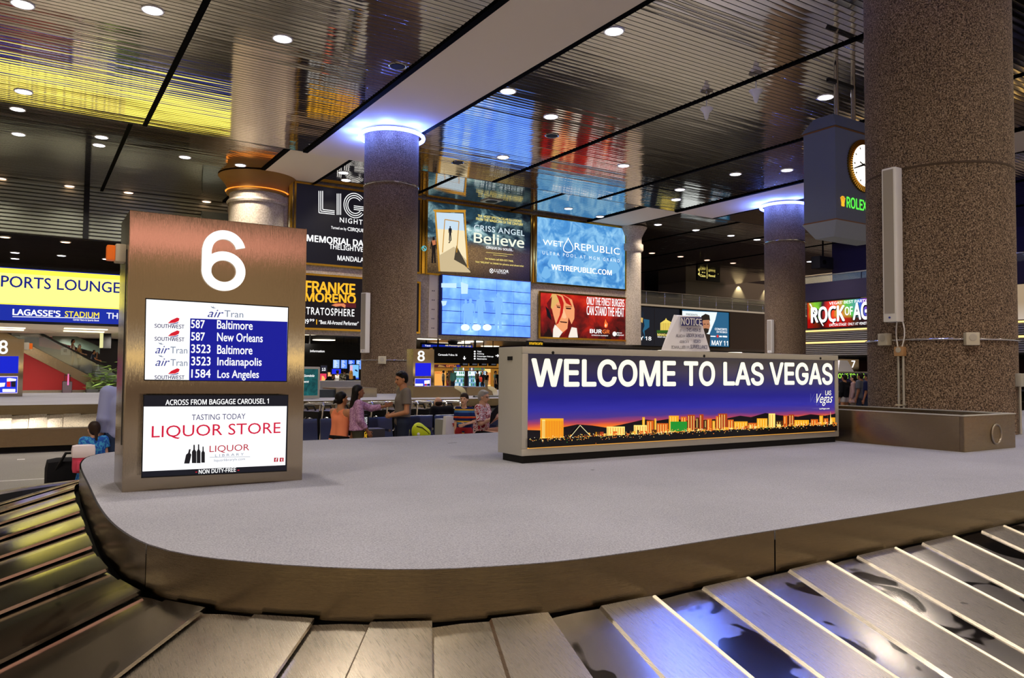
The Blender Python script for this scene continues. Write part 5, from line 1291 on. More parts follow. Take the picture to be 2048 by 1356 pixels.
def sheet(name, label, cat, xa, xb, ya, yb, Y, m, part='print', fm=M_DARK, foot=True):
    a, b_ = ci(xa, yb), ci(xb, ya); p0, p1 = at(a[0], a[1], Y=Y), at(b_[0], b_[1], Y=Y); w_, h_ = p1.x-p0.x, p1.z-p0.z
    r_ = root(name, label, cat, (p0.x, Y, p0.z))
    MB().bbox((-.05, .01, -.05), (w_+.05, .14, h_+.05), .01).build('frame', fm, r_, 30)
    MB().box((0, 0, 0), (w_, .012, h_)).build(part, m, r_)
    if foot: MB().box((w_*.3, .03, -p0.z), (w_*.7, .12, -.05)).build('stand', fm, r_)
    return r_, Panel(r_, 'Y', 0.0)
sheet('blue_display', 'plain blue display panel between the desks and flight screens', 'display', 716, 890, 756, 850, 46, glow('1a2ae0', 1.2))
r_, P = sheet('banner', 'tall sky coloured banner by left edge of the column', 'banner', 1060, 1235, 676, 950, 45, glow('78b8f0', 1.2))
P.poly('print_detail', [[ci(1064, 690), ci(1115, 680), ci(1120, 850), ci(1064, 880)]], glow('d8a8c8', 1.15)); P.poly('print_detail', [[ci(1156, 768), ci(1185, 764), ci(1222, 800), ci(1200, 806), ci(1165, 792)]], glow('1c2a4a', 1.0))
P.poly('print_detail', [[ci(1120, 925), ci(1235, 925), ci(1235, 948), ci(1120, 948)]], glow('1838c8', 1.2))
sheet('poster_stand', 'red and pink lit poster stand behind the gondola display', 'poster', 485, 610, 846, 1026, 40, glow('d83a58', 1.15))[1].poly('print_detail', [[ci(520, 880), ci(560, 900), ci(590, 960), ci(560, 1000), ci(510, 990)]], glow('ffb060', 1.2))
sheet('poster_stand', 'orange lit poster panel beside the red poster', 'poster', 636, 716, 820, 960, 47, glow('f0b070', 1.15))
sheet('white_screen', 'bright white screen behind the people at the far desks', 'screen', 722, 890, 872, 960, 47.5, glow('eef4ff', 1.2))
r_, P = sheet('carousel_number_sign', 'small white 13 on dark panel far away beyond the desks', 'number sign', 500, 620, 690, 810, 55, glow('2a2a38', 1.0)); a, b_ = ci(522, 735), ci(592, 792); P.text('13', a[0], b_[0], a[1], b_[1], WH, .04)
# counter
boxthing('counter', 'long pale counter behind the gondola display and the two girls', 'counter', (at(640, 780, Y=34).x, 34, 0), (at(735, 780, Y=34).x, 35, 1.18), pbr('counter_pale', '9c9a94', .5), 'desk', .02)

# ================================================================== carousel eight's fittings
def number_pillar(px0, px1, pyt, Y, num, label, scr=True, dep=.5):
    x0, x1 = at(px0, 740, Y=Y).x, at(px1, 740, Y=Y).x; zt = at((px0+px1)/2, pyt, Y=Y).z
    r_, P = steel_pillar('carousel_sign', label, x0, x1, Y, Y+dep, DECK, zt); return r_, P
def cz(x, y): return (x/7.975, 630+y/7.975)
r_, P = number_pillar(-43, 46.5, 677, 25.0, '8', 'brushed steel pillar marked 8 at left edge, on the far carousel')
a, b_ = cz(-22, 402), cz(128, 622); P.text('8', a[0], b_[0], a[1], b_[1], M_GW, .035, name='numeral')
P.poly('screen', [[cz(-340, 655), cz(297, 658), cz(290, 928), cz(-340, 930)]], glow('0c20c8', 1.1))
P.poly('screen', [[cz(-340, 975), cz(286, 975), cz(278, 1248), cz(-340, 1255)]], glow('d8c8f4', 1.1)); P.poly('screen', [[cz(-330, 990), cz(278, 990), cz(270, 1236), cz(-330, 1240)]], glow('1c34d8', 1.15))
P.poly('screen_detail', [[cz(40, 1180), cz(245, 1180), cz(243, 1228), cz(40, 1228)], [cz(-200, 1090), cz(85, 1080), cz(70, 1140), cz(-200, 1170)], [cz(110, 1010), cz(160, 1005), cz(260, 1020), cz(255, 1050), cz(110, 1060)]], WH)
P.poly('screen_detail', [[cz(108, 1062), cz(168, 1062), cz(168, 1145), cz(108, 1145)]], glow('d82030', 1.1)); P.poly('screen_detail', [[cz(176, 1062), cz(250, 1055), cz(248, 1148), cz(180, 1146)]], glow('181828', 1.0))
al2 = root('alarm_strobe', 'tiny strobe box on right side of the left 8 pillar', 'alarm light', (at(46.5, 740, Y=25.0).x, 25.25, at(50, 692, Y=25.1).z)); MB().bbox((-.03, -.1, -.1), (.12, .1, .1), .01).build('housing', M_OFFW, al2, 30); MB().bbox((.12, -.08, -.08), (.2, .08, .08), .01).build('lens', M_ORANGE, al2, 30)
r_, P = number_pillar(826, 868, 698, 22.2, '8', 'brushed steel pillar marked 8 with blue screens behind the standing man')
a, b_ = cs(145, 400), cs(285, 605); P.text('8', a[0], b_[0], a[1], b_[1], M_GW, .035, name='numeral')
P.poly('screen', [[cs(105, 640), cs(405, 640), cs(402, 892), cs(100, 892)]], glow('1018d8', 1.15)); P.poly('screen', [[cs(95, 935), cs(400, 935), cs(398, 1088), cs(90, 1094)]], glow('dcc8f0', 1.1)); P.poly('screen', [[cs(100, 945), cs(392, 945), cs(390, 1078), cs(96, 1084)]], glow('2838d8', 1.15))
P.poly('screen_detail', [[cs(100, 1040), cs(250, 1040), cs(250, 1080), cs(100, 1082)], [cs(275, 980), cs(380, 970), cs(380, 1040), cs(275, 1045)]], WH); P.poly('screen_detail', [[cs(282, 1040), cs(320, 1040), cs(320, 1076), cs(282, 1076)]], glow('c82838', 1.0)); P.poly('screen_detail', [[cs(336, 1040), cs(376, 1038), cs(376, 1076), cs(336, 1076)]], glow('202030', 1.0))
# luggage feeders with rounded ends on the far deck
def feeder(px0, px1, Y, dep, zt, label):
    x0, x1 = at(px0, 785, Y=Y).x, at(px1, 785, Y=Y).x
    r_ = root('luggage_feeder', label, 'luggage feeder', (x0, Y, DECK)); w_, h_ = x1-x0, zt-DECK; rr = min(.3, h_*.9)
    prof = [(0, 0), (w_, 0)]+[(w_-rr+rr*math.cos(t), h_-rr+rr*math.sin(t)) for t in np.linspace(0, math.pi/2, 8)]+[(0, h_)]
    MB().prism(prof, 0, dep, 'Y').build('hood', M_STEELH, r_, 30)
    pr2 = [(w_+.02, 0)]+[(w_-rr+(rr+.02)*math.cos(t), h_-rr+(rr+.02)*math.sin(t)) for t in np.linspace(0, math.pi/2, 8)]+[(w_-rr-.12, h_+.02), (w_-rr-.12, h_-.05), (w_-.2, h_*.5), (w_-.15, 0)]
    MB().prism(pr2, -.02, 0.0, 'Y').build('end_trim', M_CHROME, r_, 30)
    return r_
feeder(826, 932, 20.6, 1.2, at(880, 773, Y=20.6).z, 'rounded steel luggage feeder hood right of the man, on the far carousel')
feeder(934, 994, 21.6, 1.2, at(960, 774, Y=21.6).z, 'second rounded steel feeder hood, nearer the lightbox')
r_ = root('luggage_feeder', 'pale steel feeder box behind the long haired girl', 'luggage feeder', (at(672, 790, Y=21.4).x, 21.4, DECK)); wq = at(754, 790, Y=21.4).x-r_.location.x; hq = at(700, 776, Y=21.4).z-DECK
MB().bbox((0, 0, 0), (wq, 1.2, hq), .02).build('hood', M_STEEL, r_, 30); MB().box((-.8, .1, 0), (0, 1.1, hq-.05)).build('dark_side', pbr('feeder_dark', '2a343c', .4), r_)
rl = root('roller', 'black rubber roller beside the far feeder hood', 'roller', (at(948, 800, Y=20.2).x, 20.2, at(948, 797, Y=20.2).z)); MB().cyl((0, 0, 0), (1.0, 0, 0), .09, 16).build('cylinder', M_RUBBER, rl, 60)
# gondola advert display on the far deck
gd = root('advert_display', 'teal framed display advertising gondola rides, right of the 6 pillar', 'advert display', (at(592, 785, Y=20.5).x, 20.5, DECK+.02)); w_ = at(640, 760, Y=20.5).x-gd.location.x; h_ = at(620, 733.5, Y=20.5).z-gd.location.z
MB().bbox((0, 0, 0), (w_, .3, h_), .02).build('cabinet', M_ALU, gd, 30)
m = pbr('teal_print', '000000', .2, 0, .4); ns, ls, b = nt(m); v1 = noise(ns, ls, coords(ns, ls, (1, 1, 1)), 5, 4, .6, 1); r1 = ramp(ns, [(.3, '0c3a40'), (.7, '1c6a6c')]); ls.new(v1, r1.inputs[0]); ls.new(r1.outputs[0], b.inputs['Emission Color']); b.inputs['Emission Strength'].default_value = .9
MB().add([(.05, -.004, .08), (w_-.06, -.004, .08), (w_-.06, -.004, h_-.06), (.05, -.004, h_-.06)], [(0, 1, 2, 3)]).build('print', m, gd)
P = Panel(gd, 'Y', -.004); a, b_ = ci(168, 862), ci(374, 908); P.text('Gondola', a[0], b_[0], a[1], b_[1], WH, .03, .25)
a, b_ = ci(130, 985), ci(270, 1020); P.text('ment', a[0], b_[0], a[1], b_[1], WH, .03, .25)
# carousel seven on the right, seen through the gap
carousel('baggage_carousel', 'carousel seven on the right, glimpsed between the lightbox and front column', OUT7, .63, (33, 9.0), 0)
r_, P = number_pillar(1694, 1719, 720, 20.0, '7', 'brushed steel pillar marked 7 seen between lightbox and front column', dep=.4)
r_.location.z = 0
for o in r_.children: bpy.data.objects.remove(o)
r_.location = (at(1679, 740, Y=20).x, 20, DECK); wq = at(1718, 740, Y=20).x-r_.location.x; hq = at(1700, 718.5, Y=20).z-DECK
MB().bbox((0, 0, 0), (wq, .4, hq), .006).build('body', M_PILLAR, r_, 30); P = Panel(r_, 'Y', 0.0)
def c5(x, y): return (1660+x/8.475, 680+y/8.475)
a, b_ = c5(362, 348), c5(426, 468); P.text('7', a[0], b_[0], a[1], b_[1], M_GW, .035, name='numeral')
MB().bbox((wq*.15, -.1, hq*.80), (wq*.28, 0, hq*.88), .01).build('alarm_light', M_ORANGE, r_, 30)
x0 = at(1668, 760, Y=19).x; x1 = x0+6.0; zt = at(1690, 743, Y=19).z; zb = .95
w2 = root('welcome_lightbox', 'far lightbox with green WELCOME lettering, behind the people at carousel seven', 'illuminated sign', (x0-2.1, 19.0, DECK)); MB().bbox((0, 0, .05), (8, .4, zt-DECK), .01).build('housing', M_ALU, w2, 30); MB().box((.1, .05, 0), (7.9, .35, .06)).build('kick_base', M_BLACK, w2)
MB().box((.05, -.004, .1), (7.95, 0, zt-DECK-.05)).build('print', glow('0c0c22', 1.0), w2); P = Panel(w2, 'Y', -.004)
a, b_ = c5(140, 568), c5(655, 650); P.text('WELCOME TO LAS VEGAS', a[0]-26, b_[0]+20, a[1], b_[1], glow('a8f040', 1.2), .04)
rs = random.Random(5); P.poly('city_lights', [[(1672+i*5, 766+rs.random()*6), (1675+i*5, 766), (1675+i*5, 770), (1672+i*5, 770)] for i in range(14)], glow('f0a030', 1.2))
n3, paper, *_r3 = notice(at(1695, 740, Y=19.1).x, 19.15, zt, 1.0, 'small white tent notice on the far lightbox under the 7')
n3.rotation_euler = (0, 0, 0); hh = at(1696, 728, Y=19.1).z-zt
MB().add([(-.55, 0, 0), (.5, 0, 0), (.5, .4, 0), (-.55, .4, 0), (-.2, .15, hh+.15), (.3, .15, hh+.15), (.3, .25, hh+.15), (-.2, .25, hh+.15)], [(0, 1, 5, 4), (1, 2, 6, 5), (2, 3, 7, 6), (3, 0, 4, 7), (4, 5, 6, 7), (0, 3, 2, 1)]).build('card', paper, n3)
MB().box((-.15, .13, hh-.02), (.25, .145, hh+.08)).build('header_band', pbr('notice_navy', '26246a', .6), n3)

# ================================================================== escalator and red wall on the left
EY = 50.0
pA, pB = at(47, 697, Y=EY), at(206, 779, Y=EY)
struct('wall_red', MB().prism([(pA.x-3, 0.1), (pB.x, .1), (pA.x, pA.z), (pA.x-3, pA.z+1.2)], EY, EY+1.4, 'Y'), M_RED)
es = root('escalator', 'escalator with brushed steel side descending behind the red wall', 'escalator', (0, EY-.1, 0))
pC, pD = at(48, 683, Y=EY), at(228, 776, Y=EY)
sl = (pD.z-pC.z)/(pD.x-pC.x); z_at = lambda x: pC.z+sl*(x-pC.x)
xa, xb = pC.x-2.5, pD.x+1.4
MB().prism([(xa, z_at(xa)-.02), (xb, z_at(xb)-.02), (xb, z_at(xb)-.62), (xa, z_at(xa)-.62)], 0, 1.6, 'Y').build('side_cladding', M_STEELH, es)
mb = MB(); n_s = 16
for i in range(n_s):
    x = xa+.3+i*.4; mb.box((x, .25, z_at(x)-.3), (x+.4, 1.35, z_at(x)+.0))
mb.build('steps', M_DARK, es)
gq = MB().prism([(xa, z_at(xa)), (xb, z_at(xb)), (xb, z_at(xb)+.85), (xa, z_at(xa)+.85)], .1, .12, 'Y').build('glass_side', M_GLASS, es)
for yy in (.11, 1.5): MB().tube([(xa, yy, z_at(xa)+.92), (xb, yy, z_at(xb)+.92)], .05, 8).build('handrail', M_RUBBER, es, 60)
bs = boxthing('baseboard_strip', 'steel skirting strip along the foot of the red wall', 'skirting', (pA.x-3, EY-.06, .1), (pB.x, EY-.005, .42), M_STEEL, 'strip')
struct('wall_dark', MB().box((pA.x, 55, 0), (9.5, 55.3, 3.4)), pbr('charcoal_partition', '2f2f38', .7))
es2 = root('escalator', 'second escalator flank, green glazed, behind the descending riders', 'escalator', (0, 53, 0))
a1, a2 = at(105, 668, Y=53), at(200, 694, Y=53)
MB().prism([(a1.x, a1.z-.4), (a2.x, a2.z-.4), (a2.x, a2.z), (a1.x, a1.z+.5)], 0, .3, 'Y').build('glass_flank', pbr('green_glass', '4a5c54', .2), es2)
ad = root('wall_poster', 'faded pink poster behind the escalator riders', 'poster', (at(78, 690, Y=54.8).x, 54.8, at(78, 692, Y=54.8).z)); MB().prism([(0, 0), (0, 1.25), (1.2, 1.1), (2.1, -.4)], 0, .05, 'Y').build('print', pbr('pink_print', '9c4a5a', .6), ad)
# plants at the foot of the escalator
pl = root('potted_plants', 'leafy green planting at the foot of the escalator', 'plants', (at(205, 760, Y=48.5).x, 48.5, 0))
rs = random.Random(4); mb = MB()
for i in range(150):
    c_ = Vector((max(-.8, min(1.3, rs.gauss(.2, .5))), rs.gauss(0, .25), 1.15+rs.gauss(0, .45)-.25)); L_ = .22+rs.random()*.25; a_ = rs.random()*6.28; t_ = rs.random()*.6
    d = Vector((math.cos(a_)*math.cos(t_), math.sin(a_)*math.cos(t_), math.sin(t_)*.6)); n2 = Vector((-d.y, d.x, .2)).normalized()*.09
    mb.add([c_-d*L_, c_-n2, c_+d*L_, c_+n2], [(0, 1, 2, 3)])
mb.build('foliage', pbr('leaf_green', '7c9a4a', .6), pl); MB().bbox((-.8, -.4, 0), (1.4, .4, .5), .03).build('planter', M_DARK, pl, 30)
MB().box((-.8, -.05, .4), (.9, .05, .9)).build('stems', pbr('stem_green', '3c4a20', .7), pl)
# black suitcase with pink ribbon against the red wall
su = root('suitcase', 'black upright suitcase with pink ribbon standing before the red wall', 'suitcase', (at(134, 778, Y=48.8).x, 48.8, .02))
MB().bbox((-.24, -.16, .06), (.24, .16, .92), .06).build('shell', M_BLACK, su, 40); MB().bbox((-.23, -.165, .1), (.23, .165, .9), .05).build('piping', pbr('case_grey', '4a3c44', .5), su, 40)
mb = MB()
for sx_ in (-.14, .14): mb.cyl((sx_, 0, .9), (sx_, 0, 1.25), .015, 6)
mb.cyl((-.15, 0, 1.25), (.15, 0, 1.25), .02, 6); mb.build('pull_handle', M_DARK, su)
MB().bbox((.0, -.2, .7), (.07, -.16, 1.32), .01).build('ribbon', pbr('pink_ribbon', 'e07ac8', .5, 0, .5), su, 30)
mb = MB()
for sx_ in (-.16, .16): mb.lathe([(.05, -.03), (.05, .03)], (sx_, 0, .05), 12, axis='Y')
mb.build('wheel', M_DARK, su)
for px, py in ((5, 656), (4, 660), (172, 659), (168, 664), (230, 690)):
    p = at(px, py, Z=3.5); d = root('ceiling_fixture', 'flat fluorescent fixture under the slab left of the 6 pillar', 'ceiling light', (p.x, p.y, 3.52), 0, 'fluorescent fixtures under the left slab'); MB().box((-.9, -.25, -.02), (.9, .25, .02)).build('lens', glow('fff4cc', 2.5), d)
for x, y in ((0, 46), (4, 46), (2, 52)): lamp(x, y, 3.5, 650, .18, (1, .9, .78), 172)  # added wide lamps under the slab, to brighten the escalator riders
hs = root('hanging_banner', 'dark two-sided sign hanging by the escalator', 'sign', (at(214, 680, Y=47).x, 47, at(214, 697, Y=47).z)); MB().bbox((-.2, -.3, 0), (.18, .3, 1.1), .02).build('panel', M_BLACK, hs, 30); MB().box((-.33, -.28, .03), (-.2, .28, .95)).build('lit_face', glow('e8e4a0', 1.0), hs); MB().cyl((0, 0, 1.1), (0, 0, 3.55-hs.location.z), .05).build('hanger', M_BLACK, hs)
# floor line
fl = root('floor_stripe', 'thin white stripe on the grey floor at far left', 'floor marking', (0, 13.75, 0)); MB().box((-6, -.02, .0), (1.4, .02, .004)).build('stripe', M_WHITE, fl)
f2 = root('floor_patch', 'small pale patch on the grey floor at far left', 'floor marking', (at(42, 919, Z=0).x, at(42, 919, Z=0).y, 0)); MB().box((-.06, -.05, .0), (.06, .05, .004)).build('stripe', M_WHITE, f2)
# ================================================================== people: bodies grown from one implicit surface
def round_cone(P, a, b, ra, rb):
    a = np.array(a, float); b = np.array(b, float); d = b-a; L2 = max(float(d@d), 1e-9)
    t = np.clip(((P-a)@d)/L2, 0, 1); q = P-(a+t[:, None]*d)
    return np.sqrt((q*q).sum(1))-(ra+(rb-ra)*t)
def ellipsoid(P, c, r, R=None):
    q = P-np.array(c, float)
    if R is not None: q = q@np.array(R)
    k = np.sqrt(((q/np.array(r))**2).sum(1)); return (k-1)*min(r)
def smin(a, b, k):
    h = np.clip(.5+.5*(b-a)/k, 0, 1); return b*(1-h)+a*h-k*h*(1-h)
def surface(field, lo, hi, h):
    """naive surface nets over a box"""
    lo = np.array(lo); hi = np.array(hi); n = np.maximum(4, np.ceil((hi-lo)/h).astype(int)+1)
    ax_ = [lo[i]+h*np.arange(n[i]) for i in range(3)]
    G = np.stack(np.meshgrid(*ax_, indexing='ij'), -1); F = field(G.reshape(-1, 3)).reshape(n)
    S = F < 0; c = [(0, 0, 0), (1, 0, 0), (0, 1, 0), (1, 1, 0), (0, 0, 1), (1, 0, 1), (0, 1, 1), (1, 1, 1)]
    m = n-1
    def cut(A, o): return A[o[0]:o[0]+m[0], o[1]:o[1]+m[1], o[2]:o[2]+m[2]]
    cnt = sum(cut(S, o).astype(int) for o in c); act = (cnt > 0) & (cnt < 8)
    idx = -np.ones(m, int); ii = np.argwhere(act); idx[act] = np.arange(len(ii))
    acc = np.zeros((len(ii), 3)); w_ = np.zeros(len(ii))
    for p in range(8):
        for q in range(p+1, 8):
            dlt = np.array(c[q])-np.array(c[p])
            if abs(dlt).sum() != 1 or dlt.min() < 0: continue
            fa = cut(F, c[p])[act]; fb = cut(F, c[q])[act]; x = (fa < 0) != (fb < 0)
            t = np.where(x, fa/np.where(x, fa-fb, 1), 0)
            acc += np.where(x[:, None], np.array(c[p])+t[:, None]*dlt, 0); w_ += x
    V = lo+h*(ii+acc/np.maximum(w_, 1)[:, None]); faces = []
    for axis in range(3):
        o = [0, 0, 0]; o[axis] = 1
        sl0 = [slice(0, n[i]-(1 if i == axis else 0)) for i in range(3)]; sl1 = [slice(o[i], n[i]) for i in range(3)]
        e = np.argwhere(S[tuple(sl0)] != S[tuple(sl1)])
        b1, b2 = [i for i in range(3) if i != axis]
        ok = (e[:, b1] > 0) & (e[:, b2] > 0) & (e[:, b1] < m[b1]) & (e[:, b2] < m[b2]) & (e[:, axis] < m[axis]); e = e[ok]
        u_ = np.zeros(3, int); u_[b1] = 1; v_ = np.zeros(3, int); v_[b2] = 1
        q = np.stack([idx[tuple((e-u_-v_).T)], idx[tuple((e-v_).T)], idx[tuple(e.T)], idx[tuple((e-u_).T)]], 1)
        s_ = S[tuple(e.T)]; flip = s_ if axis != 1 else ~s_
        q[~flip] = q[~flip][:, ::-1]; faces.append(q)
    return V, np.concatenate(faces)
class Blob:
    def __init__(s): s.p = []
    def cone(s, a, b, ra, rb, k=.03, clip=None): s.p.append(('c', a, b, ra, rb, k, clip)); return s
    def ell(s, c, r, k=.02, R=None, clip=None): s.p.append(('e', c, r, R, None, k, clip)); return s
    def field(s, P):
        out = None
        for t, a, b, c, d, k, clip in s.p:
            f = round_cone(P, a, b, c, d) if t == 'c' else ellipsoid(P, a, b, c)
            if clip is not None:
                for o, n_ in clip: f = np.maximum(f, (P-np.array(o))@np.array(n_))
            out = f if out is None else smin(out, f, k)
        return out
    def bounds(s):
        lo = np.full(3, 9e9); hi = -lo
        for t, a, b, c, d, k, clip in s.p:
            if t == 'c':
                for q, r in ((a, c), (b, d)): lo = np.minimum(lo, np.array(q)-r); hi = np.maximum(hi, np.array(q)+r)
            else: r = max(b); lo = np.minimum(lo, np.array(a)-r); hi = np.maximum(hi, np.array(a)+r)
        return lo-.03, hi+.03
    def mesh(s, h): lo, hi = s.bounds(); return surface(s.field, lo, hi, h)
def join(parts):
    V, F, n = [], [], 0
    for v, f in parts: V.append(v); F.append(f+n); n += len(v)
    return np.concatenate(V), np.concatenate(F)
def mesh_obj(name, V, F, mats, parent, mi=None):
    me = bpy.data.meshes.new(name); me.from_pydata([tuple(v) for v in V], [], [tuple(int(i) for i in f) for f in F])
    for m in (mats if isinstance(mats, list) else [mats]): me.materials.append(m)
    if mi is not None: me.polygons.foreach_set('material_index', np.asarray(mi, np.int32))
    me.polygons.foreach_set('use_smooth', [True]*len(me.polygons)); me.update()
    o = bpy.data.objects.new(name, me); C.objects.link(o); o.parent = parent; return o
SKIN = {'tan': pbr('skin_tan', 'b07a54', .6), 'light': pbr('skin_light', 'd0a284', .6), 'brown': pbr('skin_brown', '8a5a3c', .6), 'dark': pbr('skin_dark', '5a3a28', .6)}
EYEM = pbr('eye_dark', '1a1210', .3); LIP = pbr('lip', '8a4038', .5)
def hairmat(n_, c, r_): return pbr(n_, c, r_, 0, .15)
HAIR = {'black': hairmat('hair_black', '100d0d', .45), 'brown': hairmat('hair_brown', '3c2a1c', .5), 'grey': hairmat('hair_grey', '9a9894', .6), 'blonde': hairmat('hair_blonde', 'b8863c', .5), 'darkbrown': hairmat('hair_darkbrown', '281b12', .5)}
def rotz(v, a): c, s_ = math.cos(a), math.sin(a); return np.array([v[0]*c-v[1]*s_, v[0]*s_+v[1]*c, v[2]])
def skeleton(H, pose):
    """joints for a figure facing -Y; its right hand is on -X"""
    J = dict(pelvis=(0, 0, .53), chest=(0, .005, .72), neck=(0, .012, .825), head=(0, -.008, .925))
    for s_, q in ((-1, 'r'), (1, 'l')):
        J['sh'+q] = (s_*.105, .01, .805); J['el'+q] = (s_*.128, .02, .63); J['wr'+q] = (s_*.135, -.02, .485)
        J['hip'+q] = (s_*.052, 0, .515); J['kn'+q] = (s_*.058, -.012, .285); J['an'+q] = (s_*.06, .012, .045)
    J.update(pose or {})
    return {k_: np.array(v, float)*H for k_, v in J.items()}
def make_person(label, loc, H, facing, pose=None, skin='tan', hair='black', hairstyle='short', top=None, bottom=None, shoes=M_BLACK, build=1.0, head_turn=0.0, head_tilt=0.0, fine=True, female=False, group=None, name='person', sit=False, hands=None, glasses=False):
    """facing: angle of the gaze about z, 0 = towards -Y"""
    r_ = root(name, label, 'person', loc, facing, group); J = skeleton(H, pose); w_ = H*build
    sk = SKIN[skin]; hb = .0115 if fine else .02
    def torso(infl=0.0, zmin=None, k=.05, chest_top=True):
        B = Blob(); up = J['neck']-J['pelvis']; up = up/np.linalg.norm(up); side = J['shl']-J['shr']; side = side/np.linalg.norm(side)
        cw = .040*w_; hw = (.045 if female else .040)*w_; i_ = infl
        clip = None
        for q, s_ in (('r', -1), ('l', 1)):
            mid = J['chest']+side*s_*cw*.75; hipc = J['pelvis']+side*s_*hw*.85
            waist = (mid*.45+hipc*.55); B.cone(mid, waist, .060*w_+i_, (.048 if female else .053)*w_+i_, k); B.cone(waist, hipc, (.048 if female else .053)*w_+i_, (.058 if female else .054)*w_+i_, k)
            B.cone(J['sh'+q]-side*s_*.022*H+np.array([0, 0, -.018*H]), mid, .034*w_+i_, .054*w_+i_, k)
        B.cone(J['shl']-side*.03*H-np.array([0,0,.008*H]), J['shr']+side*.03*H-np.array([0,0,.008*H]), .030*w_+i_, .030*w_+i_, k)
        return B
    body = torso(0, k=.022)
    body.cone(J['neck']-np.array([0, 0, .02*H]), J['head']-np.array([0, 0, .02*H]), .033*w_, .030*w_, .03)
    for q in 'rl':
        body.cone(J['sh'+q], J['el'+q], .029*w_, .023*w_, .025); body.cone(J['el'+q], J['wr'+q], .024*w_, .0155*w_, .015)
        body.cone(J['hip'+q], J['kn'+q], .051*w_, .033*w_, .03); body.cone(J['kn'+q], J['an'+q], .034*w_, .021*w_, .02)
        toe = J['an'+q]+np.array([0, -.085*H, -.028*H]); body.cone(J['an'+q]+np.array([0, .012*H, -.018*H]), toe, .022*w_, .017*w_, .02)
    # head
    Rm = np.array(Matrix.Rotation(head_turn, 3, 'Z')@Matrix.Rotation(head_tilt, 3, 'X')); hc = J['head']; hs = H*.075/.075
    hd = lambda v: hc+Rm@(np.array(v)*H)
    hscale = 1.0 if H > 1.45 else 1.0+.28*(1.45-H)/.5
    Hs = H*hscale; hd = lambda v: hc+Rm@(np.array(v)*Hs)
    head = Blob(); head.ell(hd((0, .006, .012)), (.044*Hs, .054*Hs, .056*Hs), .02, Rm); head.ell(hd((0, -.012, -.030)), (.034*Hs, .038*Hs, .036*Hs), .03, Rm)
    head.ell(hd((0, -.032, -.055)), (.014*Hs, .013*Hs, .010*Hs), .015, Rm)
    head.cone(hd((0, -.046, .004)), hd((0, -.060, -.018)), .005*Hs, .0085*Hs, .008)
    head.ell(hd((0, -.047, -.036)), (.015*Hs, .007*Hs, .006*Hs), .006, Rm)
    head.cone(hd((-.026, -.043, .016)), hd((.026, -.043, .016)), .006*Hs, .006*Hs, .012)
    for s_ in (-1, 1): head.ell(hd((s_*.045, .006, -.008)), (.006*Hs, .011*Hs, .017*Hs), .005, Rm)
    head.cone(hd((0, .012, -.045)), J['neck'], .028*w_, .033*w_, .02)
    parts = [body.mesh(hb), head.mesh(.0058 if fine else .011)]
    # hands: palm, four unequal curled fingers and a thumb off the side of the palm
    def hand(q, curl=.5):
        w0 = J['wr'+q]; d = w0-J['el'+q]; d = d/np.linalg.norm(d)
        if hands and q in hands: d2, curl = hands[q]; d2 = np.array(d2, float); d2 /= np.linalg.norm(d2)
        else: d2 = d
        s_ = -1 if q == 'r' else 1
        inward = np.array([-s_, 0, 0.0]); pn = inward-d2*(inward@d2)
        if np.linalg.norm(pn) < .3: pn = np.array([0, 0, -1.0])-d2*(-d2[2])
        pn /= np.linalg.norm(pn); across = np.cross(pn, d2)*s_
        B = Blob(); hs_ = H/1.75; pl = .082*hs_
        for i, o_ in enumerate((-.026, -.009, .009, .026)): B.cone(w0+across*o_*.5*hs_, w0+d2*pl+across*o_*hs_, .014*hs_, .012*hs_, .01)
        for i, (o_, ln) in enumerate(((-.029, .062), (-.010, .076), (.010, .082), (.029, .070))):
            k0 = w0+d2*pl+across*o_*hs_; d_a = d2*math.cos(curl*.7)+pn*math.sin(curl*.7); d_b = d2*math.cos(curl*1.7)+pn*math.sin(curl*1.7)
            k1 = k0+d_a*ln*.55*hs_; k2 = k1+d_b*ln*.5*hs_; B.cone(k0, k1, .0095*hs_, .0088*hs_, .003); B.cone(k1, k2, .0088*hs_, .0072*hs_, .003)
        t0 = w0+d2*.022*hs_+across*.022*hs_; t1 = t0+(across*.75+d2*.65+pn*.25)*.042*hs_; t2 = t1+(d2*.9+across*.25+pn*.35)*.032*hs_
        B.cone(t0, t1, .0135*hs_, .0105*hs_, .006); B.cone(t1, t2, .0105*hs_, .008*hs_, .004)
        return B
    if fine: parts += [hand(q).mesh(.0052) for q in 'rl']
    else: parts += [hand(q).mesh(.0095) for q in 'rl']
    V, F = join(parts)
    ctr = V[F].mean(1); mi = np.zeros(len(F), int)
    for s_ in (-1, 1):
        e = hd((s_*.018, -.046, .004)); mi[np.sqrt((((ctr-e)/np.array([.0085*Hs, .013*Hs, .0048*Hs]))**2).sum(1)) < 1] = 1
    lp = hd((0, -.053, -.036)); mi[np.sqrt((((ctr-lp)/np.array([.015*Hs, .012*Hs, .0048*Hs]))**2).sum(1)) < 1] = 2
    mesh_obj('body', V, F, [sk, EYEM, LIP], r_, mi)
    # hair
    hm = HAIR[hair]; hB = Blob(); f_n = Rm@np.array([0, -1.0, 0])
    o_face = hd((0, -.030, .0)); cl = [(hd((0, -.026, .018)), Rm@np.array([0, -.75, -.66]))]
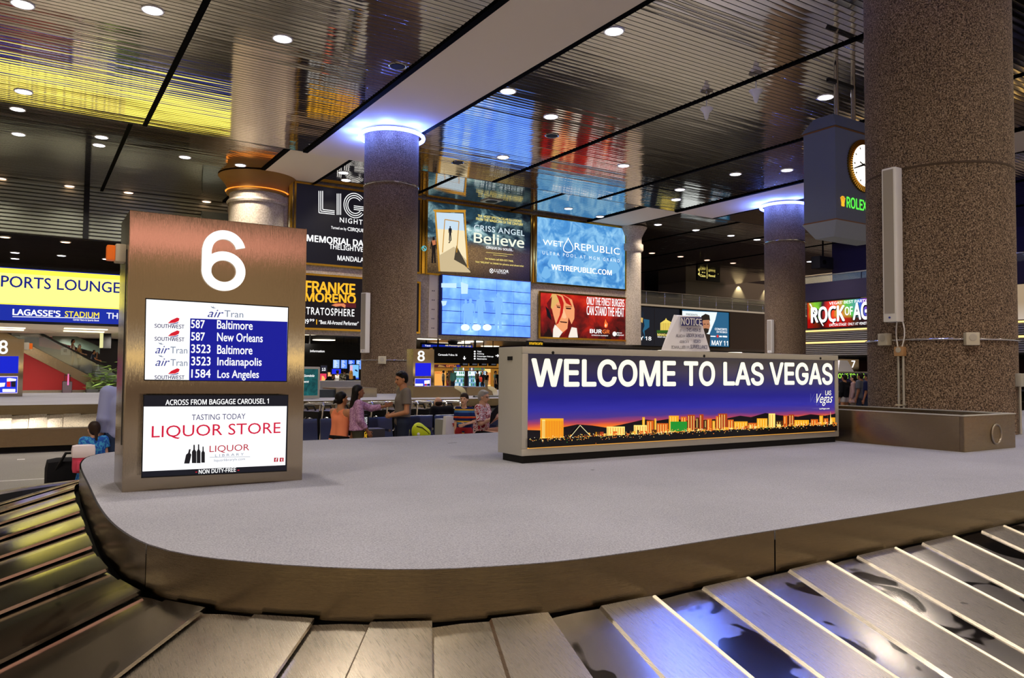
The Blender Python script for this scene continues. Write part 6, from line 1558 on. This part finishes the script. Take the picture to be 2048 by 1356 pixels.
    if hairstyle in ('short', 'ponytail', 'bun', 'long', 'fringe'):
        cl2 = [(hd((0, -.030, .032)), Rm@np.array([0, -.70, -.71])/1.0)] if hairstyle != 'fringe' else [(hd((0, -.05, .022)), Rm@np.array([0, -.45, -.89]))]
        hB.ell(hd((0, .010, .020)), (.049*Hs, .058*Hs, .056*Hs), .01, Rm, cl2)
        hB.ell(hd((0, .026, .0)), (.047*Hs, .042*Hs, .055*Hs), .012, Rm, [(hd((0, .004, 0)), Rm@np.array([0, -1.0, -.2]))])
    if hairstyle == 'short':
        for i in range(14):
            a_ = i*2.4; rr_ = .012+.028*(i/14)
            hB.ell(hd((rr_*math.cos(a_), .0+rr_*math.sin(a_), .064-rr_*.35)), (.014*Hs, .014*Hs, .012*Hs), .012, Rm)
    if hairstyle == 'bun': hB.ell(hd((0, .062, -.018)), (.022*Hs, .026*Hs, .020*Hs), .012, Rm); hB.cone(hd((0, .06, -.02)), hd((.0, .088, -.040)), .015*Hs, .008*Hs, .012)
    if hairstyle == 'ponytail': hB.cone(hd((0, .055, .0)), hd((0, .075, -.09)), .018*Hs, .010*Hs, .015)
    if hairstyle == 'long':
        for s_ in (-.028, 0, .028): hB.cone(hd((s_, .034, .0)), hd((s_*1.15, .055, -.17)), .026*Hs, .030*Hs, .02); hB.cone(hd((s_*1.15, .055, -.17)), hd((s_*.8, .05, -.29)), .028*Hs, .012*Hs, .02)
    if hairstyle == 'bald':
        hB.ell(hd((0, .024, -.006)), (.046*Hs, .043*Hs, .038*Hs), .012, Rm, [(hd((0, .004, 0)), Rm@np.array([0, -1.0, 0]))])
    if hb and hB.p: v_, f_ = hB.mesh(.006 if fine else .011); mesh_obj('hair', v_, f_, hm, r_)
    # clothes
    if top:
        B = torso(.009, k=.026); hem = top.get('hem', .50)*H; up = (J['neck']-J['pelvis']); up /= np.linalg.norm(up)
        lowpt = J['pelvis']+up*(hem-.53*H)
        sl = top.get('sleeve', .55); th = .010+top.get('loose', 0)
        pr = []
        for t, a, b_, c_, d_, k_, clip in B.p: pr.append((t, a, b_, c_+top.get('loose', 0), d_+top.get('loose', 0)*1.6, k_, clip))
        if top.get('flare'):
            side = J['shl']-J['shr']; side /= np.linalg.norm(side)
            for s_ in (-1, 1): pr.append(('c', J['chest']+side*s_*.03*H, lowpt+side*s_*.055*H, .062*w_, .07*w_+top['flare'], .05, None))
        B.p = pr
        for q in 'rl':
            a = J['sh'+q]; e = J['el'+q]; wv = J['wr'+q]
            if sl <= 0: continue
            if sl <= 1:
                end = a+(e-a)*sl; d = (e-a)/np.linalg.norm(e-a); B.cone(a, a+(e-a)*min(1, sl+.2), .033*w_+th*.8, .028*w_+th*1.3, .02, [(end, d)])
            else:
                B.cone(a, e, .032*w_+th, .026*w_+th, .02); end = e+(wv-e)*(sl-1); d = (wv-e)/np.linalg.norm(wv-e); B.cone(e, wv, .026*w_+th, .019*w_+th, .015, [(end, d)])
        fld = B.field; nz_ = J['neck']+up*(-.004*H); neck_r = top.get('neck_r', .042)*H
        armclip = top.get('armhole', 0)
        def tf(P):
            f = fld(P); f = np.maximum(f, -((P-lowpt)@up))
            d = np.sqrt((((P-(J['neck']+up*.012*H+np.array([0, -.012*H, 0])))/np.array([1, 1, .8]))**2).sum(1)); f = np.maximum(f, neck_r-d)
            if armclip:
                for q in 'rl':
                    s_ = J['sh'+q]; f = np.maximum(f, armclip*H-np.sqrt(((P-s_)**2).sum(1)))
            return f
        lo, hi = B.bounds(); v_, f_ = surface(tf, lo, hi, hb*.95); mesh_obj(top.get('name', 'shirt'), v_, f_, top['mat'], r_)
    if bottom:
        B = Blob(); ln = bottom.get('len', 2.0); th = bottom.get('loose', .006); side = J['hipl']-J['hipr']; side /= np.linalg.norm(side)
        upb = (J['chest']-J['pelvis']); upb /= np.linalg.norm(upb)
        for q, s_ in (('r', -1), ('l', 1)):
            B.cone(J['pelvis']+side*s_*.036*w_+upb*.03*H, J['hip'+q], .060*w_+th, .057*w_+th, .03)
            kn, an = J['kn'+q], J['an'+q]; hp = J['hip'+q]
            if ln <= 1: end = hp+(kn-hp)*ln; d = (kn-hp)/np.linalg.norm(kn-hp); B.cone(hp, kn, .053*w_+th, .043*w_+th, .02, [(end, d)])
            else: B.cone(hp, kn, .053*w_+th, .037*w_+th, .02); end = kn+(an-kn)*(ln-1)*.97; d = (an-kn)/np.linalg.norm(an-kn); B.cone(kn, an, .037*w_+th, .030*w_+th, .02, [(end, d)])
        wst = J['pelvis']+upb*bottom.get('rise', .045)*H; fl2 = B.field
        lo, hi = B.bounds(); v_, f_ = surface(lambda P: np.maximum(fl2(P), (P-wst)@upb), lo, hi, hb); mesh_obj(bottom.get('name', 'trousers'), v_, f_, bottom['mat'], r_)
    if shoes:
        B = Blob()
        for q in 'rl':
            a = J['an'+q]; B.cone(a+np.array([0, .016*H, -.022*H]), a+np.array([0, -.088*H, -.026*H]), .026*w_, .022*w_, .02)
        v_, f_ = B.mesh(.0115 if fine else .02); mesh_obj('shoes', v_, f_, shoes, r_)
    if glasses:
        mb = MB()
        for s_ in (-1, 1): mb.tube([hd((s_*.020+.014*math.cos(t), -.056, .004+.011*math.sin(t))) for t in np.linspace(0, 6.283, 16, endpoint=False)], .0016*H/1.7, 5, True); mb.cyl(hd((s_*.034, -.054, .006)), hd((s_*.046, .0, .004)), .0015*H/1.7, 5)
        mb.cyl(hd((-.006, -.057, .006)), hd((.006, -.057, .006)), .0016, 5); mb.build('glasses', M_BLACK, r_)
    r_['_H'] = H
    return r_, J
def cloth(name, col, pattern=None, scale=6, cols=None):
    m = pbr(name, col, .9); ns, ls, b = nt(m); b.inputs['Specular IOR Level'].default_value = .15
    if pattern == 'stripes':
        tc = ns.new('ShaderNodeTexCoord'); sp = ns.new('ShaderNodeSeparateXYZ'); ls.new(tc.outputs['Object'], sp.inputs[0])
        f = mathn(ns, ls, 'FRACT', mathn(ns, ls, 'MULTIPLY', sp.outputs[2], scale)); r = ramp(ns, cols, 'CONSTANT'); ls.new(f, r.inputs[0]); ls.new(r.outputs[0], b.inputs['Base Color'])
    if pattern == 'blotch':
        f = noise(ns, ls, coords(ns, ls), scale, 2, .5, .6); r = ramp(ns, cols, 'CONSTANT'); ls.new(f, r.inputs[0]); ls.new(r.outputs[0], b.inputs['Base Color'])
    return m
def pxpos(px, Y): p = at(px, 745, Y=Y); return p.x
JEANS = cloth('denim', '262c3c'); BLACKC = cloth('black_cloth', '131316')
# --- the man in the grey T-shirt, facing left, hands clasped before him
Yp_ = 11.2
mx = pxpos(806, Yp_)
make_person('young man in grey t-shirt and dark jeans, hands clasped', (mx, Yp_, 0), 1.685, RAD(-100),
            dict(elr=(-.135, .015, .62), wrr=(-.045, -.125, .575), ell=(.135, .005, .62), wrl=(.035, -.13, .580), head=(0, -.016, .925)), 'tan', 'black', 'short',
            dict(mat=cloth('grey_tshirt', '6e675f'), hem=.475, sleeve=.62, loose=.008, name='t_shirt'), dict(mat=JEANS, loose=.012, name='jeans'), head_turn=RAD(6), head_tilt=RAD(14),
            hands={'r': ((.8, -.4, .1), 1.1), 'l': ((-.8, -.4, .05), 1.1)})
# --- the long haired girl pointing to the right
make_person('girl with long black hair and lilac top, arm stretched out', (pxpos(716, Yp_), Yp_, 0), 1.475, RAD(80),
            dict(ell=(.095, -.16, .745), wrl=(.06, -.30, .765), shl=(.098, -.02, .80), elr=(-.13, -.0, .64), wrr=(-.115, -.085, .52), chest=(0, .01, .715)), 'brown', 'black', 'long',
            dict(mat=cloth('lilac_knit', 'a880a0', 'blotch', 40, [(.0, '9a7094'), (.5, 'b892b0')]), hem=.53, sleeve=1.72, flare=.02, loose=.004, name='top'), dict(mat=cloth('olive_trousers', '4a4a3c'), loose=.01, rise=.01), female=True,
            hands={'l': ((-.1, -1, .45), .15)}, head_turn=RAD(5))
# --- the woman in orange, seated, back to us
seat = lambda h: dict(pelvis=(0, 0, h), chest=(0, -.02, h+.19), neck=(0, -.02, h+.295), head=(0, -.035, h+.395), shr=(-.105, -.02, h+.275), shl=(.105, -.02, h+.275), elr=(-.14, -.02, h+.10), ell=(.14, -.02, h+.10),
                      wrr=(-.11, -.12, h+.01), wrl=(.11, -.12, h+.01), hipr=(-.05, -.01, h-.01), hipl=(.05, -.01, h-.01), knr=(-.065, -.235, h-.005), knl=(.065, -.235, h-.005), anr=(-.065, -.245, .045), anl=(.065, -.245, .045))
Hs_ = 1.60; h0 = .385
ps = seat(h0); ps.update(chest=(0, -.03, h0+.185), elr=(-.12, -.10, h0+.13), wrr=(-.10, -.06, h0-.02), ell=(.13, -.08, h0+.10), wrl=(.10, -.14, h0-.0))
make_person('woman in orange tank top with dark bun, seated beside the long haired girl', (pxpos(679, 11.35), 11.35, 0), Hs_, RAD(112), ps, 'tan', 'black', 'bun',
            dict(mat=cloth('orange_tank', 'e88860'), hem=.47, sleeve=0, armhole=.050, neck_r=.055, name='tank_top'), dict(mat=BLACKC, loose=.008), female=True, build=1.05, head_turn=RAD(-12), sit=True)
# her seat
st = root('luggage_bench', 'low dark upholstered stool under the woman in orange', 'stool', (pxpos(679, 11.35), 11.35, 0)); MB().bbox((-.26, -.24, .06), (.26, .26, h0*Hs_-.11), .04).build('cushion', M_NAVYV, st, 40); MB().box((-.24, -.22, 0), (.24, .24, .06)).build('base', M_BLACK, st)
# --- boy in the striped polo
make_person('boy in multicoloured striped polo and red shorts, hand on his belly', (pxpos(929, 11.2), 11.2, 0), 1.325, RAD(-38),
            dict(shr=(-.084, .01, .80), shl=(.084, .01, .80), elr=(-.105, .01, .635), wrr=(-.11, -.0, .50), ell=(.125, .0, .645), wrl=(.03, -.11, .615)), 'light', 'darkbrown', 'fringe',
            dict(mat=cloth('striped_polo', '2a3c7a', 'stripes', 5.2, [(.0, '1c2a60'), (.22, '3c6a9c'), (.40, 'c8a030'), (.52, '1c2450'), (.74, 'b83a2a'), (.84, 'd87a30'), (.90, '1c2450')]), hem=.49, sleeve=.85, loose=.004, name='polo_shirt'),
            dict(mat=cloth('red_shorts', '8a2228'), len=.85, loose=.016, name='shorts'), head_turn=RAD(-10), build=.86)
# --- older man reading, seated
h0 = .30; H_ = 1.74; ps = seat(h0); ps.update(elr=(-.15, -.06, h0+.12), wrr=(-.06, -.17, h0+.17), ell=(.15, -.05, h0+.12), wrl=(.08, -.18, h0+.18), knl=(.02, -.25, h0+.05), anl=(-.11, -.28, h0-.02))
ox = pxpos(962, 12.5)
make_person('grey haired older man with glasses in red floral shirt, seated reading', (ox, 12.5, 0), H_, RAD(38), ps, 'light', 'grey', 'short',
            dict(mat=cloth('floral_shirt', 'c8b0b0', 'blotch', 16, [(.0, '8a1c28'), (.42, 'd8c8c8'), (.52, 'b8323a'), (.58, 'e8e0e0'), (.66, '3a2c34')]), hem=.48, sleeve=.9, loose=.015), dict(mat=BLACKC, loose=.012), build=1.08, glasses=True, head_tilt=RAD(8),
            hands={'r': ((.3, -.6, .5), .9), 'l': ((-.2, -.7, .5), .9)})
rd = root('folder', 'dark folder held open by the seated older man', 'folder', (at(989, 828, Y=12.1).x, 12.1, at(989, 828, Y=12.1).z), RAD(38)); MB().bbox((-.17, -.006, -.12), (.17, .006, .13), .004, ).build('cover', BLACKC, rd); rd.rotation_euler = (RAD(20), RAD(-28), RAD(30))
# --- man in black jacket facing away, seated behind
h0 = .29; ps = seat(h0); ps.update(head=(0.03, -.07, h0+.36), neck=(0, -.03, h0+.285))
make_person('person in black jacket with cropped hair, seated facing away behind the seats', (pxpos(886, 13.62), 13.62, 0), 1.62, RAD(180), ps, 'light', 'darkbrown', 'bald', dict(mat=BLACKC, hem=.46, sleeve=1.9, loose=.02, name='jacket'), dict(mat=BLACKC, loose=.01), build=1.12)
# --- left: man in blue shirt and child behind the 6 pillar
make_person('man in pale blue shirt and jeans half hidden by the 6 pillar', (1.02, 10.35, 0), 1.74, RAD(188), dict(elr=(-.16, .0, .65)), 'light', 'brown', 'short', dict(mat=cloth('blue_shirt', '8a90b8'), hem=.50, sleeve=1.6, loose=.018), dict(mat=cloth('blue_jeans', '2c3a58'), loose=.012, name='jeans'), build=1.08)
make_person('small child in blue dress beside the man in pale blue', (.70, 10.2, 0), 1.06, RAD(195), None, 'light', 'darkbrown', 'long' if False else 'ponytail', dict(mat=cloth('blue_dress', '2c5a9c', 'blotch', 30, [(.0, '2450a0'), (.5, '3c8ab8')]), hem=.36, sleeve=.5, loose=.01, flare=.05, name='dress'), dict(mat=cloth('child_leggings', '2a2a38'), loose=.004, name='leggings'), female=True)
bp = root('backpack', 'small plain pink backpack with pale flap on the child by the 6 pillar', 'backpack', (.60, 10.05, .50)); MB().bbox((-.12, -.07, 0), (.10, .06, .30), .05).build('body', pbr('pink_nylon', 'c8405c', .9), bp, 60); MB().bbox((-.13, -.085, .17), (.11, .065, .32), .05).build('flap', pbr('pale_nylon', 'dcd2d4', .9), bp, 60)
MB().bbox((-.08, -.10, .03), (.06, -.06, .14), .02).build('pocket', pbr('pink_nylon', 'c8405c', .9), bp, 60)
MB().tube([(.09, .0, .2), (.13, .06, .1), (.12, .1, .0)], .014, 6).build('strap', pbr('magenta_strap', 'b0206a', .7), bp, 60)
bg = root('duffel_bag', 'black duffel bag on the floor at left of the foreground carousel corner', 'bag', (.53, 10.6, 0)); MB().bbox((-.30, -.22, .14), (.34, .22, .62), .12).build('body', BLACKC, bg, 60); MB().tube([(-.2, -.2, .5), (-.1, -.24, .7), (.1, -.24, .7), (.2, -.2, .5)], .018, 6).build('handle', M_BLACK, bg, 60)
mb = MB()
for sx_ in (-.2, .22): mb.lathe([(.07, -.03), (.07, .03)], (sx_, -.1, .07), 14, axis='Y'); mb.lathe([(.07, -.03), (.07, .03)], (sx_, .14, .07), 14, axis='Y')
mb.build('wheel', M_DARK, bg)
# --- escalator riders
def on_step(px): x = at(px, 720, Y=EY+.7).x; return x, z_at(x)
for px, H_, fc, lab, kw in ((145, 1.62, 80, 'woman in white tank top with shopping bag riding down the escalator', dict(skin='brown', hair='black', hairstyle='ponytail', top=dict(mat=cloth('white_tank', 'd0ccc8'), hem=.50, sleeve=0, armhole=.05, neck_r=.055, name='tank_top'), bottom=dict(mat=BLACKC, len=.5, loose=.01, name='shorts'), female=True)),
                            (158, 1.50, 75, 'grey haired woman in tan blouse holding the escalator handrail', dict(skin='light', hair='grey', hairstyle='short', top=dict(mat=cloth('tan_blouse', 'b08a58'), hem=.44, sleeve=.6, loose=.02, name='blouse'), bottom=dict(mat=JEANS), female=True, build=1.1, pose=dict(elr=(-.14, -.09, .66), wrr=(-.14, -.22, .62)))),
                            (187, 1.62, 78, 'person in dark grey top with hand to face, lowest on the escalator', dict(skin='tan', hair='black', hairstyle='short', top=dict(mat=cloth('slate_top', '3a4254'), hem=.47, sleeve=.6, loose=.01, name='t_shirt'), bottom=dict(mat=BLACKC), pose=dict(ell=(.14, -.08, .72), wrl=(.06, -.1, .87), elr=(-.14, -.09, .66), wrr=(-.14, -.2, .62))))):
    x, z = on_step(px); make_person(lab, (x, EY+.7, z-.02-.0), H_, RAD(fc), fine=False, **kw)
x, z = on_step(141); sb_ = root('shopping_bag', 'white shopping bag carried by the woman on the escalator', 'bag', (x-.25, EY+.35, z+.62)); MB().bbox((-.24, -.08, 0), (.22, .08, .40), .02).build('bag', M_WHITE, sb_, 40); MB().poly if False else None
MB().tube([(-.1, 0, .4), (-.06, 0, .56), (.06, 0, .56), (.1, 0, .4)], .012, 6).build('handle', M_WHITE, sb_, 60); MB().box((-.12, -.085, .14), (.04, -.08, .32)).build('printed_mark', M_BLACK, sb_)
x, z = on_step(192); sb2 = root('plastic_bag', 'white plastic bag hanging from the lowest escalator rider', 'bag', (x+.1, EY+.35, z+.1)); MB().lathe([(.02, .75), (.06, .5), (.16, .25), (.17, .05), (.10, 0)], n=14).build('bag', pbr('plastic_white', 'd0d4da', .4), sb2, 60)
# --- shoppers
for px, Y, H_, fc, lab, kw in ((887, 56, 1.72, 60, 'shopper in cream shirt by the lit shop alcove', dict(skin='dark', hair='black', hairstyle='short', top=dict(mat=cloth('cream_shirt', 'b8b09a'), hem=.48, sleeve=.6, loose=.02), bottom=dict(mat=JEANS))),
                          (906, 54, 1.78, -70, 'shopper in teal long shirt before the drinks fridge', dict(skin='tan', hair='brown', hairstyle='bald', top=dict(mat=cloth('teal_shirt', '4c8a8a'), hem=.42, sleeve=1.7, loose=.03), bottom=dict(mat=JEANS))),
                          (955, 56, 1.74, 100, 'shopper in dark top with orange bag by the wide fridge', dict(skin='brown', hair='black', hairstyle='short', top=dict(mat=cloth('grey_brown_top', '4a4038'), hem=.48, sleeve=.6), bottom=dict(mat=BLACKC))),
                          (965, 57, 1.66, 10, 'shopper in black standing behind the orange bag', dict(skin='tan', hair='black', hairstyle='long', top=dict(mat=BLACKC, hem=.46, sleeve=1.8), bottom=dict(mat=BLACKC))),
                          (973, 55, 1.62, -80, 'shopper in black tee and pale shorts at the bright shelves', dict(skin='light', hair='black', hairstyle='short', top=dict(mat=BLACKC, hem=.5, sleeve=.6), bottom=dict(mat=cloth('pale_shorts', 'b8a88a'), len=.9))),
                          (991, 50, 1.70, 40, 'person in pale teal shirt at right edge of the shop, behind the lightbox end', dict(skin='light', hair='brown', hairstyle='short', top=dict(mat=cloth('pale_teal', '7cb0b0'), hem=.48, sleeve=.6), bottom=dict(mat=JEANS))),
                          (998, 49, 1.72, 0, 'blonde person in black at far right of the shop front', dict(skin='light', hair='blonde', hairstyle='ponytail', top=dict(mat=BLACKC, hem=.48, sleeve=.8), bottom=dict(mat=BLACKC), female=True)),
                          (895, 57, 1.5, 60, 'short shopper with dark backpack between the cream and teal shirts', dict(skin='tan', hair='black', hairstyle='short', top=dict(mat=cloth('dark_olive', '3c3a28'), hem=.48, sleeve=.6), bottom=dict(mat=cloth('maroon_trousers', '7a1c30')))),
                          # people at the desks
                          (657, 40, 1.62, 30, 'bent person in black at the far desks', dict(skin='tan', hair='black', hairstyle='short', top=dict(mat=cloth('navy_jacket', '11131f'), hem=.45, sleeve=1.8, loose=.03), bottom=dict(mat=BLACKC), pose=dict(chest=(0, -.08, .70), neck=(0, -.15, .77), head=(0, -.22, .83), shr=(-.105, -.12, .77), shl=(.105, -.12, .77)))),
                          (675, 42, 1.68, 150, 'person with white top and black hair at the far desks', dict(skin='tan', hair='black', hairstyle='short', top=dict(mat=cloth('white_top', 'c8c8c8'), hem=.48, sleeve=.7), bottom=dict(mat=BLACKC))),
                          (689, 39, 1.76, 170, 'person in green camouflage uniform and cap at the far desks', dict(skin='tan', hair='darkbrown', hairstyle='fringe', top=dict(mat=cloth('camouflage', '8a8a68', 'blotch', 9, [(.0, '3c3c28'), (.45, '8a8a60'), (.55, 'c8c4a0')]), hem=.46, sleeve=1.9, loose=.02, name='jacket'), bottom=dict(mat=cloth('camouflage', '8a8a68'), name='trousers'))),
                          (702, 37, 1.66, 165, 'blonde woman in navy at the far desks by the banner', dict(skin='light', hair='blonde', hairstyle='long', top=dict(mat=cloth('navy_jacket', '11131f'), hem=.46, sleeve=1.8), bottom=dict(mat=JEANS), female=True)),
                          # people at carousel seven
                          (1689, 16.4, 1.68, 175, 'dark haired person in black jacket and white shirt at carousel seven', dict(skin='tan', hair='black', hairstyle='short', top=dict(mat=BLACKC, hem=.52, sleeve=1.9, loose=.02, name='jacket'), bottom=dict(mat=cloth('white_shirt_tail', 'b8b4b0'), len=.4, loose=.014, name='shirt_tail'))),
                          (1707, 16.2, 1.66, 200, 'woman in dusty pink cardigan at carousel seven', dict(skin='light', hair='black', hairstyle='bun', top=dict(mat=cloth('pink_cardigan', 'a88a88'), hem=.42, sleeve=1.8, flare=.05, loose=.01, name='cardigan'), bottom=dict(mat=cloth('beige_trousers', '8a7c70')), female=True, pose=dict(elr=(-.14, -.05, .66), wrr=(-.08, -.13, .76)))),
                          (1721, 15.8, 1.74, 185, 'man in slate grey t-shirt at carousel seven', dict(skin='brown', hair='black', hairstyle='short', top=dict(mat=cloth('slate_tee', '50525a'), hem=.47, sleeve=.7, loose=.02), bottom=dict(mat=JEANS), build=1.1)),
                          (1735, 15.2, 1.72, 190, 'person in navy top at carousel seven, cut off by the front column', dict(skin='brown', hair='black', hairstyle='short', top=dict(mat=cloth('navy_tee', '14183a'), hem=.47, sleeve=.8, loose=.02), bottom=dict(mat=JEANS)))):
    x = pxpos(px, Y); make_person(lab, (x, Y, 0), H_, RAD(fc), fine=False, **kw)
ob = root('shoulder_bag', 'orange bag carried by the dark shopper at the fridges', 'bag', (pxpos(955, 56)+.24, 55.95, .75)); MB().bbox((-.16, -.08, 0), (.16, .08, .38), .05).build('bag', pbr('orange_bag', 'd8402a', .6), ob, 60); MB().tube([(-.1, 0, .36), (0, 0, .62), (.1, 0, .36)], .015, 6).build('strap', pbr('orange_bag', 'd8402a', .6), ob, 60)

# ================================================================== waiting seats, carts, bags
BLUEV = pbr('blue_seat_vinyl', '2a3658', .35)
def seat_row(x0, y, n, label, first=[None]):
    r_ = root('beam_seating', label, 'waiting seats', (x0, y, 0), 0, None); wd = .56
    for i in range(n):
        x = i*wd
        mb = MB(); pr = []
        for k_ in range(9):
            t = k_/8; pr.append((.27-.04*t, .46+.40*t+.0))
        # curved back: profile in YZ lofted across X, rolled at the top
        prof = [(.20, .46), (.235, .56), (.25, .66), (.262, .76), (.27, .82), (.285, .845), (.305, .835), (.31, .80), (.295, .70), (.28, .58), (.25, .46)]
        mb.prism([(p[0], p[1]) for p in prof], x+.03, x+wd-.03, 'X'); mb.build('seat_back', BLUEV, r_, 50)
        MB().bbox((x+.03, -.24, .38), (x+wd-.03, .24, .46), .03).build('seat_cushion', BLUEV, r_, 50)
    MB().box((0, -.04, .30), (n*wd, .04, .36)).build('beam', M_DARK, r_)
    for i in (0, n):
        mb = MB(); x = i*wd; mb.box((x-.02, -.2, .62), (x+.02, .2, .66)); mb.box((x-.02, .14, .34), (x+.02, .2, .64)); mb.build('armrest', M_CHROME, r_)
    for x in (.3, n*wd-.3):
        mb = MB(); mb.box((x-.03, -.03, .03), (x+.03, .03, .32)); mb.box((x-.03, -.3, 0), (x+.03, .3, .04)); mb.build('leg', M_CHROME, r_)
    return r_
sy = 12.75
seat_row(pxpos(584, sy), sy, 3, 'blue vinyl beam seats just right of the 6 pillar')
seat_row(pxpos(742, sy), sy, 2, 'blue vinyl beam seats behind the pointing girl')
seat_row(pxpos(826, sy), sy, 3, 'blue vinyl beam seats behind the bright yellow bag')
sr = seat_row(pxpos(1002, 13.55), 13.55, 4, 'back to back blue beam seats facing the far carousel'); sr.rotation_euler = (0, 0, math.pi)
# nested luggage carts
def cart(x, y, label, proto=[None]):
    if proto[0] is None:
        r_ = root('luggage_cart', label, 'luggage cart', (x, y, 0), 0, 'nested luggage carts')
        mb = MB()
        for sx_ in (-.26, .26): mb.tube([(sx_, -.40, .18), (sx_, .30, .22), (sx_, .36, .60), (sx_*.98, .40, .98)], .018, 8)
        mb.tube([(-.26, -.40, .18), (.26, -.40, .18)], .018, 8); mb.tube([(-.26, .30, .22), (.26, .30, .22)], .018, 8); mb.build('frame', M_CHROME, r_, 60)
        MB().bbox((-.22, .31, .30), (.22, .36, .88), .02).build('back_panel', M_BLACK, r_, 40)
        MB().tube([(-.26, .40, .98), (-.2, .46, 1.03), (.2, .46, 1.03), (.26, .40, .98)], .026, 8).build('handle', M_CHROME, r_, 60)
        MB().tube([(-.1, .36, .9), (-.12, .3, .99), (.1, .3, .99), (.1, .36, .9)], .02, 8).build('brake_bar', M_RUBBER, r_, 60)
        MB().box((-.24, -.38, .19), (.24, .28, .215)).build('tray', M_DARK, r_)
        for sx_ in (-.25, .25):
            for sy_ in (-.33, .30): MB().lathe([(.09, -.025), (.10, -.015), (.10, .015), (.09, .025)], (sx_, sy_, .10), 18, axis='X').build('wheel', M_BLACK, r_, 40)
            MB().lathe([(.15, -.02), (.165, 0), (.15, .02)], (sx_, .05, .62), 20, axis='X', caps=False).build('guard_hoop', M_CHROME, r_, 40)
        proto[0] = r_
    else:
        r_ = copy_tree(proto[0]); r_['label'] = label; r_.location = (x, y, 0)
    r_.rotation_euler = (0, 0, RAD(-62)); return r_
lab = 'silver luggage cart with black back panel nested in the row behind the blue seats'
x0_, x1_ = pxpos(598, 14.6), pxpos(880, 14.6); n_c = 10
for i in range(n_c):
    cart(x0_+(x1_-x0_)*i/(n_c-1), 14.6, lab)
# cart dispenser post with its vertical lettering
cp = root('cart_dispenser', 'black cart dispenser post with vertical lettering beside the pointing girl', 'dispenser', (pxpos(727, 12.0), 12.0, 0))
MB().bbox((0, 0, 0), (.10, .08, .96), .01).build('post', M_BLACK, cp, 30); MB().bbox((.02, -.0, .0), (.40, .3, .72), .02).build('cabinet', pbr('cart_grey', '3a3a3c', .5), cp, 40)
t_ = put_text('smarte', cp, glow('e8e8ea', .9), 0, .22, 0, .055, -.004, .02); t_.rotation_euler = (0, RAD(90), 0); t_.location = (.03, 0, .92)
t_ = put_text('carte', cp, glow('f0b830', .9), 0, .18, 0, .055, -.006, .02); t_.rotation_euler = (0, RAD(90), 0); t_.location = (.03, 0, .68)
# bags
yb2 = root('sports_bag', 'bright yellow-green sports bag on the seat beside the standing man', 'bag', (pxpos(843, 12.45), 12.45, .47))
B_ = Blob(); B_.ell((-.05, 0, .15), (.12, .10, .15), .08); B_.ell((.06, 0, .10), (.13, .10, .10), .10)
v_, f_ = B_.mesh(.012); mesh_obj('body', v_, f_, pbr('lime_nylon', 'd0e010', .5), yb2)
MB().tube([(-.12, -.08, .24), (-.03, -.115, .22), (.05, -.105, .16), (.12, -.09, .10)], .008, 6).build('piping', M_BLACK, yb2, 60); MB().sphere((-.09, -.10, .10), (.03, .02, .03), 12, 8).build('badge', M_WHITE, yb2, 60)
gb = root('carry_on', 'small pale grey hard case between the seats and the striped boy', 'suitcase', (pxpos(892, 11.9), 11.9, 0)); MB().bbox((-.12, -.18, .05), (.12, .18, .86), .03).build('shell', pbr('pale_case', '8f8f8a', .6), gb, 40)
mb = MB()
for sx_ in (-.08, .08): mb.cyl((sx_, 0, 0), (sx_, 0, .05), .025, 8)
mb.build('wheel', M_DARK, gb)
wbg = root('shopping_bag', 'white paper shopping bag with red star left of the striped boy', 'bag', (pxpos(903, 11.7), 11.7, 0)); MB().add([(-.16, -.08, 0), (.20, -.08, 0), (.20, .08, 0), (-.16, .08, 0), (-.12, -.05, .92), (.02, -.05, .92), (.02, .05, .92), (-.12, .05, .92)], [(0, 1, 5, 4), (1, 2, 6, 5), (2, 3, 7, 6), (3, 0, 4, 7), (0, 3, 2, 1), (4, 5, 6, 7)]).build('bag', M_WHITE, wbg)
star = [(.055*(1 if i % 2 == 0 else .42)*math.sin(i*math.pi/5), .055*(1 if i % 2 == 0 else .42)*math.cos(i*math.pi/5)) for i in range(10)]
MB().add([(.03+a, -.072, .78+b_) for a, b_ in star], [list(range(10))]).build('star', pbr('star_red', 'c01818', .6), wbg)
